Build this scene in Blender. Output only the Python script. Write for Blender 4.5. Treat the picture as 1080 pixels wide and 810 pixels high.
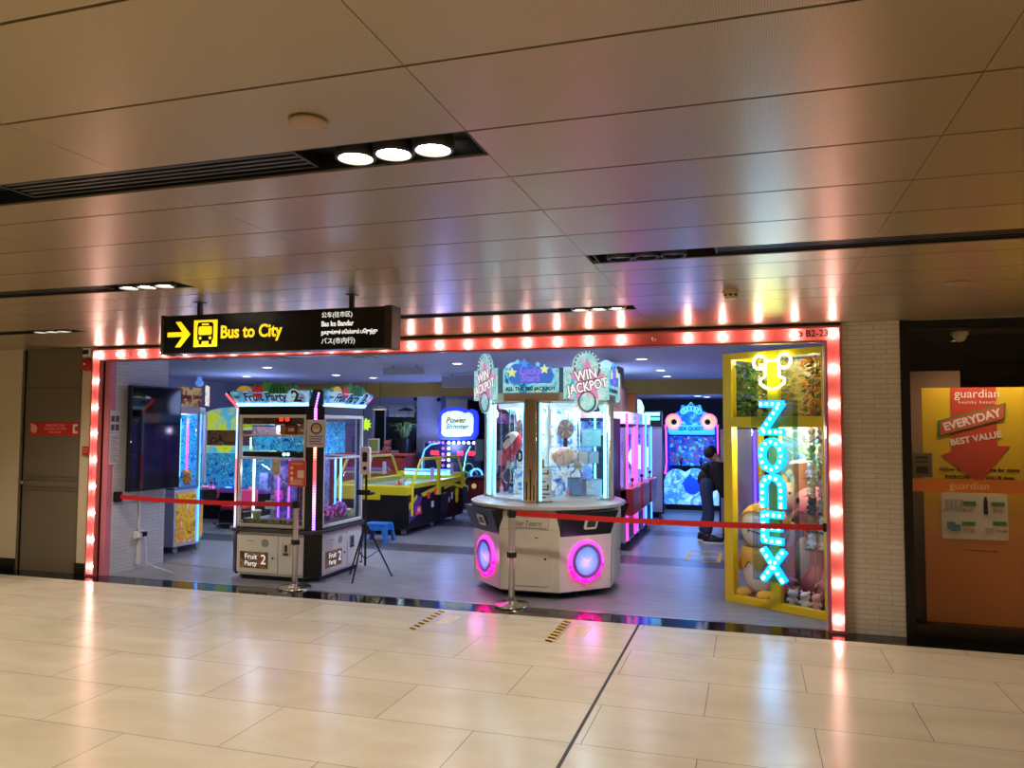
import bpy, math, random
from mathutils import Matrix, Vector
PI = math.pi
random.seed(7)
for o in list(bpy.data.objects):
    bpy.data.objects.remove(o, do_unlink=True)
S = bpy.context.scene
C = S.collection

# ---------------------------------------------------------------- camera, world, exposure
cam_d = bpy.data.cameras.new('camera'); cam = bpy.data.objects.new('camera', cam_d); C.objects.link(cam)
cam_d.sensor_fit = 'HORIZONTAL'; cam_d.sensor_width = 36.0; cam_d.lens = 814.24 / 1080 * 36.0
cam_d.clip_start = 0.05; cam_d.clip_end = 200
YAW, PITCH, ROLL = math.radians(17.116), math.radians(3.19), math.radians(0.2496)
fw = Vector((-math.sin(YAW) * math.cos(PITCH), math.cos(YAW) * math.cos(PITCH), math.sin(PITCH)))
r0 = Vector((math.cos(YAW), math.sin(YAW), 0)); u0 = r0.cross(fw)
rt = r0 * math.cos(ROLL) + u0 * math.sin(ROLL); up = -r0 * math.sin(ROLL) + u0 * math.cos(ROLL)
cam.matrix_world = Matrix(((rt.x, up.x, -fw.x, 0), (rt.y, up.y, -fw.y, 0), (rt.z, up.z, -fw.z, 1.7), (0, 0, 0, 1)))
S.camera = cam
S.view_settings.view_transform = 'Standard'; S.view_settings.look = 'None'
S.view_settings.gamma = 1.0; S.view_settings.use_curve_mapping = False
S.view_settings.exposure = 0.0
world = bpy.data.worlds.new('world'); S.world = world; world.use_nodes = True
world.node_tree.nodes['Background'].inputs[0].default_value = (0.9, 0.62, 0.36, 1)
world.node_tree.nodes['Background'].inputs[1].default_value = 0.12

HALL_W = 51.0      # watts of each hall downlight
ARC_W = 120.0       # watts of each arcade downlight
WARM = (1.0, 0.88, 0.70)

def lamp(name, kind, loc, power, color, parent=None, size=0.1, spot=2.2, blend=0.8, rot=None, sy=None):
    d = bpy.data.lights.new(name, kind); d.energy = power; d.color = color
    if kind == 'SPOT':
        d.spot_size = spot; d.spot_blend = blend; d.shadow_soft_size = size
    elif kind == 'POINT':
        d.shadow_soft_size = size
    elif kind == 'AREA':
        d.size = size
        if sy: d.shape = 'RECTANGLE'; d.size_y = sy
    o = bpy.data.objects.new(name, d); C.objects.link(o); o.location = loc
    if rot: o.rotation_euler = rot
    if parent: o.parent = parent
    return o

# ---------------------------------------------------------------- helpers
def lin(c):
    return tuple(((v / 255) / 12.92 if v / 255 <= 0.04045 else ((v / 255 + 0.055) / 1.055) ** 2.4) for v in c[:3]) + (1,)

MATS = {}
def mat(name, col=(200, 200, 200), rough=0.5, metal=0.0, emit=None, es=0.0, coat=0.0, spec=None, noise=0.0, nscale=30):
    if name in MATS: return MATS[name]
    m = bpy.data.materials.new(name); m.use_nodes = True; MATS[name] = m
    nt = m.node_tree; b = nt.nodes['Principled BSDF']
    b.inputs['Base Color'].default_value = lin(col); b.inputs['Roughness'].default_value = rough
    b.inputs['Metallic'].default_value = metal; b.inputs['Coat Weight'].default_value = coat
    if spec is not None: b.inputs['Specular IOR Level'].default_value = spec
    if emit is not None:
        b.inputs['Emission Color'].default_value = lin(emit); b.inputs['Emission Strength'].default_value = es
    if noise:
        tc = nt.nodes.new('ShaderNodeTexCoord'); nz = nt.nodes.new('ShaderNodeTexNoise'); nz.inputs['Scale'].default_value = nscale
        mx = nt.nodes.new('ShaderNodeMix'); mx.data_type = 'RGBA'; mx.blend_type = 'MULTIPLY'; mx.inputs[0].default_value = noise
        nt.links.new(tc.outputs['Object'], nz.inputs['Vector']); mx.inputs[6].default_value = lin(col)
        nt.links.new(nz.outputs['Color'], mx.inputs[7]); nt.links.new(mx.outputs[2], b.inputs['Base Color'])
    return m

def art(name, cols, scale=6.0, es=0.0, rough=0.4, kind='noise', stretch=(1, 1, 1), detail=3.0, dist=1.0):
    """printed artwork: bands of flat colours in a swirling pattern"""
    if name in MATS: return MATS[name]
    m = bpy.data.materials.new(name); m.use_nodes = True; MATS[name] = m
    nt = m.node_tree; N = nt.nodes; L = nt.links; b = N['Principled BSDF']; b.inputs['Roughness'].default_value = rough
    tc = N.new('ShaderNodeTexCoord'); mp = N.new('ShaderNodeMapping'); mp.inputs['Scale'].default_value = stretch
    L.new(tc.outputs['Object'], mp.inputs[0])
    if kind == 'noise':
        t = N.new('ShaderNodeTexNoise'); t.inputs['Scale'].default_value = scale; t.inputs['Detail'].default_value = detail
        t.inputs['Distortion'].default_value = dist; out = t.outputs['Fac']
    elif kind == 'cells':
        t = N.new('ShaderNodeTexVoronoi'); t.inputs['Scale'].default_value = scale
        sp = N.new('ShaderNodeSeparateColor'); L.new(t.outputs['Color'], sp.inputs[0]); out = sp.outputs[0]
    else:
        t = N.new('ShaderNodeTexWave'); t.inputs['Scale'].default_value = scale; t.inputs['Distortion'].default_value = dist * 6
        out = t.outputs['Fac']
    L.new(mp.outputs[0], t.inputs['Vector'])
    r = N.new('ShaderNodeValToRGB'); r.color_ramp.interpolation = 'CONSTANT' if kind == 'cells' else 'EASE'
    el = r.color_ramp.elements
    lo, hi = (0.0, 1.0) if kind != 'noise' else (0.3, 0.7)
    n = len(cols)
    while len(el) < n: el.new(0.5)
    for i, c in enumerate(cols):
        el[i].position = lo + (hi - lo) * i / (n if kind == 'cells' else max(1, n - 1)); el[i].color = lin(c)
    L.new(out, r.inputs[0]); L.new(r.outputs[0], b.inputs['Base Color'])
    if es:
        L.new(r.outputs[0], b.inputs['Emission Color']); b.inputs['Emission Strength'].default_value = es
    return m

def glass(name, tint=(255, 255, 255), refl=1.0):
    if name in MATS: return MATS[name]
    m = bpy.data.materials.new(name); m.use_nodes = True; MATS[name] = m
    nt = m.node_tree; N = nt.nodes; L = nt.links; N.remove(N['Principled BSDF'])
    tr = N.new('ShaderNodeBsdfTransparent'); tr.inputs[0].default_value = lin(tint)
    gl = N.new('ShaderNodeBsdfGlossy'); gl.inputs['Roughness'].default_value = 0.02
    fr = N.new('ShaderNodeFresnel'); fr.inputs[0].default_value = 1.45
    mu = N.new('ShaderNodeMath'); mu.operation = 'MULTIPLY'; mu.inputs[1].default_value = refl
    mx = N.new('ShaderNodeMixShader'); ge = N.new('ShaderNodeNewGeometry'); iv = N.new('ShaderNodeMath'); iv.operation = 'SUBTRACT'; iv.inputs[0].default_value = refl
    L.new(ge.outputs['Backfacing'], iv.inputs[1]); cl = N.new('ShaderNodeMath'); cl.operation = 'MAXIMUM'; cl.inputs[1].default_value = 0; L.new(iv.outputs[0], cl.inputs[0])
    L.new(cl.outputs[0], mu.inputs[1]); L.new(fr.outputs[0], mu.inputs[0]); L.new(mu.outputs[0], mx.inputs[0])
    L.new(tr.outputs[0], mx.inputs[1]); L.new(gl.outputs[0], mx.inputs[2]); L.new(mx.outputs[0], N['Material Output'].inputs[0])
    return m

class MB:
    def __init__(s): s.v = []; s.f = []; s.mi = []; s.T = Matrix(); s.k = 0
    def add(s, vs, fs):
        b = len(s.v); s.v += [s.T @ Vector(v) for v in vs]
        for f in fs: s.f.append([b + i for i in f]); s.mi.append(s.k)
        return s
    def mt(s, k): s.k = k; return s
    def at(s, loc=(0, 0, 0), rz=0, rx=0, ry=0, sc=1):
        s.T = Matrix.Translation(loc) @ Matrix.Rotation(rz, 4, 'Z') @ Matrix.Rotation(ry, 4, 'Y') @ Matrix.Rotation(rx, 4, 'X') @ Matrix.Scale(sc, 4); return s
    def box(s, x0, y0, z0, x1, y1, z1):
        return s.add([(x, y, z) for z in (z0, z1) for y in (y0, y1) for x in (x0, x1)],
                     [(0, 2, 3, 1), (4, 5, 7, 6), (0, 1, 5, 4), (2, 6, 7, 3), (0, 4, 6, 2), (1, 3, 7, 5)])
    def prism(s, p, z0, z1, q=None):
        n = len(p); q = q or p
        return s.add([(x, y, z0) for x, y in p] + [(x, y, z1) for x, y in q],
                     [tuple(range(n))[::-1], tuple(range(n, 2 * n))] + [(i, (i + 1) % n, n + (i + 1) % n, n + i) for i in range(n)])
    def plate(s, p, y0, y1):                       # polygon in x,z extruded along y
        n = len(p)
        return s.add([(x, y0, z) for x, z in p] + [(x, y1, z) for x, z in p],
                     [tuple(range(n)), tuple(range(n, 2 * n))[::-1]] + [(i, n + i, n + (i + 1) % n, (i + 1) % n) for i in range(n)])
    def side(s, p, x0, x1):                        # polygon in y,z extruded along x
        n = len(p)
        return s.add([(x0, y, z) for y, z in p] + [(x1, y, z) for y, z in p],
                     [tuple(range(n))[::-1], tuple(range(n, 2 * n))] + [(i, (i + 1) % n, n + (i + 1) % n, n + i) for i in range(n)])
    def lathe(s, prof, c=(0, 0, 0), n=24, axis='z'):
        m = len(prof); vs = []
        for r, h in prof:
            for i in range(n):
                a = 2 * PI * i / n; x, y = r * math.cos(a), r * math.sin(a)
                if axis == 'z': q = (x, y, h)
                elif axis == 'y': q = (x, h, y)
                else: q = (h, x, y)
                vs.append((q[0] + c[0], q[1] + c[1], q[2] + c[2]))
        fs = [(j * n + i, j * n + (i + 1) % n, (j + 1) * n + (i + 1) % n, (j + 1) * n + i) for j in range(m - 1) for i in range(n)]
        same = max(abs(prof[0][0] - prof[-1][0]), abs(prof[0][1] - prof[-1][1])) < 1e-6
        if same: return s.add(vs, fs)
        if prof[0][0] > 1e-6: fs.append(tuple(range(n))[::-1])
        if prof[-1][0] > 1e-6: fs.append(tuple(range((m - 1) * n, m * n)))
        return s.add(vs, fs)
    def cyl(s, c, r, h, axis='z', n=20, r2=None):
        return s.lathe([(r, 0), (r if r2 is None else r2, h)], c, n, axis)
    def sph(s, c, r, n=16, rz=0, rx=0, ry=0):
        if not isinstance(r, (tuple, list)): r = (r, r, r)
        R = Matrix.Rotation(rz, 3, 'Z') @ Matrix.Rotation(ry, 3, 'Y') @ Matrix.Rotation(rx, 3, 'X')
        m = max(4, n // 2); vs = []; fs = []
        for j in range(m + 1):
            t = PI * j / m
            for i in range(n):
                a = 2 * PI * i / n
                p = R @ Vector((r[0] * math.sin(t) * math.cos(a), r[1] * math.sin(t) * math.sin(a), r[2] * math.cos(t)))
                vs.append((p.x + c[0], p.y + c[1], p.z + c[2]))
        for j in range(m):
            for i in range(n): fs.append((j * n + i, (j + 1) * n + i, (j + 1) * n + (i + 1) % n, j * n + (i + 1) % n))
        return s.add(vs, fs)
    def tube(s, pts, r, n=8, closed=False):
        pts = [Vector(p) for p in pts]; k = len(pts); vs = []; fs = []
        rr = r if isinstance(r, (list, tuple)) else [r] * k
        nrm = None
        for i, p in enumerate(pts):
            a = pts[i - 1] if (i or closed) else p; b = pts[(i + 1) % k] if (i < k - 1 or closed) else p
            d = (b - a).normalized()
            if nrm is None:
                nrm = d.cross(Vector((0, 0, 1)) if abs(d.z) < 0.9 else Vector((1, 0, 0))).normalized()
            else:
                nrm = (nrm - d * nrm.dot(d)).normalized()
            bn = d.cross(nrm)
            for j in range(n):
                a2 = 2 * PI * j / n; vs.append(tuple(p + (nrm * math.cos(a2) + bn * math.sin(a2)) * rr[i]))
        for i in range(k if closed else k - 1):
            i2 = (i + 1) % k
            for j in range(n): fs.append((i * n + j, i * n + (j + 1) % n, i2 * n + (j + 1) % n, i2 * n + j))
        if not closed: fs += [tuple(range(n))[::-1], tuple(range((k - 1) * n, k * n))]
        return s.add(vs, fs)
    def torus(s, c, R, r, axis='z', n=32, m=8, sx=1.0):
        pts = []
        for i in range(n):
            a = 2 * PI * i / n; x, y = R * sx * math.cos(a), R * math.sin(a)
            q = {'z': (x, y, 0), 'y': (x, 0, y), 'x': (0, x, y)}[axis]
            pts.append((q[0] + c[0], q[1] + c[1], q[2] + c[2]))
        return s.tube(pts, r, m, True)
    def quad(s, a, b, c, d): return s.add([a, b, c, d], [(0, 1, 2, 3)])

def build(name, mb, mats, parent=None, bevel=0, smooth=True, label=None, kind=None, uv=False, angle=40):
    me = bpy.data.meshes.new(name); me.from_pydata([tuple(v) for v in mb.v], [], mb.f)
    for m in (mats if isinstance(mats, (list, tuple)) else [mats]): me.materials.append(m)
    for p, k in zip(me.polygons, mb.mi): p.material_index = k
    import bmesh
    bm = bmesh.new(); bm.from_mesh(me); bmesh.ops.recalc_face_normals(bm, faces=bm.faces); bm.to_mesh(me); bm.free()
    if smooth:
        me.shade_smooth(); me.set_sharp_from_angle(angle=math.radians(angle))
    if uv:
        ul = me.uv_layers.new(name='UVMap')
        for lp in me.loops:
            co = me.vertices[lp.vertex_index].co; ul.data[lp.index].uv = (co.x, co.y)
    me.update()
    o = bpy.data.objects.new(name, me); C.objects.link(o)
    if parent: o.parent = parent
    if bevel:
        md = o.modifiers.new('bevel', 'BEVEL'); md.width = bevel; md.segments = 2; md.limit_method = 'ANGLE'
    if label: o['label'] = label
    if kind: o['kind'] = kind
    return o

def struct(name, mb, mats, **k):
    return build(name, mb, mats, kind='structure', **k)
def tag(o, label, cat, group=None):
    o['label'] = label; o['category'] = cat
    if group: o['group'] = group
    return o
def thing(name, label, cat, loc=(0, 0, 0), rz=0, group=None):
    o = bpy.data.objects.new(name, None); C.objects.link(o); o.empty_display_size = 0.1
    o.location = loc; o.rotation_euler = (0, 0, rz); return tag(o, label, cat, group)
def copy_tree(o, parent=None):
    c = o.copy(); C.objects.link(c)
    if parent: c.parent = parent
    for ch in list(o.children): copy_tree(ch, c)
    return c
def dup(o, loc=None, rz=None, label=None, group=None):
    c = copy_tree(o)
    if loc is not None: c.location = loc
    if rz is not None: c.rotation_euler = (0, 0, rz)
    if label: c['label'] = label
    if group: c['group'] = group
    return c

def text(body, size, m, parent=None, loc=(0, 0, 0), rz=0, tilt=0, ext=0.001, name='lettering', bold=0.0, shear=0.0, wide=1.0, align='CENTER', spin=0, space=1.0, kind=None):
    cu = bpy.data.curves.new('t', 'FONT'); cu.body = body; cu.size = size; cu.align_x = align; cu.align_y = 'CENTER'
    cu.extrude = ext; cu.offset = bold; cu.shear = shear; cu.space_character = space; cu.resolution_u = 3
    t = bpy.data.objects.new('t', cu); C.objects.link(t)
    dg = bpy.context.evaluated_depsgraph_get(); me = bpy.data.meshes.new_from_object(t.evaluated_get(dg))
    bpy.data.objects.remove(t, do_unlink=True); bpy.data.curves.remove(cu)
    me.transform(Matrix.Translation(loc) @ Matrix.Rotation(rz, 4, 'Z') @ Matrix.Rotation(PI / 2 - tilt, 4, 'X') @ Matrix.Rotation(spin, 4, 'Z') @ Matrix.Diagonal((wide, 1, 1, 1)))
    me.materials.clear(); me.materials.append(m); me.name = name
    for p in me.polygons: p.material_index = 0
    o = bpy.data.objects.new(name, me); C.objects.link(o)
    if parent: o.parent = parent
    if kind: o['kind'] = kind
    return o

def circle(cx, cy, r, n=24, a0=0, a1=2 * PI, ry=None):
    ry = ry or r; full = abs(a1 - a0 - 2 * PI) < 1e-6
    return [(cx + r * math.cos(a0 + (a1 - a0) * i / (n if full else n - 1)), cy + ry * math.sin(a0 + (a1 - a0) * i / (n if full else n - 1))) for i in range(n)]
def star(cx, cy, R, r, n=5, a0=PI / 2):
    return [(cx + (R if i % 2 == 0 else r) * math.cos(a0 + PI * i / n), cy + (R if i % 2 == 0 else r) * math.sin(a0 + PI * i / n)) for i in range(2 * n)]
def rrect(x0, y0, x1, y1, r, n=5):
    p = []
    for cx, cy, a in ((x1 - r, y1 - r, 0), (x0 + r, y1 - r, PI / 2), (x0 + r, y0 + r, PI), (x1 - r, y0 + r, 1.5 * PI)):
        p += [(cx + r * math.cos(a + PI / 2 * i / (n - 1)), cy + r * math.sin(a + PI / 2 * i / (n - 1))) for i in range(n)]
    return p

# ---------------------------------------------------------------- common materials
WHITE = mat('white_paint', (226, 224, 220), 0.45)
GREYP = mat('grey_plastic', (150, 150, 152), 0.45)
BLACK = mat('black_plastic', (14, 14, 16), 0.35)
MATTE = mat('matte_black', (10, 10, 11), 0.8)
CHROME = mat('brushed_steel', (200, 196, 188), 0.22, 1.0)
DSTEEL = mat('dark_steel', (70, 68, 66), 0.35, 1.0)
REDP = mat('red_plastic', (186, 26, 30), 0.4)
YEL = mat('yellow_paint', (222, 190, 20), 0.4)
GLASS = glass('clear_glass')
# ================================================================ SETTING
YF = 7.063                       # shopfront plane
ZC, ZI = 2.6, 2.65               # hall ceiling, arcade ceiling

def floor_mat():
    m = bpy.data.materials.new('marble_tiles'); m.use_nodes = True; nt = m.node_tree; N = nt.nodes; L = nt.links; b = N['Principled BSDF']
    tc = N.new('ShaderNodeTexCoord'); mp = N.new('ShaderNodeMapping'); mp.inputs['Location'].default_value = (2.72 + 0.61 + 1.22 * 20, -3.55 + 0.62 * 40, 0)
    L.new(tc.outputs['Object'], mp.inputs[0])
    br = N.new('ShaderNodeTexBrick'); br.inputs['Scale'].default_value = 1; br.inputs['Brick Width'].default_value = 1.22
    br.inputs['Row Height'].default_value = 0.62; br.inputs['Mortar Size'].default_value = 0.0022; br.inputs['Mortar Smooth'].default_value = 0.1
    br.offset = 0.5; br.inputs['Color1'].default_value = lin((210, 200, 178)); br.inputs['Color2'].default_value = lin((202, 191, 169))
    br.inputs['Mortar'].default_value = lin((112, 98, 80)); br.inputs['Bias'].default_value = 0.0
    L.new(mp.outputs[0], br.inputs['Vector'])
    nz = N.new('ShaderNodeTexNoise'); nz.inputs['Scale'].default_value = 1.3; nz.inputs['Detail'].default_value = 6; nz.inputs['Distortion'].default_value = 1.2
    mp2 = N.new('ShaderNodeMapping'); mp2.inputs['Scale'].default_value = (1, 2.2, 1); L.new(tc.outputs['Object'], mp2.inputs[0]); L.new(mp2.outputs[0], nz.inputs['Vector'])
    rp = N.new('ShaderNodeValToRGB'); rp.color_ramp.elements[0].position = 0.3; rp.color_ramp.elements[0].color = (0.86, 0.84, 0.80, 1)
    rp.color_ramp.elements[1].position = 0.7; rp.color_ramp.elements[1].color = (1, 1, 1, 1); L.new(nz.outputs['Fac'], rp.inputs[0])
    mx = N.new('ShaderNodeMix'); mx.data_type = 'RGBA'; mx.blend_type = 'MULTIPLY'; mx.inputs[0].default_value = 1
    L.new(br.outputs['Color'], mx.inputs[6]); L.new(rp.outputs[0], mx.inputs[7]); L.new(mx.outputs[2], b.inputs['Base Color'])
    b.inputs['Roughness'].default_value = 0.22; b.inputs['Specular IOR Level'].default_value = 0.26
    return m

def ceil_mat():
    m = bpy.data.materials.new('bronze_panel'); m.use_nodes = True; nt = m.node_tree; N = nt.nodes; L = nt.links; b = N['Principled BSDF']
    b.inputs['Base Color'].default_value = lin((176, 142, 108)); b.inputs['Metallic'].default_value = 0.5; b.inputs['Roughness'].default_value = 0.3
    b.inputs['Anisotropic'].default_value = 0.0
    tg = N.new('ShaderNodeTangent'); tg.direction_type = 'UV_MAP'; tg.uv_map = 'UVMap'; L.new(tg.outputs[0], b.inputs['Tangent'])
    tc = N.new('ShaderNodeTexCoord'); mp = N.new('ShaderNodeMapping'); L.new(tc.outputs['Object'], mp.inputs[0])
    vo = N.new('ShaderNodeTexVoronoi'); vo.inputs['Scale'].default_value = 170; vo.inputs['Randomness'].default_value = 0.0; L.new(mp.outputs[0], vo.inputs['Vector'])
    rp = N.new('ShaderNodeValToRGB'); rp.color_ramp.elements[0].position = 0.18; rp.color_ramp.elements[0].color = lin((110, 96, 72))
    rp.color_ramp.elements[1].position = 0.3; rp.color_ramp.elements[1].color = lin((168, 147, 112)); L.new(vo.outputs['Distance'], rp.inputs[0])
    L.new(rp.outputs[0], b.inputs['Base Color'])                 # the fine perforation of the panels
    return m

def brick_mat(name, c1, c2, mo, w=0.2, h=0.0415, axis='x', rough=0.7):
    m = bpy.data.materials.new(name); m.use_nodes = True; nt = m.node_tree; N = nt.nodes; L = nt.links; b = N['Principled BSDF']; b.inputs['Roughness'].default_value = rough
    tc = N.new('ShaderNodeTexCoord'); sx = N.new('ShaderNodeSeparateXYZ'); cb = N.new('ShaderNodeCombineXYZ'); L.new(tc.outputs['Object'], sx.inputs[0])
    L.new(sx.outputs[0 if axis == 'x' else 1], cb.inputs[0]); L.new(sx.outputs[2], cb.inputs[1])
    br = N.new('ShaderNodeTexBrick'); br.inputs['Scale'].default_value = 1; br.inputs['Brick Width'].default_value = w; br.inputs['Row Height'].default_value = h
    br.inputs['Mortar Size'].default_value = 0.0032; br.inputs['Mortar Smooth'].default_value = 0.3
    br.inputs['Color1'].default_value = lin(c1); br.inputs['Color2'].default_value = lin(c2); br.inputs['Mortar'].default_value = lin(mo)
    L.new(cb.outputs[0], br.inputs['Vector']); L.new(br.outputs['Color'], b.inputs['Base Color'])
    bp = N.new('ShaderNodeBump'); bp.inputs['Strength'].default_value = 0.5; bp.inputs['Distance'].default_value = 0.01; bp.invert = True
    L.new(br.outputs['Fac'], bp.inputs['Height']); L.new(bp.outputs[0], b.inputs['Normal'])
    return m

def plank_mat():
    m = bpy.data.materials.new('arcade_vinyl'); m.use_nodes = True; nt = m.node_tree; N = nt.nodes; L = nt.links; b = N['Principled BSDF']; b.inputs['Roughness'].default_value = 0.34
    tc = N.new('ShaderNodeTexCoord'); nz = N.new('ShaderNodeTexNoise'); nz.inputs['Scale'].default_value = 3; nz.inputs['Detail'].default_value = 8
    mp = N.new('ShaderNodeMapping'); mp.inputs['Scale'].default_value = (1.0, 9, 1); L.new(tc.outputs['Object'], mp.inputs[0]); L.new(mp.outputs[0], nz.inputs['Vector'])
    r1 = N.new('ShaderNodeValToRGB'); r1.color_ramp.elements[0].position = 0.35; r1.color_ramp.elements[0].color = lin((116, 116, 124))
    r1.color_ramp.elements[1].position = 0.65; r1.color_ramp.elements[1].color = lin((146, 146, 154)); L.new(nz.outputs['Fac'], r1.inputs[0])
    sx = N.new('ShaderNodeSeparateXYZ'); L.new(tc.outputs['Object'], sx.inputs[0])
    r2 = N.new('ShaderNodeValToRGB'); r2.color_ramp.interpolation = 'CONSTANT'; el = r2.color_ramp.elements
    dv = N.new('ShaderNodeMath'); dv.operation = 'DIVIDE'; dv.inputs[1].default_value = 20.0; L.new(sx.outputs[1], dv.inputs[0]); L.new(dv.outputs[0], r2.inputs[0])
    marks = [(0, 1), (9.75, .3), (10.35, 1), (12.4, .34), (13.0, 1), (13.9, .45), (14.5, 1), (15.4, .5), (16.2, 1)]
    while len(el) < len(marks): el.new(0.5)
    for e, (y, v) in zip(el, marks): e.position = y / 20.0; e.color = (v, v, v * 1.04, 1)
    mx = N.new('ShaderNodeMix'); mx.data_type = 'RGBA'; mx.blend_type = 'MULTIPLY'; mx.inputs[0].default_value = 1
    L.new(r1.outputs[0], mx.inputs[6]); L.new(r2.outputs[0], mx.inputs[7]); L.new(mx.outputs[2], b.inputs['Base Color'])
    return m

BEIGE = mat('beige_wall_paint', (206, 190, 160), 0.6)
GRANITE = mat('black_granite', (10, 10, 11), 0.08)
BRICKW = brick_mat('white_brick_front', (214, 204, 190), (206, 195, 180), (178, 166, 150))
BRICKS = brick_mat('white_brick_side', (208, 208, 214), (200, 200, 208), (180, 180, 188), axis='y')
BRICKB = brick_mat('white_brick_back', (200, 200, 210), (190, 190, 202), (150, 150, 165))
VOID = mat('void_black', (6, 6, 6), 0.9)
DARKW = mat('charcoal_wall', (46, 44, 50), 0.7)
BEAM = mat('ochre_paint', (186, 152, 60), 0.6)
ARCC = mat('arcade_ceiling_paint', (188, 192, 214), 0.7)
LILAC = mat('lilac_wall', (150, 150, 172), 0.6)

struct('floor', MB().box(-14, -7, -0.1, 9, 6.8, 0), floor_mat())
struct('trim_1', MB().box(-0.948, -7, -0.01, -0.928, 6.8, 0.0012), mat('joint_rubber', (28, 26, 24), 0.6))
struct('trim_2', MB().box(-14, 6.8, -0.1, 9, 7.09, 0.002), GRANITE)                 # threshold
struct('trim_3', MB().box(-7.0, 7.09, -0.1, 0.62, 7.13, 0.004), mat('threshold_metal', (190, 188, 182), 0.3, 1.0))
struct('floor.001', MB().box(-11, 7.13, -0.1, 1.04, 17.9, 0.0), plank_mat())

# hall ceiling: long perforated metal panels, gaps and recessed slots are real
SLOTS = [(-3.44, -0.82, 2.165, True), (-6.1, -3.44, 3.945, True), (-0.78, 1.9, 3.945, False), (-8.8, -6.12, 5.66, True), (-3.44, -0.80, 5.66, True),
         (1.9, 4.6, 2.165, True), (4.6, 7.2, 3.945, True), (1.9, 4.6, 5.66, True), (-8.8, -6.1, 2.165, True), (-11.4, -8.8, 3.945, True),
         (-6.1, -3.44, 0.385, True), (-0.8, 1.9, 0.385, True), (-11.4, -8.8, 0.385, True), (4.6, 7.2, 0.385, True),
         (-3.44, -0.8, -1.395, True), (1.9, 4.6, -1.395, True), (-8.8, -6.1, -1.395, True), (-6.1, -3.44, -3.175, True), (-0.8, 1.9, -3.175, True),
         (-3.44, -0.8, -4.955, True), (1.9, 4.6, -4.955, True)]
SW = 0.21
ys = [1.72 + 0.445 * k for k in range(-19, 13)]
ys[-4] = 5.28; ys[-3] = 5.66
xs = [-14, -12.74, -11.4, -10.1, -8.8, -7.44, -6.1, -4.78, -3.44, -2.125, -0.815, 0.575, 1.9, 3.24, 4.6, 5.9, 7.2, 9]
pm = MB()
for y0, y1 in zip(ys, ys[1:] + [YF]):
    if y1 - y0 < 0.02: continue
    for x0, x1 in zip(xs, xs[1:]):
        a = y0
        for sx0, sx1, sy, on in SLOTS:
            if abs(sy - y0) < 0.02 and sx0 - 0.1 < x0 and x1 < sx1 + 0.1: a = y0 + SW
        gx = 0.0012
        pm.box(x0 + gx, a + 0.005, ZC, x1 - gx, y1 - 0.005, ZC + 0.02)
struct('ceiling', pm, ceil_mat(), uv=True, smooth=False)
struct('trim_4', MB().box(-14, -7, ZC + 0.12, 9, YF, ZC + 0.16), VOID)               # dark void above the panels
# outer hall walls (seen only in reflections)
struct('wall_back', MB().box(-14, -7.2, 0, 9, -7, 2.76), BEIGE)
struct('wall_far_left', MB().box(-14.2, -7, 0, -14, 7.3, 2.76), BEIGE)
struct('wall_far_right', MB().box(9, -7, 0, 9.2, 7.3, 2.76), BEIGE)
# front wall left of the arcade, with door
DX0, DX1 = -8.24, -7.40
wl = MB().box(-14, YF, 0, DX0, YF + 0.14, 2.76).box(DX1, YF, 0, -7.2, YF + 0.14, 2.76)
struct('wall_left', wl, BEIGE)
struct('baseboard_left', MB().box(-14, YF - 0.012, 0, DX0 - 0.04, YF, 0.13).box(DX1 + 0.0, YF - 0.012, 0, -7.2, YF, 0.13), mat('black_skirting', (16, 15, 15), 0.3), bevel=0.003)
door = struct('door_1', MB().box(DX0, YF + 0.02, 0.0, DX1, YF + 0.07, 2.6), mat('grey_brown_door', (112, 100, 84), 0.5))
dm = mat('grey_brown_frame', (98, 88, 74), 0.5)
build('door_frame', MB().box(DX0 - 0.035, YF - 0.008, 0, DX0, YF + 0.1, 2.59).box(DX1, YF - 0.008, 0, DX1 + 0.02, YF + 0.1, 2.59), dm, door)
g = MB()
for z in (0.93, 0.97, 1.05, 1.09): g.box(DX0 + 0.02, YF + 0.014, z, DX1 - 0.02, YF + 0.021, z + 0.012)
g.box(DX0, YF + 0.014, 2.13, DX1, YF + 0.021, 2.145)
build('rail', g, mat('door_rail', (92, 82, 68), 0.5), door)
h = MB().cyl((DX0 + 0.06, YF + 0.021, 1.03), 0.028, -0.014, 'y').cyl((DX0 + 0.06, YF + 0.02, 1.03), 0.012, -0.05, 'y').sph((DX0 + 0.06, YF - 0.04, 1.03), (0.026, 0.02, 0.026))
build('door_knob', h, CHROME, door)
for z in (0.25, 1.05, 1.95):
    build('hinge', MB().cyl((DX1 - 0.006, YF + 0.012, z - 0.06), 0.01, 0.12), DSTEEL, door)
# pier right of the arcade, and the wall above the arcade header
struct('wall_pier', MB().box(0.75, YF, 0.0, 1.2, YF + 0.16, 2.62), BRICKW)
struct('wall_header', MB().box(-7.2, YF + 0.03, 2.44, 0.78, YF + 0.16, 2.9), mat('header_paint', (120, 112, 116), 0.6))
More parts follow.
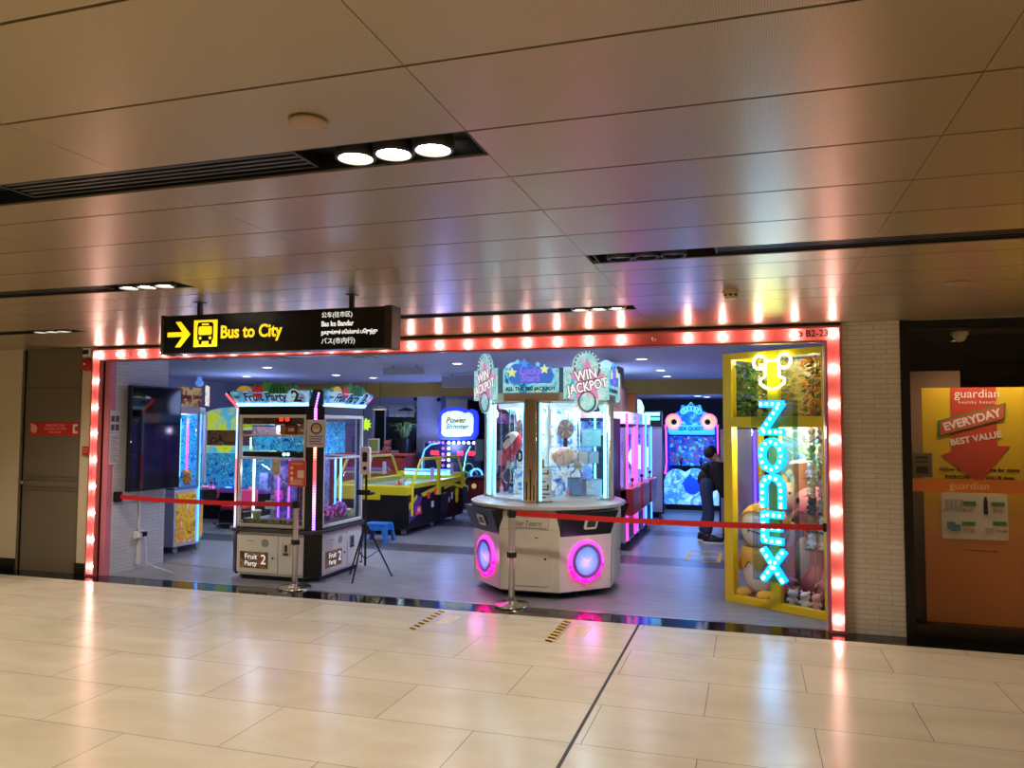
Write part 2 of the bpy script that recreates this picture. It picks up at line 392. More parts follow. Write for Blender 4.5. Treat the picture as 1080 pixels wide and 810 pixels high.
# arcade shell
struct('wall_brick_return', MB().box(-7.16, YF + 0.1, 0, -6.99, 8.0, 2.65), BRICKS)
struct('wall_arcade_left', MB().box(-11.1, 7.2, 0, -11, 18, 2.7), LILAC)
struct('wall_arcade_right', MB().box(1.02, 7.22, 0, 1.06, 18, 2.7), LILAC)
struct('wall_arcade_back', MB().box(-11, 17.9, 0, 1.0, 18.0, 2.7), DARKW)
struct('wall_arcade_front', MB().box(-11, 7.2, 0, -7.16, 7.3, 2.7), LILAC)
struct('ceiling.001', MB().box(-11, YF + 0.1, ZI, 1.0, 15.5, ZI + 0.1), ARCC)
struct('ceiling.002', MB().box(-11, 15.5, 2.35, 1.0, 17.9, 2.45), ARCC)
struct('trim_5', MB().box(-11, 15.42, 2.35, 1.0, 15.52, 2.7), BEAM)                      # ochre bulkhead
# window wall with counter recess at the back left, white brick column beside it
wz = MB().box(-11, 15.6, 0, -8.05, 15.7, 2.4).box(-6.95, 15.6, 0, -6.92, 15.7, 2.4).box(-8.05, 15.6, 0, -6.95, 15.7, 1.15).box(-8.05, 15.6, 2.16, -6.95, 15.7, 2.4)
struct('wall_window', wz, LILAC)
w = struct('window_1', MB().box(-8.05, 15.66, 1.15, -6.95, 15.67, 2.16), glass('office_glass', (150, 160, 165)))
build('window_frame', MB().box(-8.07, 15.57, 2.14, -6.93, 15.62, 2.18).box(-8.07, 15.57, 1.13, -6.93, 15.62, 1.17).box(-6.97, 15.57, 1.13, -6.93, 15.62, 2.18).box(-8.07, 15.57, 1.13, -8.03, 15.62, 2.18).box(-7.76, 15.58, 1.15, -7.74, 15.61, 2.15), mat('window_frame_grey', (168, 170, 186), 0.5), w)
struct('wall_brick_column', MB().box(-6.92, 15.45, 0, -6.36, 15.75, 2.36), BRICKB)
struct('wall_office', MB().box(-9.5, 17.2, 0, -6.4, 17.3, 2.4), mat('office_wall', (96, 100, 108), 0.6))

# right-hand neighbour: dark glass shopfront
ALU = mat('dark_aluminium', (62, 56, 48), 0.32, 1.0)
wi = struct('window_2', MB().box(1.27, 7.13, 0.12, 3.4, 7.14, 2.56), glass('smoked_glass', (238, 233, 226), 1.0))
fr = MB().box(1.2, YF - 0.01, 0.0, 1.27, 7.2, 2.6).box(1.27, YF + 0.02, 2.53, 3.4, 7.2, 2.6).box(3.33, YF - 0.01, 0, 3.4, 7.2, 2.6)
build('window_frame', fr, mat('black_aluminium', (34, 31, 28), 0.35, 0.6), wi)
build('kick_plate', MB().box(1.27, YF, 0.0, 3.33, 7.18, 0.12), ALU, wi, bevel=0.004)
struct('wall_right', MB().box(3.4, YF, 0, 9, 7.2, 2.76), BEIGE)
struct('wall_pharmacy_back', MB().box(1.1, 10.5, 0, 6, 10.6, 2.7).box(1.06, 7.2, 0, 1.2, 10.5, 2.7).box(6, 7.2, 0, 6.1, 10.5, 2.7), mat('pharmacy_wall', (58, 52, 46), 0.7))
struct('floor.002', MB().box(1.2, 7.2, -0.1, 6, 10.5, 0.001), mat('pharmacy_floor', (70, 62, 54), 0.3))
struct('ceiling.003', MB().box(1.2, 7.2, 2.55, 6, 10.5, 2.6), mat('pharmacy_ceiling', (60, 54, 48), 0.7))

# ---------------------------------------------------------------- ceiling fittings of the hall
SLOTM = mat('slot_black', (12, 11, 11), 0.45)
LENS = mat('downlight_lens', (255, 250, 235), 0.3, emit=(255, 244, 220), es=30)
LENSOFF = mat('downlight_lens_dark', (60, 58, 56), 0.15)
RING = mat('downlight_ring', (30, 28, 27), 0.4)
SEEN = {0: ('near slot at upper left', 'x'), 1: ('', ''), 2: ('', ''), 3: ('', ''), 4: ('', '')}
slot_desc = ['in the near slot at upper left', 'in the slot left above the bus sign', 'in the unlit slot at upper right', 'in the slot above the grey door', 'in the slot above the lit red frame']
cr = MB()
for sx0, sx1, sy, on in SLOTS:
    cr.box(sx0, sy + 0.004, ZC + 0.06, sx1, sy + SW - 0.001, ZC + 0.1)
    cr.box(sx0, sy + 0.004, ZC + 0.004, sx1, sy + 0.010, ZC + 0.06).box(sx0, sy + SW - 0.007, ZC + 0.004, sx1, sy + SW - 0.001, ZC + 0.06)
    cr.box(sx0, sy + 0.004, ZC + 0.004, sx0 + 0.006, sy + SW, ZC + 0.06).box(sx1 - 0.006, sy + 0.004, ZC + 0.004, sx1, sy + SW, ZC + 0.06)
struct('trim_6', cr, SLOTM)
pos = ['left', 'middle', 'right']
for i, (sx0, sx1, sy, on) in enumerate(SLOTS):
    cy = sy + SW / 2
    if i == 2: lx = [sx0 + 0.13, sx0 + 0.27, sx0 + 0.41]; gx0, gx1 = sx0 + 0.62, sx1 - 0.02
    else: lx = [sx1 - 0.43, sx1 - 0.29, sx1 - 0.15]; gx0, gx1 = sx0 + 0.7, sx1 - 0.62
    for k, x in enumerate(lx):
        t = thing('ceiling_downlight', '%s of three round %s downlights %s' % (pos[k], 'glowing' if on else 'switched-off', slot_desc[i]) if i < 5 else 'round glowing downlight in a ceiling slot',
                  'ceiling light', (x, cy, ZC + 0.004), 0, 'hall ceiling downlights')
        build('ring', MB().lathe([(0.066, -0.012), (0.07, -0.006), (0.07, 0.04), (0.058, 0.04), (0.058, -0.012), (0.066, -0.012)], n=24), RING, t)
        build('lens', MB().lathe([(0.0, -0.004), (0.04, -0.002), (0.0585, 0.004), (0.0585, 0.01), (0, 0.012)], n=24), LENS if on else LENSOFF, t)
        if on: lamp('downlight_beam', 'SPOT', (0, 0, -0.03), HALL_W, WARM, t, size=0.06, spot=2.5, blend=0.9)
    if i < 5:
        t = thing('air_grille', 'black slotted air grille ' + slot_desc[i], 'air vent', (gx0, cy, ZC + 0.012), 0, 'hall ceiling air grilles')
        L_ = gx1 - gx0
        build('frame', MB().box(0, -0.085, 0, L_, -0.075, 0.03).box(0, 0.075, 0, L_, 0.085, 0.03).box(0, -0.075, 0, 0.012, 0.075, 0.03).box(L_ - 0.012, -0.075, 0, L_, 0.075, 0.03), SLOTM, t)
        b_ = MB()
        for q in range(4): b_.box(0.012, -0.06 + q * 0.035, 0.004, L_ - 0.012, -0.046 + q * 0.035, 0.03)
        build('slats', b_, mat('grille_grey', (44, 42, 42), 0.4), t)
def detector(x, y, label, cream=(196, 166, 120)):
    t = thing('smoke_detector', label, 'smoke detector', (x, y, ZC))
    m = mat('detector_cream' + str(cream[0]), cream, 0.5)
    build('base', MB().lathe([(0, 0), (0.05, 0), (0.052, -0.01), (0.052, -0.025), (0, -0.025)], n=24), m, t)
    build('head', MB().lathe([(0.044, -0.025), (0.044, -0.045), (0.038, -0.06), (0, -0.062)], n=24), m, t)
    v = MB()
    for k in range(8):
        a = k * PI / 4; v.at((0.0435 * math.cos(a), 0.0435 * math.sin(a), -0.036), a).box(-0.002, -0.01, -0.006, 0.002, 0.01, 0.006)
    build('vents', v, BLACK, t)
detector(-0.11, 5.2, 'cream smoke detector on the ceiling above the lit red frame', (206, 180, 140))
t = thing('ceiling_speaker', 'flat round beige ceiling disc beside the near glowing downlights', 'ceiling speaker', (-1.235, 1.955, ZC))
build('cover', MB().lathe([(0, -0.001), (0, -0.012), (0.045, -0.012), (0.052, -0.008), (0.054, 0), (0, 0)], n=32), mat('disc_beige', (150, 120, 86), 0.5), t)
build('rim', MB().torus((0, 0, -0.004), 0.053, 0.004), mat('disc_rim', (120, 96, 68), 0.5), t)
t = thing('ceiling_cover', 'small pale oval ceiling cover above the pharmacy window', 'ceiling fitting', (1.23, 5.3, ZC))
build('cover', MB().lathe([(0, -0.014), (0.06, -0.014), (0.068, -0.008), (0.068, 0)], n=24), mat('disc_beige', (150, 120, 86), 0.5), t)

for x, y in ((1.9, 8.3), (2.9, 7.9), (1.75, 7.2), (2.3, 7.2)):  # lights added behind the glass to brighten the poster and window
    t = thing('pharmacy_light', 'recessed light in the dark ceiling behind the pharmacy glass', 'ceiling light', (x, y, 2.55), 0, 'pharmacy ceiling lights')
    build('ring', MB().lathe([(0.05, 0), (0.065, 0), (0.065, -0.01), (0.05, -0.01), (0.05, 0)], n=20), RING, t); build('lens', MB().lathe([(0, -0.006), (0.05, -0.004), (0.05, 0)], n=20), mat('pharmacy_lens', (255, 230, 200), 0.3, emit=(255, 225, 190), es=1.5), t)
    lamp('pharmacy_beam', 'SPOT', (0, 0, -0.03), 12 if y > 7.6 else 46, WARM, t, size=0.05, spot=2.6, blend=0.9)
# ================================================================ SHOPFRONT FRAME, SIGNS, WALL FITTINGS
t = thing('marquee_frame', 'red illuminated frame of round bulbs around the arcade opening', 'illuminated frame', (-7.2, YF, 0))
W_ = 7.95; FZ = 2.572
red = mat('frame_red', (240, 122, 118), 0.35)
rim = mat('frame_rim_red', (190, 96, 94), 0.35)
def ring_poly(a, b, zt, cw): pass
fb = MB()                                            # back pan of the channel: left, top, right
fb.box(0.0, -0.012, 0.012, 0.135, 0.02, FZ).box(0.135, -0.012, 2.43, W_ - 0.135, 0.02, FZ).box(W_ - 0.135, -0.012, 0.012, W_, 0.02, FZ)
build('channel', fb, red, t)
rm = MB()
rm.box(0, -0.055, 0.0, 0.022, 0.02, FZ).box(0.115, -0.055, 0.0, 0.135, 0.02, 2.45)
rm.box(W_ - 0.022, -0.055, 0, W_, 0.02, FZ).box(W_ - 0.135, -0.055, 0, W_ - 0.115, 0.02, 2.45)
rm.box(0.022, -0.055, FZ - 0.022, W_ - 0.022, 0.02, FZ).box(0.135, -0.055, 2.43, W_ - 0.135, 0.02, 2.45)
rm.box(0.022, -0.055, 0.0, 0.115, 0.02, 0.03).box(W_ - 0.115, -0.055, 0, W_ - 0.022, 0.02, 0.03)
build('rim', rm, rim, t, bevel=0.004)
JP = mat('jamb_pink', (214, 128, 148), 0.45)
build('jamb', MB().box(0.12, 0.02, 0.0, 0.205, 0.1, 2.44), JP, t, label='pink painted jamb')
build('jamb', MB().box(W_ - 0.14, 0.02, 0, W_ - 0.12, 0.1, 2.44), JP, t, label='pink painted jamb')
BULB = mat('marquee_bulb', (255, 244, 226), 0.3, emit=(255, 240, 226), es=48)
BULBOFF = mat('marquee_bulb_off', (236, 150, 140), 0.3)
SOCK = mat('bulb_socket', (240, 190, 180), 0.4)
def bulb(x, z, on=True):
    b = build('bulb', MB().lathe([(0.0, -0.062), (0.014, -0.058), (0.023, -0.046), (0.024, -0.036), (0.016, -0.02), (0.016, -0.012)], (x, 0, z), 12, 'y'), BULB if on else BULBOFF, t)
for k in range(27):
    x = 0.068 + (W_ - 0.136) * k / 26
    bulb(x, 2.505, k != 21)
for k in range(8):
    z = 2.505 - 0.3 * (k + 1)
    bulb(0.068, z); bulb(W_ - 0.068, z)
text('# B2-23', 0.078, mat('sign_black_print', (22, 14, 14), 0.5), t, (W_ - 0.225, -0.0135, 2.51), name='unit_number', bold=0.0012)

# hanging direction sign
t = thing('hanging_sign', 'black backlit Bus to City direction sign hanging from the ceiling', 'direction sign', (-3.17, 4.62, 2.22))
SB = mat('sign_black', (12, 12, 12), 0.25)
build('sign_box', MB().box(-0.92, 0, 0, 0.86, 0.13, 0.28), SB, t, bevel=0.004)
for a_, b_ in ((0.86, 0.915), (-0.945, -0.92)): build('end_cap', MB().box(a_, -0.004, -0.004, b_, 0.134, 0.285), mat('sign_end_cap', (62, 56, 50), 0.4, 0.5), t, bevel=0.004)
for x in (-0.66, 0.58):
    build('hanger_rod', MB().box(x - 0.014, 0.05, 0.28, x + 0.014, 0.078, 0.383).box(x - 0.03, 0.03, 0.374, x + 0.03, 0.1, 0.38), BLACK, t)
YS = mat('sign_yellow_lit', (250, 220, 30), 0.4, emit=(250, 214, 20), es=1.0)
WS = mat('sign_white_lit', (240, 240, 235), 0.4, emit=(235, 235, 230), es=0.9)
ar = MB().plate([(-0.885, 0.123), (-0.885, 0.157), (-0.755, 0.157), (-0.815, 0.232), (-0.77, 0.232), (-0.685, 0.14), (-0.77, 0.048), (-0.815, 0.048), (-0.755, 0.123)], -0.002, 0.001)
build('arrow', ar, YS, t)
build('bus_panel', MB().plate([(-0.655, 0.045), (-0.655, 0.238), (-0.455, 0.238), (-0.455, 0.045)], -0.002, 0.001), YS, t)
bm_ = MB()
cx = -0.555
bm_.plate(rrect(cx - 0.068, 0.085, cx + 0.068, 0.222, 0.022), -0.004, -0.001)
bm_.plate([(cx - 0.055, 0.062), (cx - 0.055, 0.09), (cx - 0.03, 0.09), (cx - 0.03, 0.062)], -0.004, -0.001).plate([(cx + 0.03, 0.062), (cx + 0.03, 0.09), (cx + 0.055, 0.09), (cx + 0.055, 0.062)], -0.004, -0.001)
bm_.mt(1)
bm_.plate(rrect(cx - 0.056, 0.13, cx + 0.056, 0.192, 0.012), -0.0055, -0.003)
bm_.plate(rrect(cx - 0.03, 0.2, cx + 0.03, 0.212, 0.004), -0.0055, -0.003)
bm_.plate(circle(cx - 0.042, 0.108, 0.011, 12), -0.0055, -0.003).plate(circle(cx + 0.042, 0.108, 0.011, 12), -0.0055, -0.003)
build('bus_symbol', bm_, [SB, YS], t, smooth=False)
text('Bus to City', 0.125, YS, t, (-0.43, -0.001, 0.142), name='lettering', bold=0.003, align='LEFT', wide=0.88)
text('公车(往市区)', 0.042, WS, t, (0.385, -0.001, 0.234), align='LEFT')
text('Bas ke Bandar', 0.05, WS, t, (0.385, -0.001, 0.174), align='LEFT', bold=0.001, wide=0.86)
text('நகருக்குச் செல்லும் பேருந்து', 0.036, WS, t, (0.385, -0.001, 0.115), align='LEFT', bold=0.0008, wide=0.74)
text('バス(市内行)', 0.046, WS, t, (0.385, -0.001, 0.055), align='LEFT')

# door sign
t = thing('door_sign', 'red rectangular warning sign on the grey door', 'sign', (-7.79, YF + 0.0195, 1.655))
build('plate', MB().box(-0.37, -0.006, -0.075, 0.37, 0, 0.075), mat('sign_red', (196, 44, 34), 0.4), t, bevel=0.003)
WP = mat('white_print', (236, 226, 216), 0.5)
pg = mat('pale_red_print', (238, 160, 140), 0.5)
text('EMERGENCY EXIT', 0.036, pg, t, (0.02, -0.0065, 0.04)); text('PUSH BAR TO OPEN', 0.036, pg, t, (0.02, -0.0065, 0.0)); text('FIRE DOOR', 0.036, pg, t, (0.02, -0.0065, -0.04))
build('pictogram', MB().plate(circle(-0.3, 0.0, 0.05, 20), -0.0075, -0.005).plate(circle(-0.335, 0.05, 0.018, 10), -0.0075, -0.005), pg, t)
build('pictogram', MB().plate([(0.285, -0.05), (0.285, 0.055), (0.35, 0.055), (0.35, 0.03), (0.31, 0.03), (0.31, -0.025), (0.35, -0.025), (0.35, -0.05)], -0.0075, -0.005), WP, t)

t = thing('fire_alarm_bell', 'round red fire alarm bell under a white strobe beside the door', 'fire alarm', (-7.305, YF, 2.4))
AR = mat('alarm_red', (176, 26, 24), 0.35)
build('bell', MB().lathe([(0.0, -0.055), (0.05, -0.05), (0.075, -0.03), (0.08, -0.012), (0.08, -0.004), (0.02, 0)], n=28, axis='y'), AR, t)
build('hub', MB().lathe([(0, -0.066), (0.014, -0.064), (0.018, -0.055), (0.018, -0.05)], n=12, axis='y'), CHROME, t)
build('mounting_box', MB().box(-0.055, -0.03, 0.09, 0.055, 0, 0.19), WHITE, t, bevel=0.004)
build('strobe', MB().box(-0.035, -0.055, 0.115, 0.035, -0.03, 0.165), BLACK, t, bevel=0.005)

t = thing('call_point', 'small square red fire call point on the beige wall', 'fire call point', (-7.265, YF, 1.41))
build('housing', MB().box(-0.048, -0.035, -0.048, 0.048, 0, 0.048), AR, t, bevel=0.005)
build('glass_window', MB().box(-0.03, -0.038, -0.025, 0.03, -0.034, 0.03), mat('call_glass', (205, 120, 100), 0.15), t)
build('mark', MB().plate(circle(0, 0.003, 0.012, 14), -0.04, -0.037), AR, t)

# paper notices on the pink jamb (inner face, faces right)
t = thing('paper_notice', 'white rules notices taped on the pink jamb left of the television', 'notice', (-6.9845, YF + 0.1, 1.25))
PAPER = mat('paper', (216, 208, 222), 0.7)
build('sheet', MB().box(0, -0.075, 0.0, 0.002, 0.075, 0.36), PAPER, t)
build('sheet', MB().box(0, -0.075, 0.37, 0.002, 0.075, 0.62), PAPER, t)
ln = MB()
for k in range(14): ln.box(0.002, -0.06, 0.03 + k * 0.022, 0.003, 0.055 - 0.02 * (k % 3), 0.036 + k * 0.022)
for r in range(2):
    for c in range(2): ln.box(0.002, -0.062 + c * 0.066, 0.39 + r * 0.1, 0.003, -0.01 + c * 0.066, 0.46 + r * 0.1)
build('print', ln, mat('notice_ink', (92, 84, 110), 0.6), t)

# floor hazard tapes
HY = mat('tape_yellow', (222, 184, 40), 0.5); HB = mat('tape_black', (24, 22, 20), 0.5)
def hazard(label, x, y, L, rz, w=0.07, step=0.09, z=0.0):
    t = thing('hazard_tape', label, 'floor tape', (x, y, z), rz)
    b = MB().box(0, -w / 2, 0, L, w / 2, 0.0012); build('strip', b, HY, t)
    s = MB(); k = 0; n = int(L / step)
    for k in range(n):
        a = k * step; s.prism([(a, -w / 2), (a + step * 0.56, -w / 2), (a + step * 0.95, w / 2), (a + step * 0.39, w / 2)], 0.0012, 0.0018)
    build('stripes', s, HB, t)
hazard('black and yellow striped tape on the tiles before the left stanchion', -2.735, 6.03, 0.72, PI / 2)
hazard('black and yellow striped tape on the tiles before the jackpot cabinet', -1.55, 6.02, 0.74, PI / 2)
hazard('black and yellow striped tape on the arcade floor by the television wall', -7.3, 8.05, 1.3, -0.13, w=0.04, z=0.0)
for x, y, l in ((-2.56, 6.28, 'yellow printed floor notice beside the left striped tape'), (-1.36, 6.28, 'yellow printed floor notice beside the right striped tape')):
    t = thing('floor_notice', l, 'floor sticker', (x, y, 0), PI / 2)
    b = MB()
    build('backing', MB().box(0, -0.06, 0, 0.32, 0.06, 0.0008), mat('sticker_clear', (206, 196, 172), 0.3), t)
    for k in range(4):
        for j in range(6): b.box(0.01 + j * 0.052 + 0.006 * k, 0.04 - k * 0.03, 0.0008, 0.05 + j * 0.052 - 0.004 * (j % 2), 0.058 - k * 0.03, 0.0016)
    build('print', b, mat('tape_yellow2', (226, 190, 30), 0.5), t)
t = thing('floor_marking', 'yellow taped waiting boxes on the floor in front of the crouching person', 'floor tape', (-0.62, 10.2, 0))
b = MB()
for k in range(3): b.box(-0.2, k * 0.42, 0, 0.24, k * 0.42 + 0.04, 0.0015)
b.box(-0.2, 0, 0, -0.16, 0.88, 0.0015).box(0.2, 0, 0, 0.24, 0.88, 0.0015)
build('tape', b, HY, t)

# stanchions, belts
def stanchion(label, x, y):
    t = thing('stanchion', label, 'barrier post', (x, y, 0))
    build('base', MB().lathe([(0, 0), (0.17, 0), (0.175, 0.008), (0.17, 0.02), (0.06, 0.034), (0.035, 0.05), (0, 0.05)], n=36), CHROME, t)
    build('post', MB().lathe([(0, 0.04), (0.031, 0.04), (0.031, 0.84), (0, 0.84)], n=24), CHROME, t)
    build('cassette', MB().lathe([(0, 0.835), (0.037, 0.835), (0.037, 0.9), (0.03, 0.912), (0, 0.914)], n=24).box(-0.043, -0.014, 0.85, 0.043, 0.014, 0.9).box(-0.014, -0.043, 0.85, 0.014, 0.043, 0.9), BLACK, t)
    build('collar', MB().lathe([(0.03, 0.455), (0.0335, 0.455), (0.0335, 0.505), (0.03, 0.505)], n=24).box(-0.045, -0.012, 0.455, 0.045, 0.012, 0.505), BLACK, t)
    return t
BELT = mat('belt_red', (196, 22, 30), 0.6)
def belt(parent, a, b, w=0.05, sag=0.02):
    m = MB(); n = 14; A = Vector(a); B = Vector(b); d = (B - A).normalized(); nrm = d.cross(Vector((0, 0, 1))) * 0.0012
    P = [A.lerp(B, i / n) - Vector((0, 0, sag * 4 * (i / n) * (1 - i / n))) for i in range(n + 1)]
    vs = []; fs = []
    for p in P:
        for z in (-w / 2, w / 2):
            for s_ in (-1, 1): vs.append(tuple(p + nrm * s_ + Vector((0, 0, z))))
    for i in range(n):
        o = i * 4
        for q, r in ((0, 1), (1, 3), (3, 2), (2, 0)): fs.append((o + q, o + r, o + 4 + r, o + 4 + q))
    fs += [(0, 1, 3, 2), (n * 4, n * 4 + 1, n * 4 + 3, n * 4 + 2)]
    m.add(vs, fs); return build('belt', m, BELT, parent)
s1 = stanchion('steel belt stanchion with an orange notice before the fruit machine', -4.59, 7.18)
s2 = stanchion('steel belt stanchion before the jackpot prize cabinet', -2.19, 7.13)
belt(s2, (0.043, 0, 0.877), (2.79, -0.03, 0.86))
build('belt_end', MB().box(2.77, -0.038, 0.825, 2.806, -0.022, 0.895), BLACK, s2)
t = thing('belt_cassette', 'black wall belt cassette with red belt stretched below the television', 'barrier belt', (-6.975, 7.2, 0.88))
build('cassette', MB().box(-0.008, -0.035, -0.06, 0.06, 0.035, 0.06), BLACK, t, bevel=0.006)
belt(t, (0.06, 0, 0), (2.342, -0.02, -0.005))
t = thing('notice_board', 'orange-red safety notice with a white code square held on the left stanchion', 'notice', (-4.56, 7.16, 0.914))
build('holder', MB().box(-0.008, 0.0, 0, 0.008, 0.012, 0.16), BLACK, t)
build('sheet', MB().box(-0.115, -0.012, 0.15, 0.095, 0, 0.42), mat('notice_orange', (222, 82, 58), 0.5), t, bevel=0.002)
m = MB()
m.box(0.0, -0.0135, 0.24, 0.075, -0.0115, 0.32)
for k in range(3): m.plate(circle(-0.07, 0.345 - k * 0.055, 0.018, 12), -0.0135, -0.0115)
for k in range(4): m.box(-0.09, -0.0135, 0.17 + k * 0.014, 0.07 - 0.02 * (k % 2), -0.0115, 0.176 + k * 0.014)
m.box(-0.08, -0.0135, 0.385, 0.06, -0.0115, 0.395)
build('print', m, mat('notice_white', (240, 214, 204), 0.5), t)

# tripod with hands-free thermometer
t = thing('thermometer_tripod', 'black tripod carrying a white face thermometer before the fruit machine', 'tripod', (-4.15, 7.9, 0))
build('column', MB().tube([(0, 0, 0.14), (0, 0, 1.0)], 0.012, 12).lathe([(0.02, 0.5), (0.022, 0.5), (0.022, 0.58), (0.012, 0.6)]), BLACK, t)
for k in range(3):
    a = 0.55 + k * 2 * PI / 3; c, s_ = math.cos(a), math.sin(a)
    build('leg', MB().tube([(0.02 * c, 0.02 * s_, 0.58), (0.3 * c, 0.3 * s_, 0.012)], [0.011, 0.009], 8).sph((0.3 * c, 0.3 * s_, 0.012), 0.012, 8), BLACK, t)
    build('strut', MB().tube([(0.012 * c, 0.012 * s_, 0.22), (0.155 * c, 0.155 * s_, 0.307)], 0.005, 6), BLACK, t)
build('tray', MB().box(-0.085, -0.07, 0.93, 0.085, 0.05, 0.96).box(-0.085, -0.07, 0.96, 0.085, -0.06, 0.99), BLACK, t, bevel=0.006)
build('bracket', MB().box(-0.012, -0.005, 0.96, 0.012, 0.005, 1.2), BLACK, t)
th = build('thermometer', MB().plate(rrect(-0.06, 1.16, 0.06, 1.47, 0.025), -0.045, -0.005), mat('device_white', (235, 236, 240), 0.35), t, bevel=0.006, label='white thermometer')
build('screen', MB().plate(rrect(-0.03, 1.3, 0.03, 1.41, 0.015), -0.048, -0.044), BLACK, th)
build('sensor', MB().lathe([(0.0, -0.05), (0.02, -0.05), (0.024, -0.044)], (0, 0, 1.23), 16, 'y'), BLACK, th)
build('cable', MB().tube([(0.0, 0.0, 0.3), (-0.02, 0.03, 0.1), (-0.1, -0.05, 0.006), (-0.25, -0.25, 0.005), (-0.5, -0.3, 0.005)], 0.004, 6), mat('cable_white', (205, 205, 205), 0.5), t)

# television on the brick return, socket and trunking
t = thing('television', 'large black portrait television on the white brick wall', 'television', (-6.9, 7.66, 1.55), -0.06)
build('cabinet', MB().box(0.0, -0.39, -0.62, 0.06, 0.39, 0.62), mat('tv_black', (9, 9, 11), 0.3), t, bevel=0.008)
build('screen', MB().box(0.0585, -0.37, -0.6, 0.062, 0.37, 0.6), mat('tv_screen', (5, 5, 7), 0.06), t)
build('bracket', MB().box(-0.065, -0.12, -0.2, 0.0, 0.12, 0.2), DSTEEL, t)
build('status_light', MB().box(0.06, -0.38, -0.05, 0.063, -0.375, -0.03), mat('led_white', (255, 255, 255), 0.4, emit=(220, 220, 230), es=2), t)
t = thing('wall_socket', 'white double socket with adapter on the brick wall below the television', 'socket', (-6.99, 7.575, 0.4))
build('plate', MB().box(0, -0.07, -0.045, 0.03, 0.07, 0.045), WHITE, t, bevel=0.004)
build('plug', MB().box(0.03, -0.005, -0.02, 0.09, 0.05, 0.035), BLACK, t, bevel=0.006)
build('adapter', MB().box(0.03, -0.06, -0.03, 0.075, -0.015, 0.025), WHITE, t, bevel=0.005)
build('trunking', MB().box(0, -0.012, 0.045, 0.018, 0.012, 0.55).box(0, -0.02, -0.35, 0.03, 0.02, -0.045), WHITE, t)
build('cable', MB().tube([(0.08, 0.03, -0.02), (0.1, 0.03, -0.2), (0.09, 0.05, -0.34), (0.2, 0.1, -0.394), (0.6, -0.1, -0.395)], 0.006, 6), WHITE, t)

# neighbour: poster, decal band, leaflet board
t = thing('shop_poster', 'yellow and orange Everyday Best Value poster inside the dark glass', 'poster', (1.41, 7.36, 0.06))
def grad_mat():
    m = bpy.data.materials.new('poster_print'); m.use_nodes = True; nt = m.node_tree; b = nt.nodes['Principled BSDF']; b.inputs['Roughness'].default_value = 0.4
    tc = nt.nodes.new('ShaderNodeTexCoord'); sx = nt.nodes.new('ShaderNodeSeparateXYZ'); rp = nt.nodes.new('ShaderNodeValToRGB')
    dv = nt.nodes.new('ShaderNodeMath'); dv.operation = 'DIVIDE'; dv.inputs[1].default_value = 2.0
    nt.links.new(tc.outputs['Object'], sx.inputs[0]); nt.links.new(sx.outputs[2], dv.inputs[0]); nt.links.new(dv.outputs[0], rp.inputs[0])
    el = rp.color_ramp.elements; el[0].position = 0.36; el[0].color = lin((216, 132, 60)); el[1].position = 0.62; el[1].color = lin((224, 184, 44))
    nt.links.new(rp.outputs[0], b.inputs['Base Color']); return m
build('sheet', MB().box(0, 0, 0, 1.1, 0.015, 1.99), grad_mat(), t)
PR = mat('poster_red', (198, 70, 48), 0.5)
a = MB().plate([(0.22, 1.99), (0.56, 1.99), (0.56, 1.5), (0.65, 1.5), (0.42, 1.18), (0.14, 1.42), (0.22, 1.45)], -0.003, 0.0)
build('arrow', a, PR, t, smooth=False)
gb = MB().plate([(0.12, 1.57), (0.62, 1.72), (0.63, 1.86), (0.12, 1.71)], -0.006, -0.003); gb.mt(1).plate([(0.135, 1.585), (0.61, 1.73), (0.615, 1.845), (0.135, 1.7)], -0.008, -0.005)
build('banner', gb, [mat('poster_green', (70, 138, 60), 0.5), mat('poster_red2', (206, 92, 66), 0.5)], t, smooth=False)
PW = mat('poster_white', (242, 236, 226), 0.5)
text('guardian', 0.1, PW, t, (0.42, -0.003, 1.935)); text('healthy beauty', 0.036, PW, t, (0.42, -0.003, 1.865), space=1.3)
text('EVERYDAY', 0.092, PW, t, (0.375, -0.008, 1.715), spin=0.29, bold=0.003); text('BEST VALUE', 0.072, PW, t, (0.4, -0.003, 1.56), spin=0.2, bold=0.002)
text('Follow this icon in store for more', 0.043, mat('print_black', (20, 18, 16), 0.5), t, (0.42, -0.001, 1.3), bold=0.0008)
text('EVERYDAY BEST VALUE deals', 0.04, mat('print_black', (20, 18, 16), 0.5), t, (0.42, -0.001, 1.235), bold=0.0008)
text('terms and conditions apply', 0.022, mat('print_black', (20, 18, 16), 0.5), t, (0.42, -0.001, 0.63))
w = build('offer_panel', MB().plate(rrect(0.13, 0.72, 0.62, 1.1, 0.02), -0.004, 0), mat('panel_white', (222, 218, 206), 0.5), t)
GR = mat('poster_green', (70, 138, 60), 0.5)
q = MB()
for x, z in ((0.34, 1.0), (0.55, 1.0), (0.33, 0.83), (0.56, 0.84)): q.box(x - 0.05, -0.006, z, x + 0.05, -0.004, z + 0.035)
build('price_tag', q, GR, w)
for x, z, s_ in ((0.33, 0.96, '$5.95'), (0.55, 0.96, '$3.90'), (0.33, 0.795, '$4.50'), (0.57, 0.8, '$4.20')): text(s_, 0.036, PR, w, (x, -0.0045, z), name='price')
q = MB().box(0.445, -0.007, 0.93, 0.475, -0.004, 1.05).box(0.45, -0.007, 1.05, 0.47, -0.004, 1.075)
build('bottle_picture', q, BLACK, w)
q = MB().box(0.17, -0.007, 0.8, 0.23, -0.004, 0.86).box(0.2, -0.008, 0.785, 0.27, -0.005, 0.84)
build('pack_picture', q, mat('pack_blue', (60, 124, 160), 0.5), w)
q = MB()
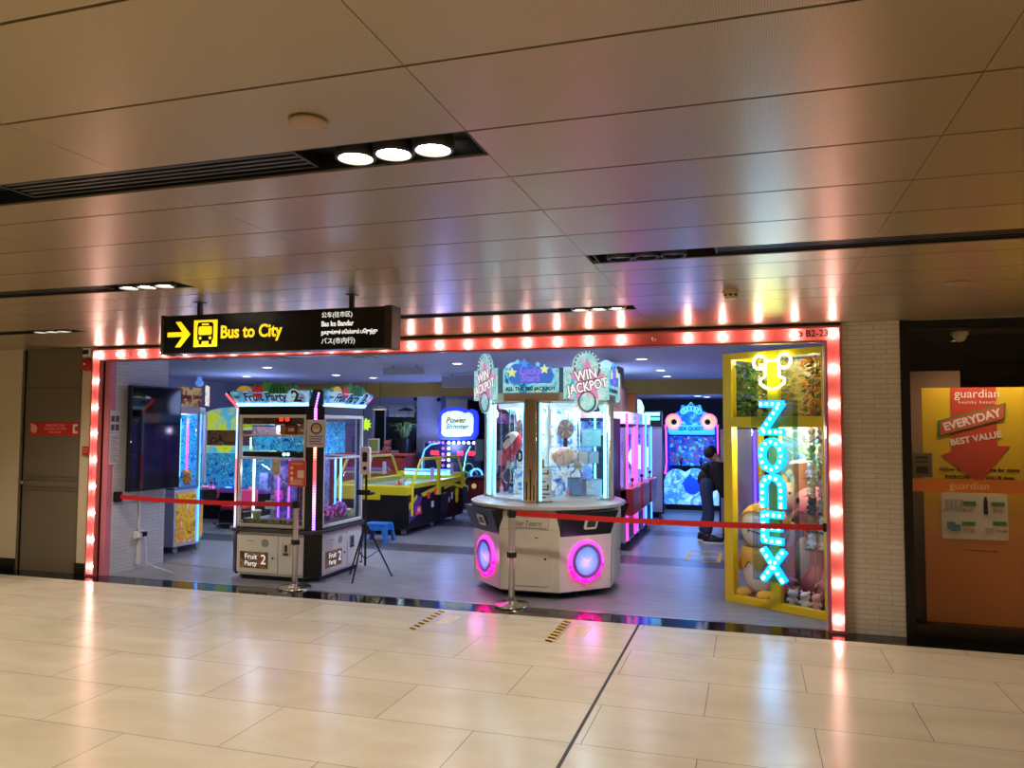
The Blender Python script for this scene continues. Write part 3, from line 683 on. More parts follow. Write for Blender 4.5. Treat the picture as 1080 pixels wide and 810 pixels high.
for k in range(4): q.box(0.16 + k * 0.035, -0.007, 0.97, 0.185 + k * 0.035, -0.004, 1.05)
q.box(0.45, -0.007, 0.79, 0.52, -0.004, 0.82)
build('pack_picture', q, mat('pack_grey', (176, 174, 166), 0.5), w)
t = thing('glass_decal', 'orange guardian band stuck across the dark shop glass', 'window band', (1.27, 7.129, 1.185))
build('band', MB().box(0, -0.002, 0, 2.06, 0, 0.105), mat('decal_orange', (216, 116, 40), 0.45), t)
text('guardian', 0.085, mat('decal_cream', (240, 200, 140), 0.5), t, (0.43, -0.003, 0.052))
t = thing('shop_notice', 'small pale square notice taped inside the dark glass', 'notice', (1.29, 7.16, 1.3))
build('sheet', MB().box(0.0, 0, 0, 0.15, 0.003, 0.2), mat('notice_pale', (150, 142, 128), 0.6), t)
build('print', MB().box(0.03, -0.001, 0.03, 0.12, 0, 0.09).box(0.03, -0.001, 0.12, 0.12, 0, 0.135).box(0.03, -0.001, 0.155, 0.12, 0, 0.17), mat('notice_dark_ink', (60, 56, 52), 0.6), t)
t = thing('dome_camera', 'white dome camera under the ceiling behind the dark glass', 'security camera', (1.77, 7.6, 2.55))
build('base', MB().lathe([(0, 0), (0.07, 0), (0.07, -0.03), (0, -0.03)], n=24), WHITE, t)
build('dome', MB().lathe([(0.055, -0.03), (0.052, -0.055), (0.035, -0.08), (0, -0.09)], n=24), mat('dome_white', (226, 222, 214), 0.2), t)
t = thing('display_unit', 'tall brown shop display board behind the poster', 'display board', (1.3, 7.75, 0))
build('board', MB().box(0, 0, 0, 0.5, 0.05, 2.22), mat('board_brown', (120, 86, 58), 0.6), t, bevel=0.004)
build('plinth', MB().box(-0.02, -0.05, 0, 0.52, 0.1, 0.08), mat('plinth_dark', (40, 36, 32), 0.5), t)
# ================================================================ ARCADE
# ceiling lights and fittings of the arcade
LENS2 = mat('arcade_lens', (255, 255, 255), 0.3, emit=(245, 246, 255), es=9)
COOL = (0.78, 0.84, 1.0)
def arc_light(x, y, z, label, on=True, w=1.0):
    t = thing('recessed_light', label, 'ceiling light', (x, y, z), 0, 'arcade ceiling lights')
    build('rim', MB().lathe([(0.075, 0), (0.095, 0), (0.095, -0.012), (0.075, -0.012), (0.075, 0)], n=24), WHITE, t)
    build('lens', MB().lathe([(0, -0.012), (0.05, -0.01), (0.076, -0.004)], n=24), LENS2, t)
    if w: lamp('recessed_beam', 'SPOT', (0, 0, -0.04), ARC_W * w, COOL, t, size=0.08, spot=2.6, blend=0.9)
for i, (x, y, d, w) in enumerate([(-7.42, 10.7, 'small round arcade light left of the fruit machine top', 1), (-9.2, 12.6, 'round arcade light over the left claw machine', 1), (-6.98, 13.5, 'round arcade light over the air hockey table', 1), (-7.27, 12.6, 'round arcade light above the fruit machine right sign', 1),
        (-4.17, 10.75, 'round arcade light left of the jackpot cabinet top', 1), (-1.41, 10.64, 'nearest round arcade light over the right aisle', 1), (-1.39, 12.81, 'second round arcade light over the right aisle', .6), (-1.45, 14.4, 'third round arcade light over the right aisle', .6), (-5.4, 8.9, 'arcade light hidden behind the bus sign edge', 1), (-3.4, 8.4, 'arcade light above the jackpot cabinet', 1)]):
    arc_light(x, y, ZI, d, True, w)
arc_light(-1.0, 16.0, 2.35, 'left small light in the low ceiling above the sea monster game', True, 0)
arc_light(-0.85, 16.5, 2.35, 'right small light in the low ceiling above the sea monster game', True, 0)
for x, y, l in ((-6.3, 9.2, 'left square air diffuser in the arcade ceiling'), (-5.0, 9.3, 'right square air diffuser in the arcade ceiling'), (-2.9, 8.9, 'square air diffuser above the jackpot cabinet')):
    t = thing('air_diffuser', l, 'air vent', (x, y, ZI))
    for k in range(4):
        a = 0.28 - k * 0.065
        build('vane', MB().prism([(-a, -a), (a, -a), (a, a), (-a, a)], -0.012 - k * 0.004, 0, [(-a + 0.03, -a + 0.03), (a - 0.03, -a + 0.03), (a - 0.03, a - 0.03), (-a + 0.03, a - 0.03)]), WHITE if k % 2 == 0 else mat('vent_grey', (110, 112, 122), 0.5), t)
t = thing('spotlight_bar', 'black three-headed fixture on the arcade ceiling left of the bus sign', 'ceiling light', (-6.55, 8.3, ZI))
build('bar', MB().box(-0.18, -0.02, -0.05, 0.18, 0.02, 0), BLACK, t)
for x in (-0.16, 0.0, 0.16): build('head', MB().lathe([(0, -0.03), (0.03, -0.035), (0.04, -0.1), (0.03, -0.11), (0, -0.11)], (x, 0, 0), 14), BLACK, t)
for x, y, a, b, l in ((-5.15, 11.0, 0.34, 0.1, 'flat pale ceiling-hung box left of the jackpot cabinet, nearer one'), (-4.9, 13.0, 0.42, 0.17, 'flat pale ceiling-hung box left of the jackpot cabinet, farther one')):
    t = thing('ceiling_box', l, 'ceiling box', (x, y, ZI))
    build('casing', MB().box(-a, -0.05, -b * 1.4, a, 0.05, -0.03), mat('pale_grey', (170, 168, 176), 0.6), t, bevel=0.006)
    build('bracket', MB().box(-a * 0.6, -0.02, -0.04, -a * 0.6 + 0.03, 0.02, 0).box(a * 0.6, -0.02, -0.04, a * 0.6 + 0.03, 0.02, 0), GREYP, t)
t = thing('security_camera', 'small black camera on the ochre bulkhead', 'security camera', (-5.35, 15.36, 2.62))
build('mount', MB().box(-0.04, -0.01, 0, 0.04, 0.06, 0.03), WHITE, t); build('body', MB().sph((0, -0.01, -0.015), (0.06, 0.05, 0.045)), BLACK, t)

def led(name, m, parent, pts, r=0.012): return build(name, MB().tube(pts, r, 8), m, parent)
LED_B = mat('led_blue', (90, 150, 255), 0.4, emit=(60, 140, 255), es=3.5)
LED_C = mat('led_cyan', (150, 230, 255), 0.4, emit=(120, 220, 255), es=3.2)
LED_W = mat('led_white_tube', (235, 240, 255), 0.4, emit=(215, 228, 255), es=4)
LED_P = mat('led_pink', (255, 90, 220), 0.4, emit=(255, 60, 210), es=2.6)
LED_V = mat('led_violet', (150, 90, 255), 0.4, emit=(130, 70, 255), es=3)
LED_R = mat('led_red', (255, 90, 100), 0.4, emit=(255, 60, 70), es=4)
def dotted_led(name, cols, es=5.0, scale=9.0):
    """LED strip: coloured diodes along z"""
    if name in MATS: return MATS[name]
    m = bpy.data.materials.new(name); m.use_nodes = True; MATS[name] = m; nt = m.node_tree; N = nt.nodes; L = nt.links; b = N['Principled BSDF']
    tc = N.new('ShaderNodeTexCoord'); sx = N.new('ShaderNodeSeparateXYZ'); L.new(tc.outputs['Object'], sx.inputs[0])
    a = N.new('ShaderNodeMath'); a.operation = 'MULTIPLY'; a.inputs[1].default_value = 0.75; L.new(sx.outputs[2], a.inputs[0])
    f = N.new('ShaderNodeMath'); f.operation = 'FRACT'; L.new(a.outputs[0], f.inputs[0])
    r = N.new('ShaderNodeValToRGB'); el = r.color_ramp.elements
    while len(el) < len(cols): el.new(0.5)
    for i, c in enumerate(cols): el[i].position = i / len(cols); el[i].color = lin(c)
    L.new(f.outputs[0], r.inputs[0])
    p = N.new('ShaderNodeMath'); p.operation = 'PINGPONG'; p.inputs[1].default_value = 0.014; L.new(sx.outputs[2], p.inputs[0])
    g = N.new('ShaderNodeMath'); g.operation = 'MULTIPLY_ADD'; g.inputs[1].default_value = es / 0.014; g.inputs[2].default_value = es * 0.25; L.new(p.outputs[0], g.inputs[0])
    L.new(r.outputs[0], b.inputs['Base Color']); L.new(r.outputs[0], b.inputs['Emission Color']); L.new(g.outputs[0], b.inputs['Emission Strength'])
    return m
RAINBOW = dotted_led('led_strip', [(255, 120, 90), (255, 200, 180), (230, 120, 255), (150, 120, 255), (255, 160, 220), (255, 70, 80)], 3.5)
ICE = dotted_led('led_strip_ice', [(190, 215, 255), (150, 190, 255), (230, 230, 255), (255, 110, 120)], 3.0)
def rot_panel(k): return Matrix.Rotation(k * PI / 2, 4, 'Z')

# ---------------------------------------------------------------- fruit machine (four-sided pusher cabinet)
FX, FY = -5.065, 8.01
fm = thing('prize_pusher_machine', 'large four-sided Fruit Party 2 prize machine with white base', 'arcade machine', (FX, FY, 0))
HX, HY_, CH = 0.565, 0.59, 0.13
oct_ = lambda e=0.0, c=CH: [(-HX - e + c, -HY_ - e), (HX + e - c, -HY_ - e), (HX + e, -HY_ - e + c), (HX + e, HY_ + e - c), (HX + e - c, HY_ + e), (-HX - e + c, HY_ + e), (-HX - e, HY_ + e - c), (-HX - e, -HY_ - e + c)]
BW = mat('machine_white', (218, 216, 214), 0.35)
FB = mat('machine_black', (12, 11, 14), 0.3)
build('plinth', MB().prism(oct_(-0.05), 0.0, 0.06), BLACK, fm)
build('base', MB().prism(oct_(-0.01), 0.055, 0.53), BW, fm, bevel=0.004)
build('counter', MB().prism(oct_(0.035), 0.525, 0.565), mat('counter_grey', (60, 58, 66), 0.3), fm, bevel=0.006)
PCOL = []
for cx, cy, a in ((-1, -1, -3 * PI / 4), (1, -1, -PI / 4), (1, 1, PI / 4), (-1, 1, 3 * PI / 4)):
    x, y = cx * (HX - CH / 2), cy * (HY_ - CH / 2)
    d = (math.cos(a), math.sin(a)); n_ = (-d[1], d[0])
    def q(u, w): return (x + n_[0] * u + d[0] * w, y + n_[1] * u + d[1] * w)
    pl = build('corner_post', MB().prism([q(-0.1, -0.03), q(0.1, -0.03), q(0.1, 0.004), q(-0.1, 0.004)], 0.06, 1.92), FB, fm)
    build('led_strip', MB().prism([q(-0.016, 0.003), q(0.016, 0.003), q(0.016, 0.014), q(-0.016, 0.014)], 0.57, 1.9), RAINBOW if cy < 0 and cx > 0 else ICE, pl)
    arm = build('corner_arm', MB().add([(*q(-0.09, -0.02), 1.9), (*q(0.09, -0.02), 1.9), (*q(0.05, 0.13), 2.07), (*q(-0.05, 0.13), 2.07), (*q(-0.09, -0.06), 1.95), (*q(0.09, -0.06), 1.95), (*q(0.05, 0.1), 2.1), (*q(-0.05, 0.1), 2.1)],
          [(0, 1, 2, 3), (4, 5, 6, 7), (0, 1, 5, 4), (2, 3, 7, 6), (0, 3, 7, 4), (1, 2, 6, 5)]), FB, fm)
    led('led_strip', RAINBOW if cx > 0 and cy < 0 else LED_R, arm, [(*q(0, 0.0), 1.9), (*q(0, 0.135), 2.06)], 0.011)
CAN = art('fruit_canopy_art', [(60, 110, 190), (90, 170, 235), (170, 220, 250), (70, 130, 210)], 5, 0.45)
CANL = mat('canopy_glow', (200, 235, 255), 0.4, emit=(170, 225, 255), es=1.6)
build('top_band', MB().prism(oct_(0.0), 1.825, 1.93), FB, fm)
build('roof', MB().prism(oct_(-0.02), 1.93, 2.0), FB, fm)
inkb = mat('logo_ink', (26, 22, 40), 0.4); inkw = mat('logo_white', (250, 250, 255), 0.4, emit=(255, 255, 255), es=0.5)
def on_side(mb_or_pts, k): return rot_panel(k)
for k in range(4):
    half = (HX, HY_)[k % 2]; dist = (HY_, HX)[k % 2]; R = rot_panel(k)
    w0 = half - CH
    # window frame, panes, middle bar
    f = MB(); f.T = R
    for a in ((-w0, 0.58, -w0 + 0.034, 1.825), (w0 - 0.034, 0.58, w0, 1.825), (-w0 + 0.034, 0.58, w0 - 0.034, 0.614), (-w0 + 0.034, 1.79, w0 - 0.034, 1.825), (-w0 + 0.034, 1.33, w0 - 0.034, 1.35)):
        f.box(a[0], -dist - 0.004, a[1], a[2], -dist + 0.03, a[3])
    wf = build('window_frame', f, BW, fm, bevel=0.003)
    g = MB(); g.T = R; g.box(-w0 + 0.03, -dist + 0.012, 0.6, w0 - 0.03, -dist + 0.016, 1.8); build('pane', g, GLASS, wf)
    # canopy sign leaning outwards
    c = MB(); c.T = R
    c.add([(-w0 - 0.02, -dist + 0.0, 1.92), (w0 + 0.02, -dist + 0.0, 1.92), (w0 + 0.06, -dist - 0.1, 2.07), (-w0 - 0.06, -dist - 0.1, 2.07),
           (-w0 - 0.02, -dist + 0.05, 1.95), (w0 + 0.02, -dist + 0.05, 1.95), (w0 + 0.06, -dist - 0.06, 2.09), (-w0 - 0.06, -dist - 0.06, 2.09)],
          [(0, 1, 2, 3), (4, 5, 6, 7), (0, 1, 5, 4), (2, 3, 7, 6), (0, 3, 7, 4), (1, 2, 6, 5)])
    cp = build('canopy_sign', c, CAN, fm)
    c = MB(); c.T = R
    c.add([(-w0 - 0.02, -dist - 0.002, 1.918), (w0 + 0.02, -dist - 0.002, 1.918), (w0 + 0.03, -dist - 0.028, 1.955), (-w0 - 0.03, -dist - 0.028, 1.955)], [(0, 1, 2, 3)]); build('light_strip', c, CANL, cp)
    if k < 2:
        tl = -math.atan2(0.1, 0.15); sz = 0.15
        for nm, m_, off, bd in (('lettering', inkw, 0.0, 0.012), ('lettering', inkb, 0.004, 0.004)):
            o = text('Fruit Party', sz, m_, cp, (-0.06, -dist - 0.064 - off, 2.018), tilt=tl, bold=bd, wide=0.84, shear=0.1); o.data.transform(R)
            o = text('2', sz * 1.35, m_, cp, (0.34, -dist - 0.066 - off, 2.022), tilt=tl, bold=bd + 0.003); o.data.transform(R)
    # cut-out fruit along the sign's top edge
    fr_ = [('melon', circle(0.12, 0.0, 0.13, 18, 0, PI, 0.12), (40, 110, 60)), ('strawberry', circle(-0.14, 0.03, 0.07, 16), (200, 40, 50)), ('banana', circle(-0.32, 0.02, 0.1, 16, 0.2, PI - 0.2, 0.07), (220, 190, 60)),
           ('pear', circle(-0.02, 0.06, 0.075, 16), (60, 130, 60)), ('pineapple', circle(-0.42, 0.0, 0.05, 14), (70, 110, 70)), ('apple', circle(0.3, 0.03, 0.07, 16), (50, 120, 80)), ('grape', circle(0.4, 0.0, 0.06, 12), (170, 60, 70))]
    for i, (nm, poly, col) in enumerate(fr_):
        p = MB(); p.T = R @ Matrix.Translation((0, -dist - 0.1 + 0.006 * i, 2.055)); p.plate(poly, 0, 0.012)
        o = build('fruit_cutout', p, mat('fruit_' + nm, col, 0.4, emit=col, es=0.25), cp, label='cut-out %s ornament' % nm)
        if nm == 'melon':
            p = MB(); p.T = R @ Matrix.Translation((0, -dist - 0.1 + 0.006 * i, 2.055))
            for q in range(-2, 3): p.plate([(0.12 + q * 0.045 - 0.008, 0.0), (0.12 + q * 0.045 + 0.008, 0.0), (0.12 + q * 0.03 + 0.006, 0.1), (0.12 + q * 0.03 - 0.006, 0.1)], -0.003, 0.0)
            build('rind_stripes', p, mat('melon_dark', (16, 50, 30), 0.4), cp, label='dark rind stripes')
        elif nm in ('strawberry', 'apple', 'pear'):
            p = MB(); p.T = R @ Matrix.Translation((0, -dist - 0.1 + 0.006 * i, 2.055)); mx_ = {'strawberry': (-0.14, 0.1), 'apple': (0.3, 0.1), 'pear': (-0.02, 0.135)}[nm]
            p.plate(star(mx_[0], mx_[1] - 0.01, 0.04, 0.016, 5), -0.003, 0.0); build('leaf_crown', p, mat('crown_green', (50, 130, 60), 0.4), cp, label='green leaf crown', smooth=False)
    # base panels
    b = MB(); b.T = R
    b.box(-w0 + 0.01, -dist - 0.003, 0.08, 0.1, -dist + 0.02, 0.5).box(0.11, -dist - 0.003, 0.08, w0 - 0.01, -dist + 0.02, 0.5)
    bp_ = build('access_panel', b, BW, fm, bevel=0.005)
    b = MB(); b.T = R; b.box(-0.38, -dist - 0.007, 0.13, -0.02, -dist - 0.003, 0.31); lg = build('logo_plate', b, art('wood_logo', [(120, 82, 44), (176, 128, 74), (92, 60, 34)], 9), bp_)
    if k < 2:
        for nm_, s_, z_, x_ in (('Fruit', 0.085, 0.255, -0.235), ('Party', 0.075, 0.18, -0.235), ('2', 0.15, 0.225, -0.075)):
            o = text(nm_, s_, inkb, lg, (x_, -dist - 0.008, z_), bold=0.007); o.data.transform(R)
            o = text(nm_, s_, inkw, lg, (x_, -dist - 0.0095, z_), bold=0.001); o.data.transform(R)
    b = MB(); b.T = R; b.lathe([(0, -dist - 0.006), (0.045, -dist - 0.006), (0.045, -dist)], (-0.06, 0, 0.41), 18, 'y'); build('speaker_grille', b, GREYP, bp_)
    b = MB(); b.T = R; b.box(0.16, -dist - 0.01, 0.28, 0.26, -dist, 0.42); ce = build('coin_entry', b, CHROME, bp_, bevel=0.004)
    b = MB(); b.T = R; b.box(0.195, -dist - 0.012, 0.33, 0.225, -dist - 0.008, 0.4).box(0.18, -dist - 0.012, 0.29, 0.24, -dist - 0.008, 0.315); build('coin_slot', b, BLACK, ce)
    b = MB(); b.T = R; b.lathe([(0, -dist - 0.008), (0.012, -dist - 0.008), (0.012, -dist)], (0.04, 0, 0.25), 12, 'y'); build('lock', b, DSTEEL, bp_)
    b = MB(); b.T = R; b.box(-0.3, -dist - 0.005, 0.425, -0.2, -dist, 0.431); build('slot_line', b, mat('line_dark', (120, 90, 90), 0.5), bp_)
# interior: bed, back core, display shelf, screens
BLUEART = art('ocean_art', [(14, 40, 120), (20, 110, 200), (60, 180, 220), (30, 70, 150), (150, 220, 235)], 9, 0.5, dist=2)
bed = build('playfield', MB().prism(oct_(-0.05), 0.565, 0.62), mat('bed_green', (70, 86, 74), 0.35), fm)
core = build('centre_core', MB().prism([(-0.24, -0.24), (0.24, -0.24), (0.24, 0.24), (-0.24, 0.24)], 0.62, 1.36), art('core_art', [(40, 40, 70), (80, 70, 130), (120, 120, 170), (30, 30, 50)], 8, 0.15), fm)
build('display_screen', MB().box(-0.42, -0.34, 1.42, 0.42, -0.33, 1.58), BLUEART, fm, label='glowing blue screen')
build('display_screen', MB().box(0.33, -0.42, 1.38, 0.34, 0.42, 1.75), BLUEART, fm, label='glowing blue screen')
build('button_bar', MB().box(-0.44, -0.5, 1.355, 0.44, -0.42, 1.41), BLACK, fm)
for x in (0.1, 0.15): build('indicator_lamp', MB().sph((x, -0.505, 1.385), 0.02, 12), mat('lamp_mint', (160, 255, 220), 0.3, emit=(140, 255, 215), es=3), fm)
build('prize_shelf', MB().box(-0.44, -0.52, 1.585, 0.44, -0.25, 1.605), WHITE, fm)
build('header_panel', MB().box(-0.44, -0.53, 1.72, 0.44, -0.5, 1.83), art('lane_art', [(60, 40, 36), (110, 70, 50), (40, 46, 60), (130, 96, 60)], 6), fm)
for k, (x, y) in enumerate(((-0.36, -0.4), (-0.1, -0.3), (0.05, -0.32), (0.4, 0.1), (0.3, 0.4))): led('light_tube', (LED_W, LED_V, LED_V, LED_B, LED_C)[k], fm, [(x, y, 0.66), (x, y, 1.32)], 0.012)
led('light_tube', LED_C, fm, [(-0.34, -0.5, 1.44), (-0.34, -0.5, 1.57)], 0.01)
build('pusher_plate', MB().box(-0.42, -0.5, 0.62, 0.42, -0.26, 0.66), art('token_bed', [(86, 110, 60), (40, 48, 40), (150, 150, 90), (60, 60, 66)], 22), fm)
cb = MB()
for r in range(5):
    for c in range(2): cb.lathe([(0, -0.43), (0.032, -0.43), (0.032, -0.41), (0, -0.41)], (0.3 + c * 0.075, 0, 0.78 + r * 0.085), 14, 'y')
build('token_board', MB().box(0.25, -0.41, 0.64, 0.42, -0.39, 1.3), mat('board_dark', (36, 30, 38), 0.4), fm); build('token_holes', cb, mat('hole_brown', (96, 76, 70), 0.4), fm)
build('score_card', MB().box(-0.06, -0.5, 1.15, 0.04, -0.49, 1.33), art('card_art', [(226, 214, 170), (200, 190, 160), (70, 70, 70)], 14), fm)
lamp('top_glow', 'POINT', (0, 0.2, 2.15), 14, (0.4, 0.5, 1), fm, 0.35); lamp('cabinet_light', 'POINT', (0, -0.35, 1.7), 4, (0.75, 0.85, 1), fm, 0.05); lamp('cabinet_light', 'POINT', (0.42, 0.0, 1.25), 4, (0.5, 0.6, 1), fm, 0.05)  # first lamp: blue uplight added to tint the arcade ceiling
lamp('cabinet_light', 'POINT', (-0.3, -0.42, 1.2), 2.5, (0.8, 0.8, 1), fm, 0.05)
rd_ = build('number_display', MB().box(0.02, -0.535, 1.735, 0.2, -0.53, 1.815), mat('display_maroon', (70, 14, 14), 0.3), fm)
text('10 10', 0.06, mat('display_red', (255, 60, 40), 0.4, emit=(255, 50, 30), es=2.5), rd_, (0.11, -0.536, 1.773), bold=0.002)
for k, (x, z, w_, h_, c) in enumerate(((-0.36, 1.0, 0.12, 0.16, (60, 70, 120)), (-0.16, 0.86, 0.1, 0.1, (190, 60, 110)), (0.12, 0.8, 0.12, 0.2, (70, 60, 130)), (-0.3, 0.74, 0.14, 0.1, (90, 96, 100)), (0.02, 1.12, 0.16, 0.1, (40, 60, 120)))): build('inner_module', MB().box(x, -0.3 + 0.012 * k, z, x + w_, -0.245, z + h_), art('module_%d' % k, [c, tuple(min(255, int(q * 1.7)) for q in c), tuple(q // 2 for q in c)], 18, 0.15), fm, bevel=0.006)
build('crane_arm', MB().tube([(-0.3, -0.36, 1.28), (-0.05, -0.4, 1.16), (0.1, -0.42, 1.04)], 0.012, 8).tube([(0.1, -0.42, 1.04), (0.08, -0.42, 0.92)], 0.008, 8), CHROME, fm)
# prizes on the shelf and bed
def prize_box(label, loc, w, d, h, col, txt=None, tcol=(250, 240, 220), rz=0, group=None, artm=None):
    t = thing('prize_box', label, 'box', loc, rz, group)
    build('carton', MB().box(-w / 2, -d / 2, 0, w / 2, d / 2, h), artm or mat('carton_%d_%d_%d' % col, col, 0.45), t, bevel=0.003)
    build('lid_flap', MB().box(-w / 2 - 0.001, -d / 2 - 0.001, h - 0.012, w / 2 + 0.001, d / 2 + 0.001, h + 0.002), mat('flap_%d_%d_%d' % col, tuple(int(c * 0.8) for c in col), 0.45), t)
    if txt: text(txt, min(h * 0.5, w / max(1, len(txt)) * 1.35), mat('box_print_%d' % tcol[1], tcol, 0.5), t, (0, -d / 2 - 0.002, h * 0.5), bold=0.002)
    return t
def at_fm(x, y, z): return (FX + x, FY + y, z)
prize_box('red prize box marked 500 on the fruit machine shelf', at_fm(0.16, -0.42, 1.606), 0.12, 0.1, 0.1, (196, 60, 40), '500')
prize_box('tan prize box marked x beside the red 500 box', at_fm(0.3, -0.42, 1.606), 0.13, 0.1, 0.1, (188, 138, 84), 'xx')
prize_box('tan prize box left of the red 500 box', at_fm(0.055, -0.42, 1.606), 0.07, 0.1, 0.1, (178, 128, 74))
prize_box('lilac patterned prize box on the fruit machine shelf', at_fm(-0.19, -0.42, 1.606), 0.32, 0.1, 0.1, (120, 110, 190), None, artm=art('lilac_box', [(80, 80, 160), (170, 150, 220), (220, 200, 240), (90, 110, 190)], 26, 0.3))
for i, (x, y, l) in enumerate(((0.28, -0.45, 'pink spotted prize ball in front of the token board'), (0.43, -0.12, 'pink spotted prize ball behind the right window of the fruit machine'), (0.44, 0.16, 'violet spotted prize ball behind the right window of the fruit machine'))):
    t = thing('prize_ball', l, 'ball', at_fm(x - 0.02, y, 0.665 if i == 0 else 0.62))
    r = (0.06, 0.09, 0.1)[i]
    build('ball', MB().sph((0, 0, r), r, 20), art('ball_art%d' % i, [(90, 40, 120), (230, 100, 160), (70, 40, 120)], 40, 0.2, kind='cells'), t)
    build('cap', MB().lathe([(0.02, 2 * r - 0.006), (0.02, 2 * r + 0.004), (0, 2 * r + 0.006)], n=12), mat('cap_pink', (230, 140, 190), 0.4), t)
for i, (x, y, col, l) in enumerate(((0.43, -0.28, (210, 190, 80), 'yellow prize tub on the fruit machine bed'), (0.43, 0.33, (120, 180, 120), 'green prize tub on the fruit machine bed'), (-0.25, -0.49, (120, 150, 90), 'olive prize tub at the front left of the fruit machine bed'))):
    t = thing('prize_tub', l, 'tub', at_fm(x, y, 0.661 if i == 2 else 0.62))
    build('tub', MB().lathe([(0, 0), (0.04, 0), (0.05, 0.08), (0, 0.08)], n=18), mat('tub%d' % i, col, 0.4), t); build('lid', MB().lathe([(0.053, 0.08), (0.053, 0.095), (0, 0.097)], n=18), WHITE, t)
# white paper notice on the corner post
t = thing('paper_sign', 'white paper with a round face-mask emblem on the fruit machine corner', 'notice', (FX + 0.545, FY - 0.575, 1.47), PI / 4 * 0.35)
build('sheet', MB().box(-0.105, -0.004, 0, 0.105, 0, 0.3), PAPER, t)
m = MB().plate(circle(0, 0.205, 0.062, 24), -0.006, -0.004)
build('emblem', m, mat('emblem_black', (24, 20, 18), 0.5), t)
fc = MB().plate(circle(0, 0.205, 0.048, 20), -0.0075, -0.006); fc.mt(1).plate(rrect(-0.034, 0.165, 0.034, 0.2, 0.014), -0.009, -0.007); build('emblem_face', fc, [mat('emblem_tan', (214, 178, 130), 0.5), WHITE], t)
m = MB()
for k in range(4): m.box(-0.08 + 0.01 * (k % 2), -0.0055, 0.115 - k * 0.027, 0.08 - 0.015 * (k % 3), -0.004, 0.123 - k * 0.027)
build('print', m, mat('emblem_black', (24, 20, 18), 0.5), t)
# ---------------------------------------------------------------- jackpot prize cabinet (round claw machine)
JX, JY = -2.11, 8.2
jm = thing('prize_claw_machine', 'large white octagonal Win Jackpot prize cabinet with pink ring lights', 'arcade machine', (JX, JY, 0))
def octp(a, rot=0): return [(a / math.cos(PI / 8) * math.cos(rot + PI / 8 + k * PI / 4), a / math.cos(PI / 8) * math.sin(rot + PI / 8 + k * PI / 4)) for k in range(8)]
JW = mat('cabinet_white', (214, 206, 196), 0.32)
b = MB()
for k in range(4): a = PI / 4 + k * PI / 2; b.lathe([(0.03, 0), (0.03, 0.06), (0.012, 0.06), (0.012, 0.1)], (0.5 * math.cos(a), 0.5 * math.sin(a), 0), 10)
for k in range(4):
    a = PI / 4 + k * PI / 2; build('foot', MB().lathe([(0.0, 0), (0.035, 0), (0.03, 0.03), (0.014, 0.035), (0.014, 0.1), (0, 0.1)], (0.55 * math.cos(a), 0.55 * math.sin(a), 0), 12), DSTEEL, jm)
build('base', MB().prism(octp(0.735), 0.075, 0.68, octp(0.75)).prism(octp(0.75), 0.68, 0.86, octp(0.72)), JW, jm, bevel=0.006)
build('underside', MB().prism(octp(0.66), 0.05, 0.08), BLACK, jm)
ct = build('counter', MB().lathe([(0.0, 0.86), (0.75, 0.86), (0.83, 0.885), (0.835, 0.915), (0.79, 0.935), (0.0, 0.935)], n=48), mat('counter_pale', (196, 192, 194), 0.25), jm)
RINGM = mat('ring_pink', (255, 60, 210), 0.4, emit=(255, 40, 200), es=4.5)
DISC = mat('disc_blue', (120, 170, 235), 0.25, emit=(80, 130, 230), es=0.7)
def RZ(a): return Matrix.Rotation(a, 4, 'Z')
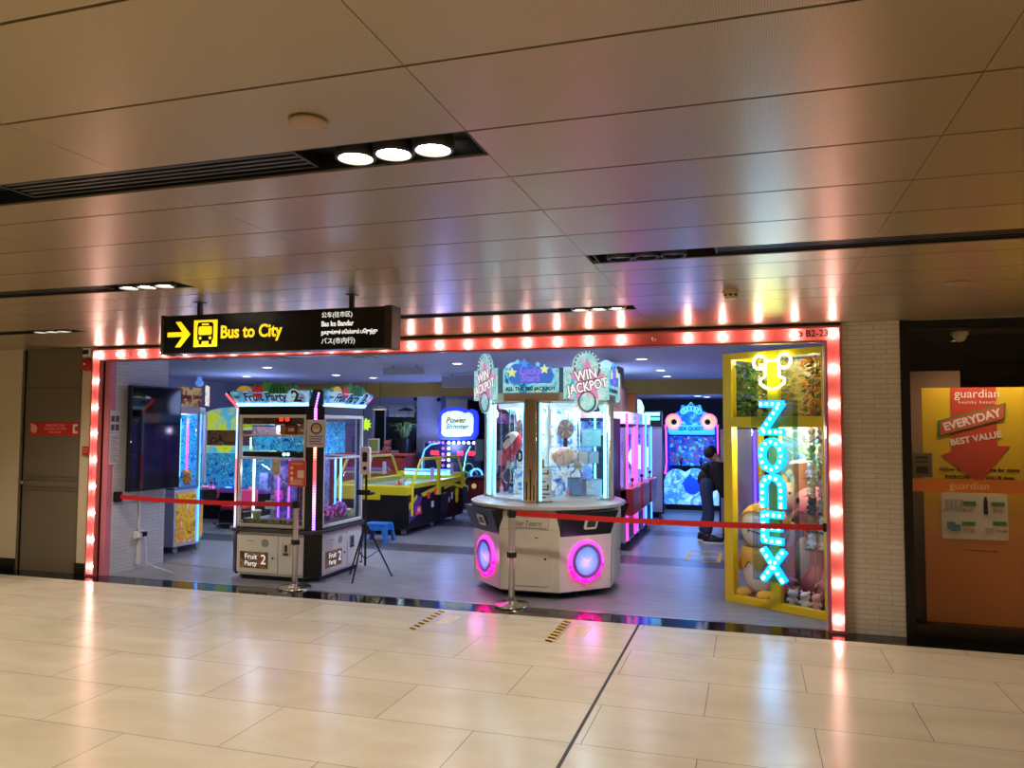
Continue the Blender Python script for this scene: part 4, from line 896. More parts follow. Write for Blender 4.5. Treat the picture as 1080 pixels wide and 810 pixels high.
for k, ang in enumerate((0, PI / 4, PI / 2, 3 * PI / 4, PI, 5 * PI / 4, 3 * PI / 2, 7 * PI / 4)):
    R = RZ(ang); D = 0.737
    if k % 2 == 0:           # cardinal faces: service doors
        m = MB(); m.T = R; m.box(-0.2, -D - 0.012, 0.13, 0.2, -D + 0.02, 0.64); p = build('service_door', m, JW, jm, bevel=0.004)
        m = MB(); m.T = R; m.lathe([(0, -D - 0.02), (0.012, -D - 0.02), (0.014, -D - 0.01), (0.014, -D)], (0.165, 0, 0.4), 12, 'y').box(0.06, -D - 0.014, 0.6, 0.09, -D - 0.008, 0.61); build('lock', m, DSTEEL, p)
        m = MB(); m.T = R; m.box(-0.17, -0.765, 0.7, 0.2, -0.72, 0.85); p2 = build('name_panel', m, JW, jm, bevel=0.01)
        if k == 0:
            o = text('StarTearn', 0.075, mat('name_grey', (120, 112, 108), 0.4), p2, (-0.02, -0.767, 0.745), shear=0.3, bold=0.001)
            o = text('PRIZE STATION', 0.04, mat('name_grey', (120, 112, 108), 0.4), p2, (0.03, -0.767, 0.815))
    else:                    # diagonal faces: control panel and round pink light
        m = MB(); m.T = R
        m.add([(-0.3, -0.75, 0.62), (0.3, -0.75, 0.62), (0.33, -0.85, 0.87), (-0.33, -0.85, 0.87), (-0.3, -0.7, 0.62), (0.3, -0.7, 0.62), (0.33, -0.72, 0.88), (-0.33, -0.72, 0.88)],
              [(0, 1, 2, 3), (4, 5, 6, 7), (0, 1, 5, 4), (2, 3, 7, 6), (0, 3, 7, 4), (1, 2, 6, 5)])
        cpn = build('control_panel', m, FB, jm, bevel=0.006)
        m = MB(); m.T = R @ Matrix.Translation((0.0, -0.804, 0.745)) @ Matrix.Rotation(-0.38, 4, 'X'); m.T = R @ Matrix.Translation((0.02, -0.803, 0.745)) @ Matrix.Rotation(0.38, 4, 'X')
        m.plate(rrect(-0.075, -0.06, 0.075, 0.06, 0.02), -0.012, 0.0); sc_ = build('coin_bezel', m, mat('bezel_cream', (210, 214, 180), 0.3), cpn)
        m = MB(); m.T = R @ Matrix.Translation((0.02, -0.803, 0.745)) @ Matrix.Rotation(0.38, 4, 'X'); m.plate(rrect(-0.05, -0.035, 0.05, 0.035, 0.01), -0.015, -0.01); build('screen', m, mat('bezel_screen', (46, 58, 44), 0.2), sc_)
        m = MB(); m.T = R @ Matrix.Translation((0, -0.745, 0.37)); m.torus((0, 0, 0), 0.185, 0.022, 'y', 40, 8); build('ring_light', m, RINGM, jm, label='glowing pink ring')
        m = MB(); m.T = R @ Matrix.Translation((0, -0.745, 0.37)); m.lathe([(0.17, 0), (0.17, -0.03), (0.14, -0.034), (0.135, -0.01)], n=36, axis='y'); rg = build('ring_bezel', m, mat('bezel_violet', (110, 92, 140), 0.35), jm)
        m = MB(); m.T = R @ Matrix.Translation((0, -0.745, 0.37)); m.lathe([(0, -0.03), (0.08, -0.026), (0.136, -0.012), (0.136, 0)], n=36, axis='y'); dc = build('disc', m, DISC, rg, label='blue disc')
        m = MB(); m.T = R @ Matrix.Translation((0, -0.776, 0.41))
        for q in range(3): m.tube([((0.035 + 0.018 * q) * math.cos(a_), 0.004 * q, 0.02 * q - 0.02 + (0.02 + 0.012 * q) * math.sin(a_)) for a_ in [PI + PI * i / 10 for i in range(11)]], 0.003, 6)
        build('wave_mark', m, mat('wave_white', (220, 230, 255), 0.4), dc)
        m = MB(); m.T = R @ Matrix.Translation((0, -0.745, 0.37))
        for q in range(11): a_ = PI * (1.08 + 0.84 * q / 10); m.sph((0.19 * math.cos(a_), -0.005, 0.19 * math.sin(a_)), 0.022 + 0.008 * (q % 3), 8)
        build('gem_rim', m, mat('gem_pink', (255, 30, 150), 0.3, emit=(255, 20, 140), es=2.5), rg)
        lamp('ring_glow', 'POINT', R @ Vector((0, -0.86, 0.34)), 1.6, (1.0, 0.25, 0.85), jm, 0.08)
# upper glass housing: square turned 45 degrees with narrow posts at its four corners
r_ = 0.70; c_ = 0.06
hp = []
for k in range(4):
    a = -PI / 2 + k * PI / 2; d = Vector((math.cos(a), math.sin(a))); n_ = Vector((-d.y, d.x))
    hp += [tuple(d * r_ - n_ * c_), tuple(d * r_ + n_ * c_)]
MIRROR = mat('mirror_post', (246, 232, 208), 0.16, 1.0)
for k in range(4):
    a = k * PI / 2; R = RZ(a)
    m = MB(); m.T = R; m.box(-0.06, -r_ - 0.012, 0.93, 0.06, -r_ + 0.05, 1.98); po = build('corner_post', m, MIRROR if k == 0 else JW, jm, bevel=0.004, label='mirrored gold front post' if k == 0 else None)
    if k == 0:
        m = MB(); m.box(-0.045, -r_ - 0.016, 0.97, -0.03, -r_ - 0.011, 1.15).box(-0.005, -r_ - 0.016, 0.97, 0.01, -r_ - 0.011, 1.28).box(0.03, -r_ - 0.016, 0.97, 0.045, -r_ - 0.011, 1.12); build('sticker', m, mat('sticker_dark', (60, 44, 36), 0.4), po)
    for s_ in (-1, 1):
        m = MB(); m.T = R; m.tube([(s_ * 0.085, -r_ + 0.06, 0.95), (s_ * 0.085, -r_ + 0.06, 1.96)], 0.014, 8); build('light_tube', m, LED_C, po, label='cyan light tube')
    # diagonal panes (normal at 45 degrees)
    R2 = RZ(a + PI / 4); D = (r_ + c_) * math.cos(PI / 4) - 0.01; hw = 0.44
    m = MB(); m.T = R2; m.box(-hw, -D, 0.945, hw, -D + 0.006, 1.96); pn = build('pane', m, GLASS, jm)
    m = MB(); m.T = R2
    for q in ((-hw, -hw + 0.02), (hw - 0.02, hw)): m.box(q[0], -D - 0.012, 0.935, q[1], -D + 0.015, 1.97)
    m.box(-hw, -D - 0.012, 0.935, hw, -D + 0.015, 0.96).box(-hw, -D - 0.012, 1.945, hw, -D + 0.015, 1.97); build('pane_frame', m, CHROME, pn)
build('header_band', MB().prism(octp(0.70), 1.96, 2.05), mat('header_beige', (206, 180, 160), 0.3, 0.3), jm, bevel=0.006)
build('roof', MB().prism(octp(0.66), 2.05, 2.3), mat('roof_grey', (110, 112, 130), 0.5), jm)
STARART = art('star_marquee', [(30, 90, 160), (60, 170, 220), (150, 235, 245), (190, 235, 245), (80, 190, 200)], 9, 0.6, dist=1.5)
JACK = art('jackpot_art', [(70, 190, 205), (150, 230, 232), (210, 245, 240), (110, 215, 222), (225, 190, 225), (200, 235, 190)], 8, 0.6, dist=1.0)
PLASTIC = glass('clear_acrylic', (210, 240, 240), 1.2)
lite = lambda nm, c, e=0.9: mat(nm, c, 0.4, emit=c, es=e)
for k in range(8):
    ang = k * PI / 4; R = RZ(ang); D = 0.72
    if k % 2 == 0:
        m = MB(); m.T = R; m.box(-0.29, -D, 2.05, 0.29, -D + 0.03, 2.29); mq = build('marquee_panel', m, STARART, jm, bevel=0.004)
        m = MB(); m.T = R
        m.plate([(-0.2, 2.14), (0.22, 2.14), (0.25, 2.22), (0.2, 2.31), (0.12, 2.33), (0.05, 2.31), (-0.04, 2.36), (-0.11, 2.37), (-0.2, 2.32), (-0.24, 2.22)], -D - 0.012, -D - 0.004); cl = build('cloud_cutout', m, lite('cloud_blue', (70, 120, 220), 0.7), mq)
        for i, (x, z, s_, c) in enumerate(((-0.19, 2.25, 0.055, (220, 235, 130)), (-0.06, 2.34, 0.05, (80, 150, 235)), (0.15, 2.28, 0.05, (225, 240, 150)), (-0.13, 2.36, 0.03, (110, 200, 240)), (0.08, 2.33, 0.03, (120, 210, 240)))):
            m = MB(); m.T = R; m.plate(star(x, z, s_, s_ * 0.45), -D - 0.02, -D - 0.012); build('star_cutout', m, lite('star_%d' % i, c), cl, smooth=False)
        if k in (0, 2):
            for tx, z, sz, mt_, off in (('Lucky', 2.265, 0.1, lite('txt_violet', (150, 110, 235)), 0.013), ('Stars', 2.19, 0.1, lite('txt_violet', (150, 110, 235)), 0.013), ('ALL THE BIG JACKPOT', 2.085, 0.052, mat('txt_bronze', (40, 50, 56), 0.4), 0.001)):
                o = text(tx, sz, mt_, mq, (0, -D - off, z), bold=0.002, shear=0.15 if z > 2.1 else 0); o.data.transform(R)
    else:
        out = [(-0.27, 1.98)] + [(-0.27, 2.3)] + circle(0, 2.3, 0.17, 14, PI, 0)[0:14] + [(0.27, 2.3), (0.27, 1.98), (0.14, 1.98)] + circle(0, 1.98, 0.14, 10, 0, -PI)[1:]
        m = MB(); m.T = R; m.plate(out, -D - 0.05, -D - 0.035); pk = build('jackpot_plate', m, JACK, jm, label='glowing Win Jackpot sign plate')
        m = MB(); m.T = R
        m.torus((0, -D - 0.05, 2.31), 0.15, 0.012, 'y', 28, 6).torus((0, -D - 0.05, 1.96), 0.1, 0.012, 'y', 24, 6); build('bolt_ring', m, mat('ring_silver', (150, 160, 170), 0.3, 0.6), pk)
        m = MB(); m.T = R; m.box(-0.02, -D - 0.035, 2.1, 0.02, -D + 0.03, 2.2); build('bracket', m, GREYP, pk)
        m = MB(); m.T = R; m.plate(star(-0.0, 2.17, 0.235, 0.115), -D - 0.058, -D - 0.05); build('star_cutout', m, lite('jack_pink', (240, 150, 205), 0.55), pk, smooth=False)
        m = MB(); m.T = R
        for i in range(12): a_ = PI * i / 11; m.sph((0.15 * math.cos(a_), -D - 0.058, 2.31 + 0.15 * math.sin(a_)), 0.012, 8)
        build('rim_bulbs', m, lite('rim_bulb', (190, 225, 225), 0.8), pk)
        jt = mat('jack_dark', (58, 50, 84), 0.4); jw = lite('jack_white', (255, 255, 250), 0.9)
        for tx, x, z, sz in (('WIN', -0.02, 2.225, 0.15), ('JACKPOT', 0.0, 2.11, 0.135)):
            for mt_, off, bd in ((jt, 0.0595, 0.009), (jw, 0.062, 0.002)):
                o = text(tx, sz, mt_, pk, (x, -D - off, z), bold=bd, spin=0.2, wide=0.86); o.data.transform(R)
lamp('cabinet_light', 'POINT', (0, -0.4, 1.85), 9, (0.72, 0.9, 1), jm, 0.06); lamp('cabinet_light', 'POINT', (0.4, 0, 1.85), 8, (0.72, 0.9, 1), jm, 0.06); lamp('cabinet_light', 'POINT', (-0.4, 0, 1.85), 8, (0.72, 0.9, 1), jm, 0.06)
lamp('top_glow', 'POINT', (0.1, 0.3, 2.36), 22, (0.35, 0.45, 1), jm, 0.3)  # unseen blue lamp added behind the marquee to colour the ceiling
# inner mechanism
build('playfield', MB().lathe([(0, 0.936), (0.6, 0.936), (0.6, 0.965), (0.35, 0.99), (0, 0.99)], n=40), mat('field_white', (226, 232, 240), 0.25), jm)
ICEART = art('ice_art', [(20, 60, 150), (90, 150, 225), (200, 225, 250), (240, 250, 255), (110, 170, 230)], 7, 0.35, dist=1.6)
build('centre_column', MB().prism(octp(0.33, PI / 8), 0.97, 1.96), ICEART, jm)
build('ceiling_tray', MB().prism(octp(0.5), 1.9, 1.95), mat('tray_white', (225, 235, 245), 0.3, emit=(180, 225, 255), es=0.6), jm)
for k in range(4):
    R = RZ(k * PI / 2 + PI / 4)
    m = MB(); m.T = R @ Matrix.Translation((0, -0.335, 1.68)); m.lathe([(0, -0.03), (0.1, -0.03), (0.105, -0.015), (0.105, 0), (0, 0)], n=28, axis='y'); wh = build('prize_wheel', m, mat('wheel_grey', (130, 140, 165), 0.35), jm)
    m = MB(); m.T = R @ Matrix.Translation((0, -0.368, 1.68))
    for i in range(8):
        a0, a1 = i * PI / 4, (i + 0.5) * PI / 4; m.mt(i % 2).plate([(0.02 * math.cos(a0), 0.02 * math.sin(a0))] + [(0.085 * math.cos(a0 + (a1 - a0) * q / 3), 0.085 * math.sin(a0 + (a1 - a0) * q / 3)) for q in range(4)], -0.003, 0.0)
    build('wheel_sectors', m, [mat('sector_pink', (225, 130, 150), 0.4), mat('sector_yellow', (220, 215, 130), 0.4)], wh, smooth=False)
    m = MB(); m.T = R @ Matrix.Translation((0, -0.335, 1.53)); m.box(-0.02, -0.03, -0.1, 0.02, 0.0, 0.06).torus((0, -0.015, -0.14), 0.05, 0.014, 'y', 20, 6); build('wheel_stand', m, BLACK, jm)
    m = MB(); m.T = R @ Matrix.Translation((0, -0.335, 1.12)); m.box(-0.15, -0.015, -0.12, 0.15, 0, 0.12); build('poster_panel', m, ICEART, jm)
# crane rails and claws
for k in range(2):
    R = RZ(PI / 4 + k * -PI / 2 - 0.0)
    x0 = 0.12 if k == 0 else -0.1
    m = MB(); m.T = R; m.tube([(x0, -0.42, 1.3), (x0, -0.42, 1.9)], 0.011, 8); rod = build('crane_rod', m, CHROME, jm)
    m = MB(); m.T = R; m.lathe([(0, 1.34), (0.045, 1.34), (0.05, 1.3), (0.04, 1.26), (0, 1.26)], (x0, -0.42, 0), 16)
    build('crane_head', m, WHITE, rod)
    m = MB(); m.T = R
    for i in range(3): a_ = i * 2 * PI / 3 + 0.4; c, s_ = math.cos(a_), math.sin(a_); m.tube([(x0 + 0.02 * c, -0.42 + 0.02 * s_, 1.27), (x0 + 0.085 * c, -0.42 + 0.085 * s_, 1.2), (x0 + 0.06 * c, -0.42 + 0.06 * s_, 1.12), (x0 + 0.025 * c, -0.42 + 0.025 * s_, 1.1)], 0.008, 6)
    build('claw', m, CHROME, rod)
# contents, each prize a thing
def JP_(k, u, v, z):
    """point at u along and v behind the pane k (0 = right diagonal, 1 = left diagonal)"""
    R = RZ(PI / 4 if k == 0 else -PI / 4); p = R @ Vector((u, -0.5 + v, 0)); return (JX + p.x, JY + p.y, z)
t = thing('inflatable_toy', 'red and white rounded toy hanging inside the left pane of the jackpot cabinet', 'toy', JP_(1, 0.0, 0.07, 1.52), -PI / 4)
build('body', MB().sph((0, 0, 0), (0.17, 0.065, 0.11), 20, ry=-0.5), mat('toy_red', (206, 30, 48), 0.35), t)
build('top_patch', MB().sph((-0.012, -0.02, 0.03), (0.16, 0.066, 0.08), 20, ry=-0.5), mat('toy_cream', (240, 222, 200), 0.4), t, label='cream top patch')
build('slot_mark', MB().at((-0.01, -0.078, 0.05), 0, 0.35, -0.5).box(-0.07, -0.008, -0.018, 0.07, 0.008, 0.018), mat('toy_mark', (50, 24, 30), 0.5), t)
build('foot', MB().sph((-0.11, -0.02, -0.08), (0.045, 0.045, 0.05), 12), mat('toy_red', (206, 30, 48), 0.35), t)
build('foot', MB().sph((0.0, -0.02, -0.12), (0.04, 0.04, 0.08), 12), mat('toy_red', (206, 30, 48), 0.35), t)
build('hanging_cord', MB().tube([(0.02, 0, 0.08), (0.03, 0, 0.44)], 0.003, 6), WHITE, t)
def bag(label, loc, rz, cols, s=1.0):
    t = thing('prize_bag', label, 'prize pack', loc, rz)
    nm = '_%d_%d' % (cols[0][0], cols[0][1])
    build('pouch', MB().sph((0, 0, 0.1 * s), (0.15 * s, 0.06 * s, 0.1 * s), 16), art('bag' + nm, cols, 14, 0.12), t)
    build('tag', MB().box(-0.06 * s, -0.065 * s, 0.05 * s, 0.06 * s, -0.058 * s, 0.13 * s), art('bagtag' + nm, [(230, 220, 190), cols[0], (90, 80, 60)], 30), t)
    return t
# acrylic ledges that carry prizes
for k, u, z, l in ((0, -0.08, 1.285, 'clear acrylic ledge behind the right pane'), (1, -0.12, 1.27, 'clear acrylic ledge behind the left pane')):
    m = MB(); m.T = RZ(PI / 4 if k == 0 else -PI / 4); m.box(u - 0.22, -0.47, z, u + 0.26, -0.345, z + 0.012); build('acrylic_ledge', m, PLASTIC, jm, label=l)
bag('white prize pack with yellow print on the ledge behind the right pane', JP_(0, -0.05, 0.09, 1.298), PI / 4, [(236, 230, 220), (240, 200, 220), (200, 180, 120), (60, 64, 70)])
for i, (k, u, v, z, w, h, c, l) in enumerate(((1, -0.25, 0.08, 1.283, 0.1, 0.16, (190, 120, 140), 'rosy prize carton on the ledge behind the left pane, leftmost'), (1, -0.13, 0.08, 1.283, 0.1, 0.15, (200, 60, 70), 'red prize carton on the ledge behind the left pane'),
        (0, 0.3, 0.1, 0.992, 0.2, 0.16, (196, 214, 236), 'pale blue carton on the playfield behind the right pane'), (0, 0.1, 0.12, 0.992, 0.14, 0.18, (120, 160, 220), 'blue carton on the playfield behind the right pane'), (0, 0.34, 0.16, 1.5, 0.18, 0.18, (170, 226, 230), 'mint carton on the upper shelf behind the right pane'), (0, 0.2, 0.16, 1.32, 0.12, 0.13, (224, 220, 226), 'white carton on the lower shelf behind the right pane'), (0, 0.34, 0.16, 1.32, 0.12, 0.12, (210, 214, 226), 'grey-white carton on the lower shelf behind the right pane'))):
    p = JP_(k, u, v, z); prize_box(l, p, w, 0.1, h, c, None, rz=PI / 4 if k == 0 else -PI / 4)
for z in (1.31, 1.488): 
    m = MB(); m.T = RZ(PI / 4); m.box(0.14, -0.46, z, 0.43, -0.345, z + 0.011); build('acrylic_ledge', m, PLASTIC, jm, label='clear acrylic shelf at the right edge of the right pane')
t = thing('maze_plate', 'pale zigzag maze plate standing behind the front post', 'prize plate', (JX + 0.09, JY - 0.56, 0.94), 0.1)
build('plate', MB().box(-0.09, 0, 0, 0.09, 0.012, 0.34), mat('maze_pale', (222, 206, 190), 0.35), t)
z_ = MB()
for r in range(4):
    z_.box(-0.07, -0.006, 0.04 + r * 0.08, 0.06 if r % 2 else 0.03, 0, 0.055 + r * 0.08).box(0.045 if r % 2 else -0.07, -0.006, 0.04 + r * 0.08, 0.06 if r % 2 else -0.055, 0, 0.11 + r * 0.07).box(-0.02, -0.006, 0.075 + r * 0.08, 0.07, 0, 0.088 + r * 0.075)
build('maze_lines', z_, mat('maze_line', (92, 74, 66), 0.5), t)
t = thing('hanging_streamer', 'long white twisted streamer hanging behind the front post', 'streamer', (JX + 0.13, JY - 0.5, 1.2))
build('streamer', MB().tube([(0.008 * math.sin(i * 1.3), 0.006 * math.cos(i * 1.7), 0.72 - i * 0.06) for i in range(12)], [0.012, 0.022, 0.03, 0.034, 0.03, 0.034, 0.026, 0.02, 0.016, 0.014, 0.012, 0.01], 10), mat('streamer_white', (236, 232, 226), 0.4), t)
build('streamer_hook', MB().torus((0, 0, 0.735), 0.014, 0.003, 'y', 14, 6), CHROME, t)
t = thing('key_ring_card', 'bronze patterned key ring card hanging at the left edge of the right pane', 'prize card', JP_(0, -0.33, 0.09, 1.12), PI / 4)
build('card', MB().box(-0.045, 0, 0.06, 0.045, 0.01, 0.25), art('bronze_art', [(70, 52, 36), (150, 120, 80), (210, 190, 150), (90, 70, 60)], 30), t)
build('charm', MB().torus((0, 0.005, 0.03), 0.03, 0.009, 'y', 18, 6), BLACK, t)
# rows of little plush prizes on the playfield
cols = [(240, 240, 248), (170, 200, 240), (236, 196, 214), (120, 170, 230), (250, 236, 190), (90, 110, 180)]
def mini_plush(label, loc, col, s, rz=0, group=None, ears='round'):
    t = thing('small_plush', label, 'plush toy', loc, rz, group)
    m_ = mat('plush_%d_%d_%d' % col, col, 0.9)
    build('body', MB().sph((0, 0, 0.42 * s), (0.36 * s, 0.32 * s, 0.42 * s), 14), m_, t)
    hd = build('head', MB().sph((0, -0.04 * s, 1.0 * s), (0.42 * s, 0.38 * s, 0.36 * s), 14), m_, t)
    for sx in (-1, 1):
        if ears == 'round': build('ear', MB().sph((sx * 0.3 * s, 0, 1.32 * s), (0.13 * s, 0.08 * s, 0.14 * s), 10), m_, hd)
        else: build('ear', MB().sph((sx * 0.16 * s, 0, 1.52 * s), (0.08 * s, 0.06 * s, 0.26 * s), 10, ry=sx * 0.15), m_, hd)
        build('eye', MB().sph((sx * 0.15 * s, -0.4 * s, 1.04 * s), 0.04 * s, 8), BLACK, hd)
        build('arm', MB().sph((sx * 0.36 * s, -0.14 * s, 0.52 * s), (0.12 * s, 0.14 * s, 0.22 * s), 10, ry=sx * -0.5), m_, t)
        build('leg', MB().sph((sx * 0.2 * s, -0.28 * s, 0.13 * s), (0.15 * s, 0.2 * s, 0.13 * s), 10), m_, t)
    build('nose', MB().sph((0, -0.42 * s, 0.94 * s), (0.05 * s, 0.03 * s, 0.035 * s), 8), BLACK, hd)
    return t
names_ = ['white', 'pale blue', 'pink', 'sky blue', 'cream', 'indigo']
for k in range(2):
    for i in range(5):
        u = -0.32 + i * 0.16; v = 0.08 + 0.03 * (i % 2); ci = (i + 2 * k) % 6
        mini_plush('small %s plush on the playfield behind the %s pane of the jackpot cabinet' % (names_[ci], 'right' if k == 0 else 'left'), JP_(k, u, v + 0.02, 0.966), cols[ci], 0.062, PI / 4 if k == 0 else -PI / 4, 'plush prizes in the jackpot cabinet', 'round' if i % 2 else 'long')
# ---------------------------------------------------------------- left claw machine by the television
lc = thing('claw_machine', 'white claw machine with yellow artwork door behind the television wall', 'arcade machine', (-7.62, 8.95, 0))
fp = [(0.32, -0.42), (0.36, -0.02), (-0.06, 0.62), (-0.5, 0.62), (-0.5, -0.42)]
sc2 = lambda f: [(x * f, y * f) for x, y in fp]
LW = mat('claw_white', (206, 208, 220), 0.35)
for k in range(4): build('caster', MB().cyl((( -0.4, 0.26, 0.26, -0.4)[k], (-0.34, -0.34, 0.1, 0.5)[k], 0.045), 0.045, 0.03, 'x', 16), GREYP, lc)
build('base', MB().prism(fp, 0.09, 0.84), LW, lc, bevel=0.006)
build('bed', MB().prism(sc2(0.97), 0.84, 0.88), mat('bed_blue', (90, 130, 190), 0.3), lc)
build('top', MB().prism(fp, 1.86, 1.96), LW, lc, bevel=0.006)
YELA = art('cartoon_yellow', [(20, 22, 30), (230, 170, 30), (250, 214, 70), (236, 150, 40), (250, 244, 220)], 4.5, 0.12, dist=1.5)
def facequad(a, b, z0, z1, off, mbx):
    A = Vector((*a, 0)); B = Vector((*b, 0)); d = (B - A).normalized(); n_ = Vector((d.y, -d.x, 0)); A = A + n_ * off; B = B + n_ * off; i = n_ * 0.012
    mbx.add([(A.x, A.y, z0), (B.x, B.y, z0), (B.x, B.y, z1), (A.x, A.y, z1), (A.x - i.x, A.y - i.y, z0), (B.x - i.x, B.y - i.y, z0), (B.x - i.x, B.y - i.y, z1), (A.x - i.x, A.y - i.y, z1)],
            [(0, 1, 2, 3), (4, 5, 6, 7), (0, 1, 5, 4), (2, 3, 7, 6), (0, 3, 7, 4), (1, 2, 6, 5)]); return mbx
def lerp2(a, b, t_): return (a[0] + (b[0] - a[0]) * t_, a[1] + (b[1] - a[1]) * t_)
for i in range(2):
    a, b = fp[i], fp[i + 1]
    build('art_door', facequad(lerp2(a, b, 0.08), lerp2(a, b, 0.92), 0.14, 0.8, 0.006, MB()), YELA, lc)
    build('pane', facequad(a, b, 0.88, 1.86, -0.004, MB()), GLASS, lc)
build('pane', facequad(fp[4], fp[0], 0.88, 1.86, -0.004, MB()), GLASS, lc)
for i, (x, y) in enumerate(fp):
    build('corner_post', MB().box(x - 0.02, y - 0.02, 0.86, x + 0.02, y + 0.02, 1.88), LW, lc)
led('light_tube', LED_B, lc, [(0.375, -0.02, 0.12), (0.375, -0.02, 1.86)], 0.013); led('light_tube', LED_B, lc, [(0.26, -0.3, 1.0), (0.26, -0.3, 1.8)], 0.013); led('light_tube', LED_C, lc, [(-0.4, 0.5, 0.95), (-0.4, 0.5, 1.8)], 0.013); led('light_tube', LED_P, lc, [(-0.1, 0.3, 0.95), (-0.1, 0.3, 1.8)], 0.012)
build('back_panel', MB().box(-0.49, 0.59, 0.88, -0.08, 0.61, 1.86).box(-0.49, -0.4, 0.88, -0.47, 0.6, 1.86), BLUEART, lc)
cb_ = build('control_box', MB().prism([(0.33, 0.02), (0.56, 0.12), (0.36, 0.44), (0.1, 0.4)], 0.68, 0.82), FB, lc, bevel=0.01)
build('joystick', MB().tube([(0.42, 0.18, 0.82), (0.42, 0.18, 0.9)], 0.008, 8).sph((0.42, 0.18, 0.91), 0.025, 12), REDP, cb_)
build('start_button', MB().lathe([(0, 0.845), (0.03, 0.84), (0.035, 0.82)], (0.34, 0.3, 0), 14), LED_P, cb_)
BRN = art('brown_marquee', [(150, 110, 50), (220, 190, 120), (120, 30, 30), (230, 210, 150)], 8, 0.25)
m = MB(); facequad((0.3, -0.42), (0.34, 0.0), 1.96, 2.22, 0.03, m); mk = build('marquee_sign', m, BRN, lc, label='brown marquee board')
o = text('Beast Land', 0.085, mat('beast_red', (120, 24, 26), 0.4), mk, (0, 0, 0), bold=0.003); o.data.transform(Matrix.Translation((0.367, -0.2, 2.09)) @ RZ(PI / 2 - 0.095))
m = MB(); facequad((0.36, 0.02), (0.14, 0.37), 1.98, 2.26, 0.05, m); build('marquee_sign', m, art('yellow_marquee', [(250, 220, 90), (255, 250, 210), (160, 120, 30), (240, 200, 60)], 9, 0.7), lc, label='lit yellow marquee board')
build('topper_figure', MB().sph((0.2, 0.15, 2.3), (0.06, 0.06, 0.05), 12).sph((0.2, 0.15, 2.36), 0.035, 10), mat('topper_blue', (120, 170, 240), 0.4, emit=(100, 160, 255), es=0.5), lc)
lamp('cabinet_light', 'POINT', (-0.05, 0.1, 1.75), 7, (0.6, 0.8, 1), lc, 0.05)
for i, (x, y, c, l) in enumerate(((-7.5, 8.72, (230, 60, 90), 'red plush in the left claw machine'), (-7.78, 8.85, (250, 240, 250), 'white plush in the left claw machine'), (-7.55, 9.05, (240, 170, 60), 'orange plush in the left claw machine'), (-7.88, 9.15, (110, 180, 250), 'blue plush in the left claw machine'))):
    mini_plush(l, (x, y, 0.882), c, 0.14, 0.9)
# ---------------------------------------------------------------- redemption cabinet behind (dome top, seen between the two machines)
rc = thing('redemption_machine', 'wide blue redemption game with yellow-green canopy behind the fruit machine', 'arcade machine', (-8.95, 12.0, 0))
build('base', MB().box(-0.95, 0, 0.0, 0.75, 0.9, 0.52), FB, rc, bevel=0.01)
build('ledge', MB().box(-0.98, -0.2, 0.5, 0.78, 0.2, 0.58), mat('ledge_violet', (110, 80, 160), 0.4, emit=(120, 60, 200), es=0.2), rc, bevel=0.02)
build('screen_bank', MB().box(-0.92, 0.05, 0.58, 0.72, 0.12, 1.2), BLUEART, rc)
build('body', MB().box(-0.95, 0.12, 0.5, 0.75, 0.9, 1.95), mat('cab_navy', (30, 34, 80), 0.4), rc, bevel=0.01)
gc = art('green_canopy', [(150, 190, 30), (210, 225, 60), (80, 190, 220), (240, 200, 40)], 3.0, 0.55)
build('lower_canopy', MB().side([(-0.1, 1.22), (-0.06, 1.3), (0.12, 1.34), (0.12, 1.2)], -0.97, 0.77), gc, rc)
build('house_panel', MB().box(-0.93, 0.07, 1.34, 0.73, 0.12, 1.62), art('brown_house', [(84, 52, 34), (140, 92, 56), (70, 44, 40), (176, 130, 90)], 5, 0.12), rc)
dm_ = [(0.86 * math.cos(PI * i / 12) - 0.1, 1.62 + 0.42 * math.sin(PI * i / 12)) for i in range(13)]
build('dome_canopy', MB().plate(dm_, -0.05, 0.2), gc, rc)
for k in range(3): build('button', MB().lathe([(0, 0.6), (0.05, 0.595), (0.055, 0.58)], (-0.6 + k * 0.5, -0.05, 0), 14), (LED_P, LED_B, LED_R)[k], rc)
led('light_tube', LED_V, rc, [(-0.9, 0.03, 0.56), (0.72, 0.03, 0.56)], 0.012)
lamp('top_glow', 'POINT', (0, 0.4, 2.1), 40, (0.35, 0.45, 1), rc, 0.4)  # blue lamp added over the canopy for the ceiling tint
t = thing('ride_seat', 'dark low kiddie seat machine on the floor left of the fruit machine', 'arcade seat', (-8.2, 11.1, 0))
build('seat_base', MB().box(-0.25, -0.2, 0.03, 0.25, 0.25, 0.3), FB, t, bevel=0.03); build('seat', MB().box(-0.22, -0.2, 0.3, 0.22, 0.2, 0.38), mat('seat_red', (170, 40, 60), 0.4), t, bevel=0.03); build('backrest', MB().box(-0.22, 0.16, 0.36, 0.22, 0.24, 0.62), mat('seat_pink', (220, 80, 130), 0.4, emit=(255, 80, 160), es=0.25), t, bevel=0.03)
led('foot_rail', CHROME, t, [(-0.2, -0.22, 0.03), (-0.2, -0.4, 0.12), (0.2, -0.4, 0.12), (0.2, -0.22, 0.03)], 0.012)
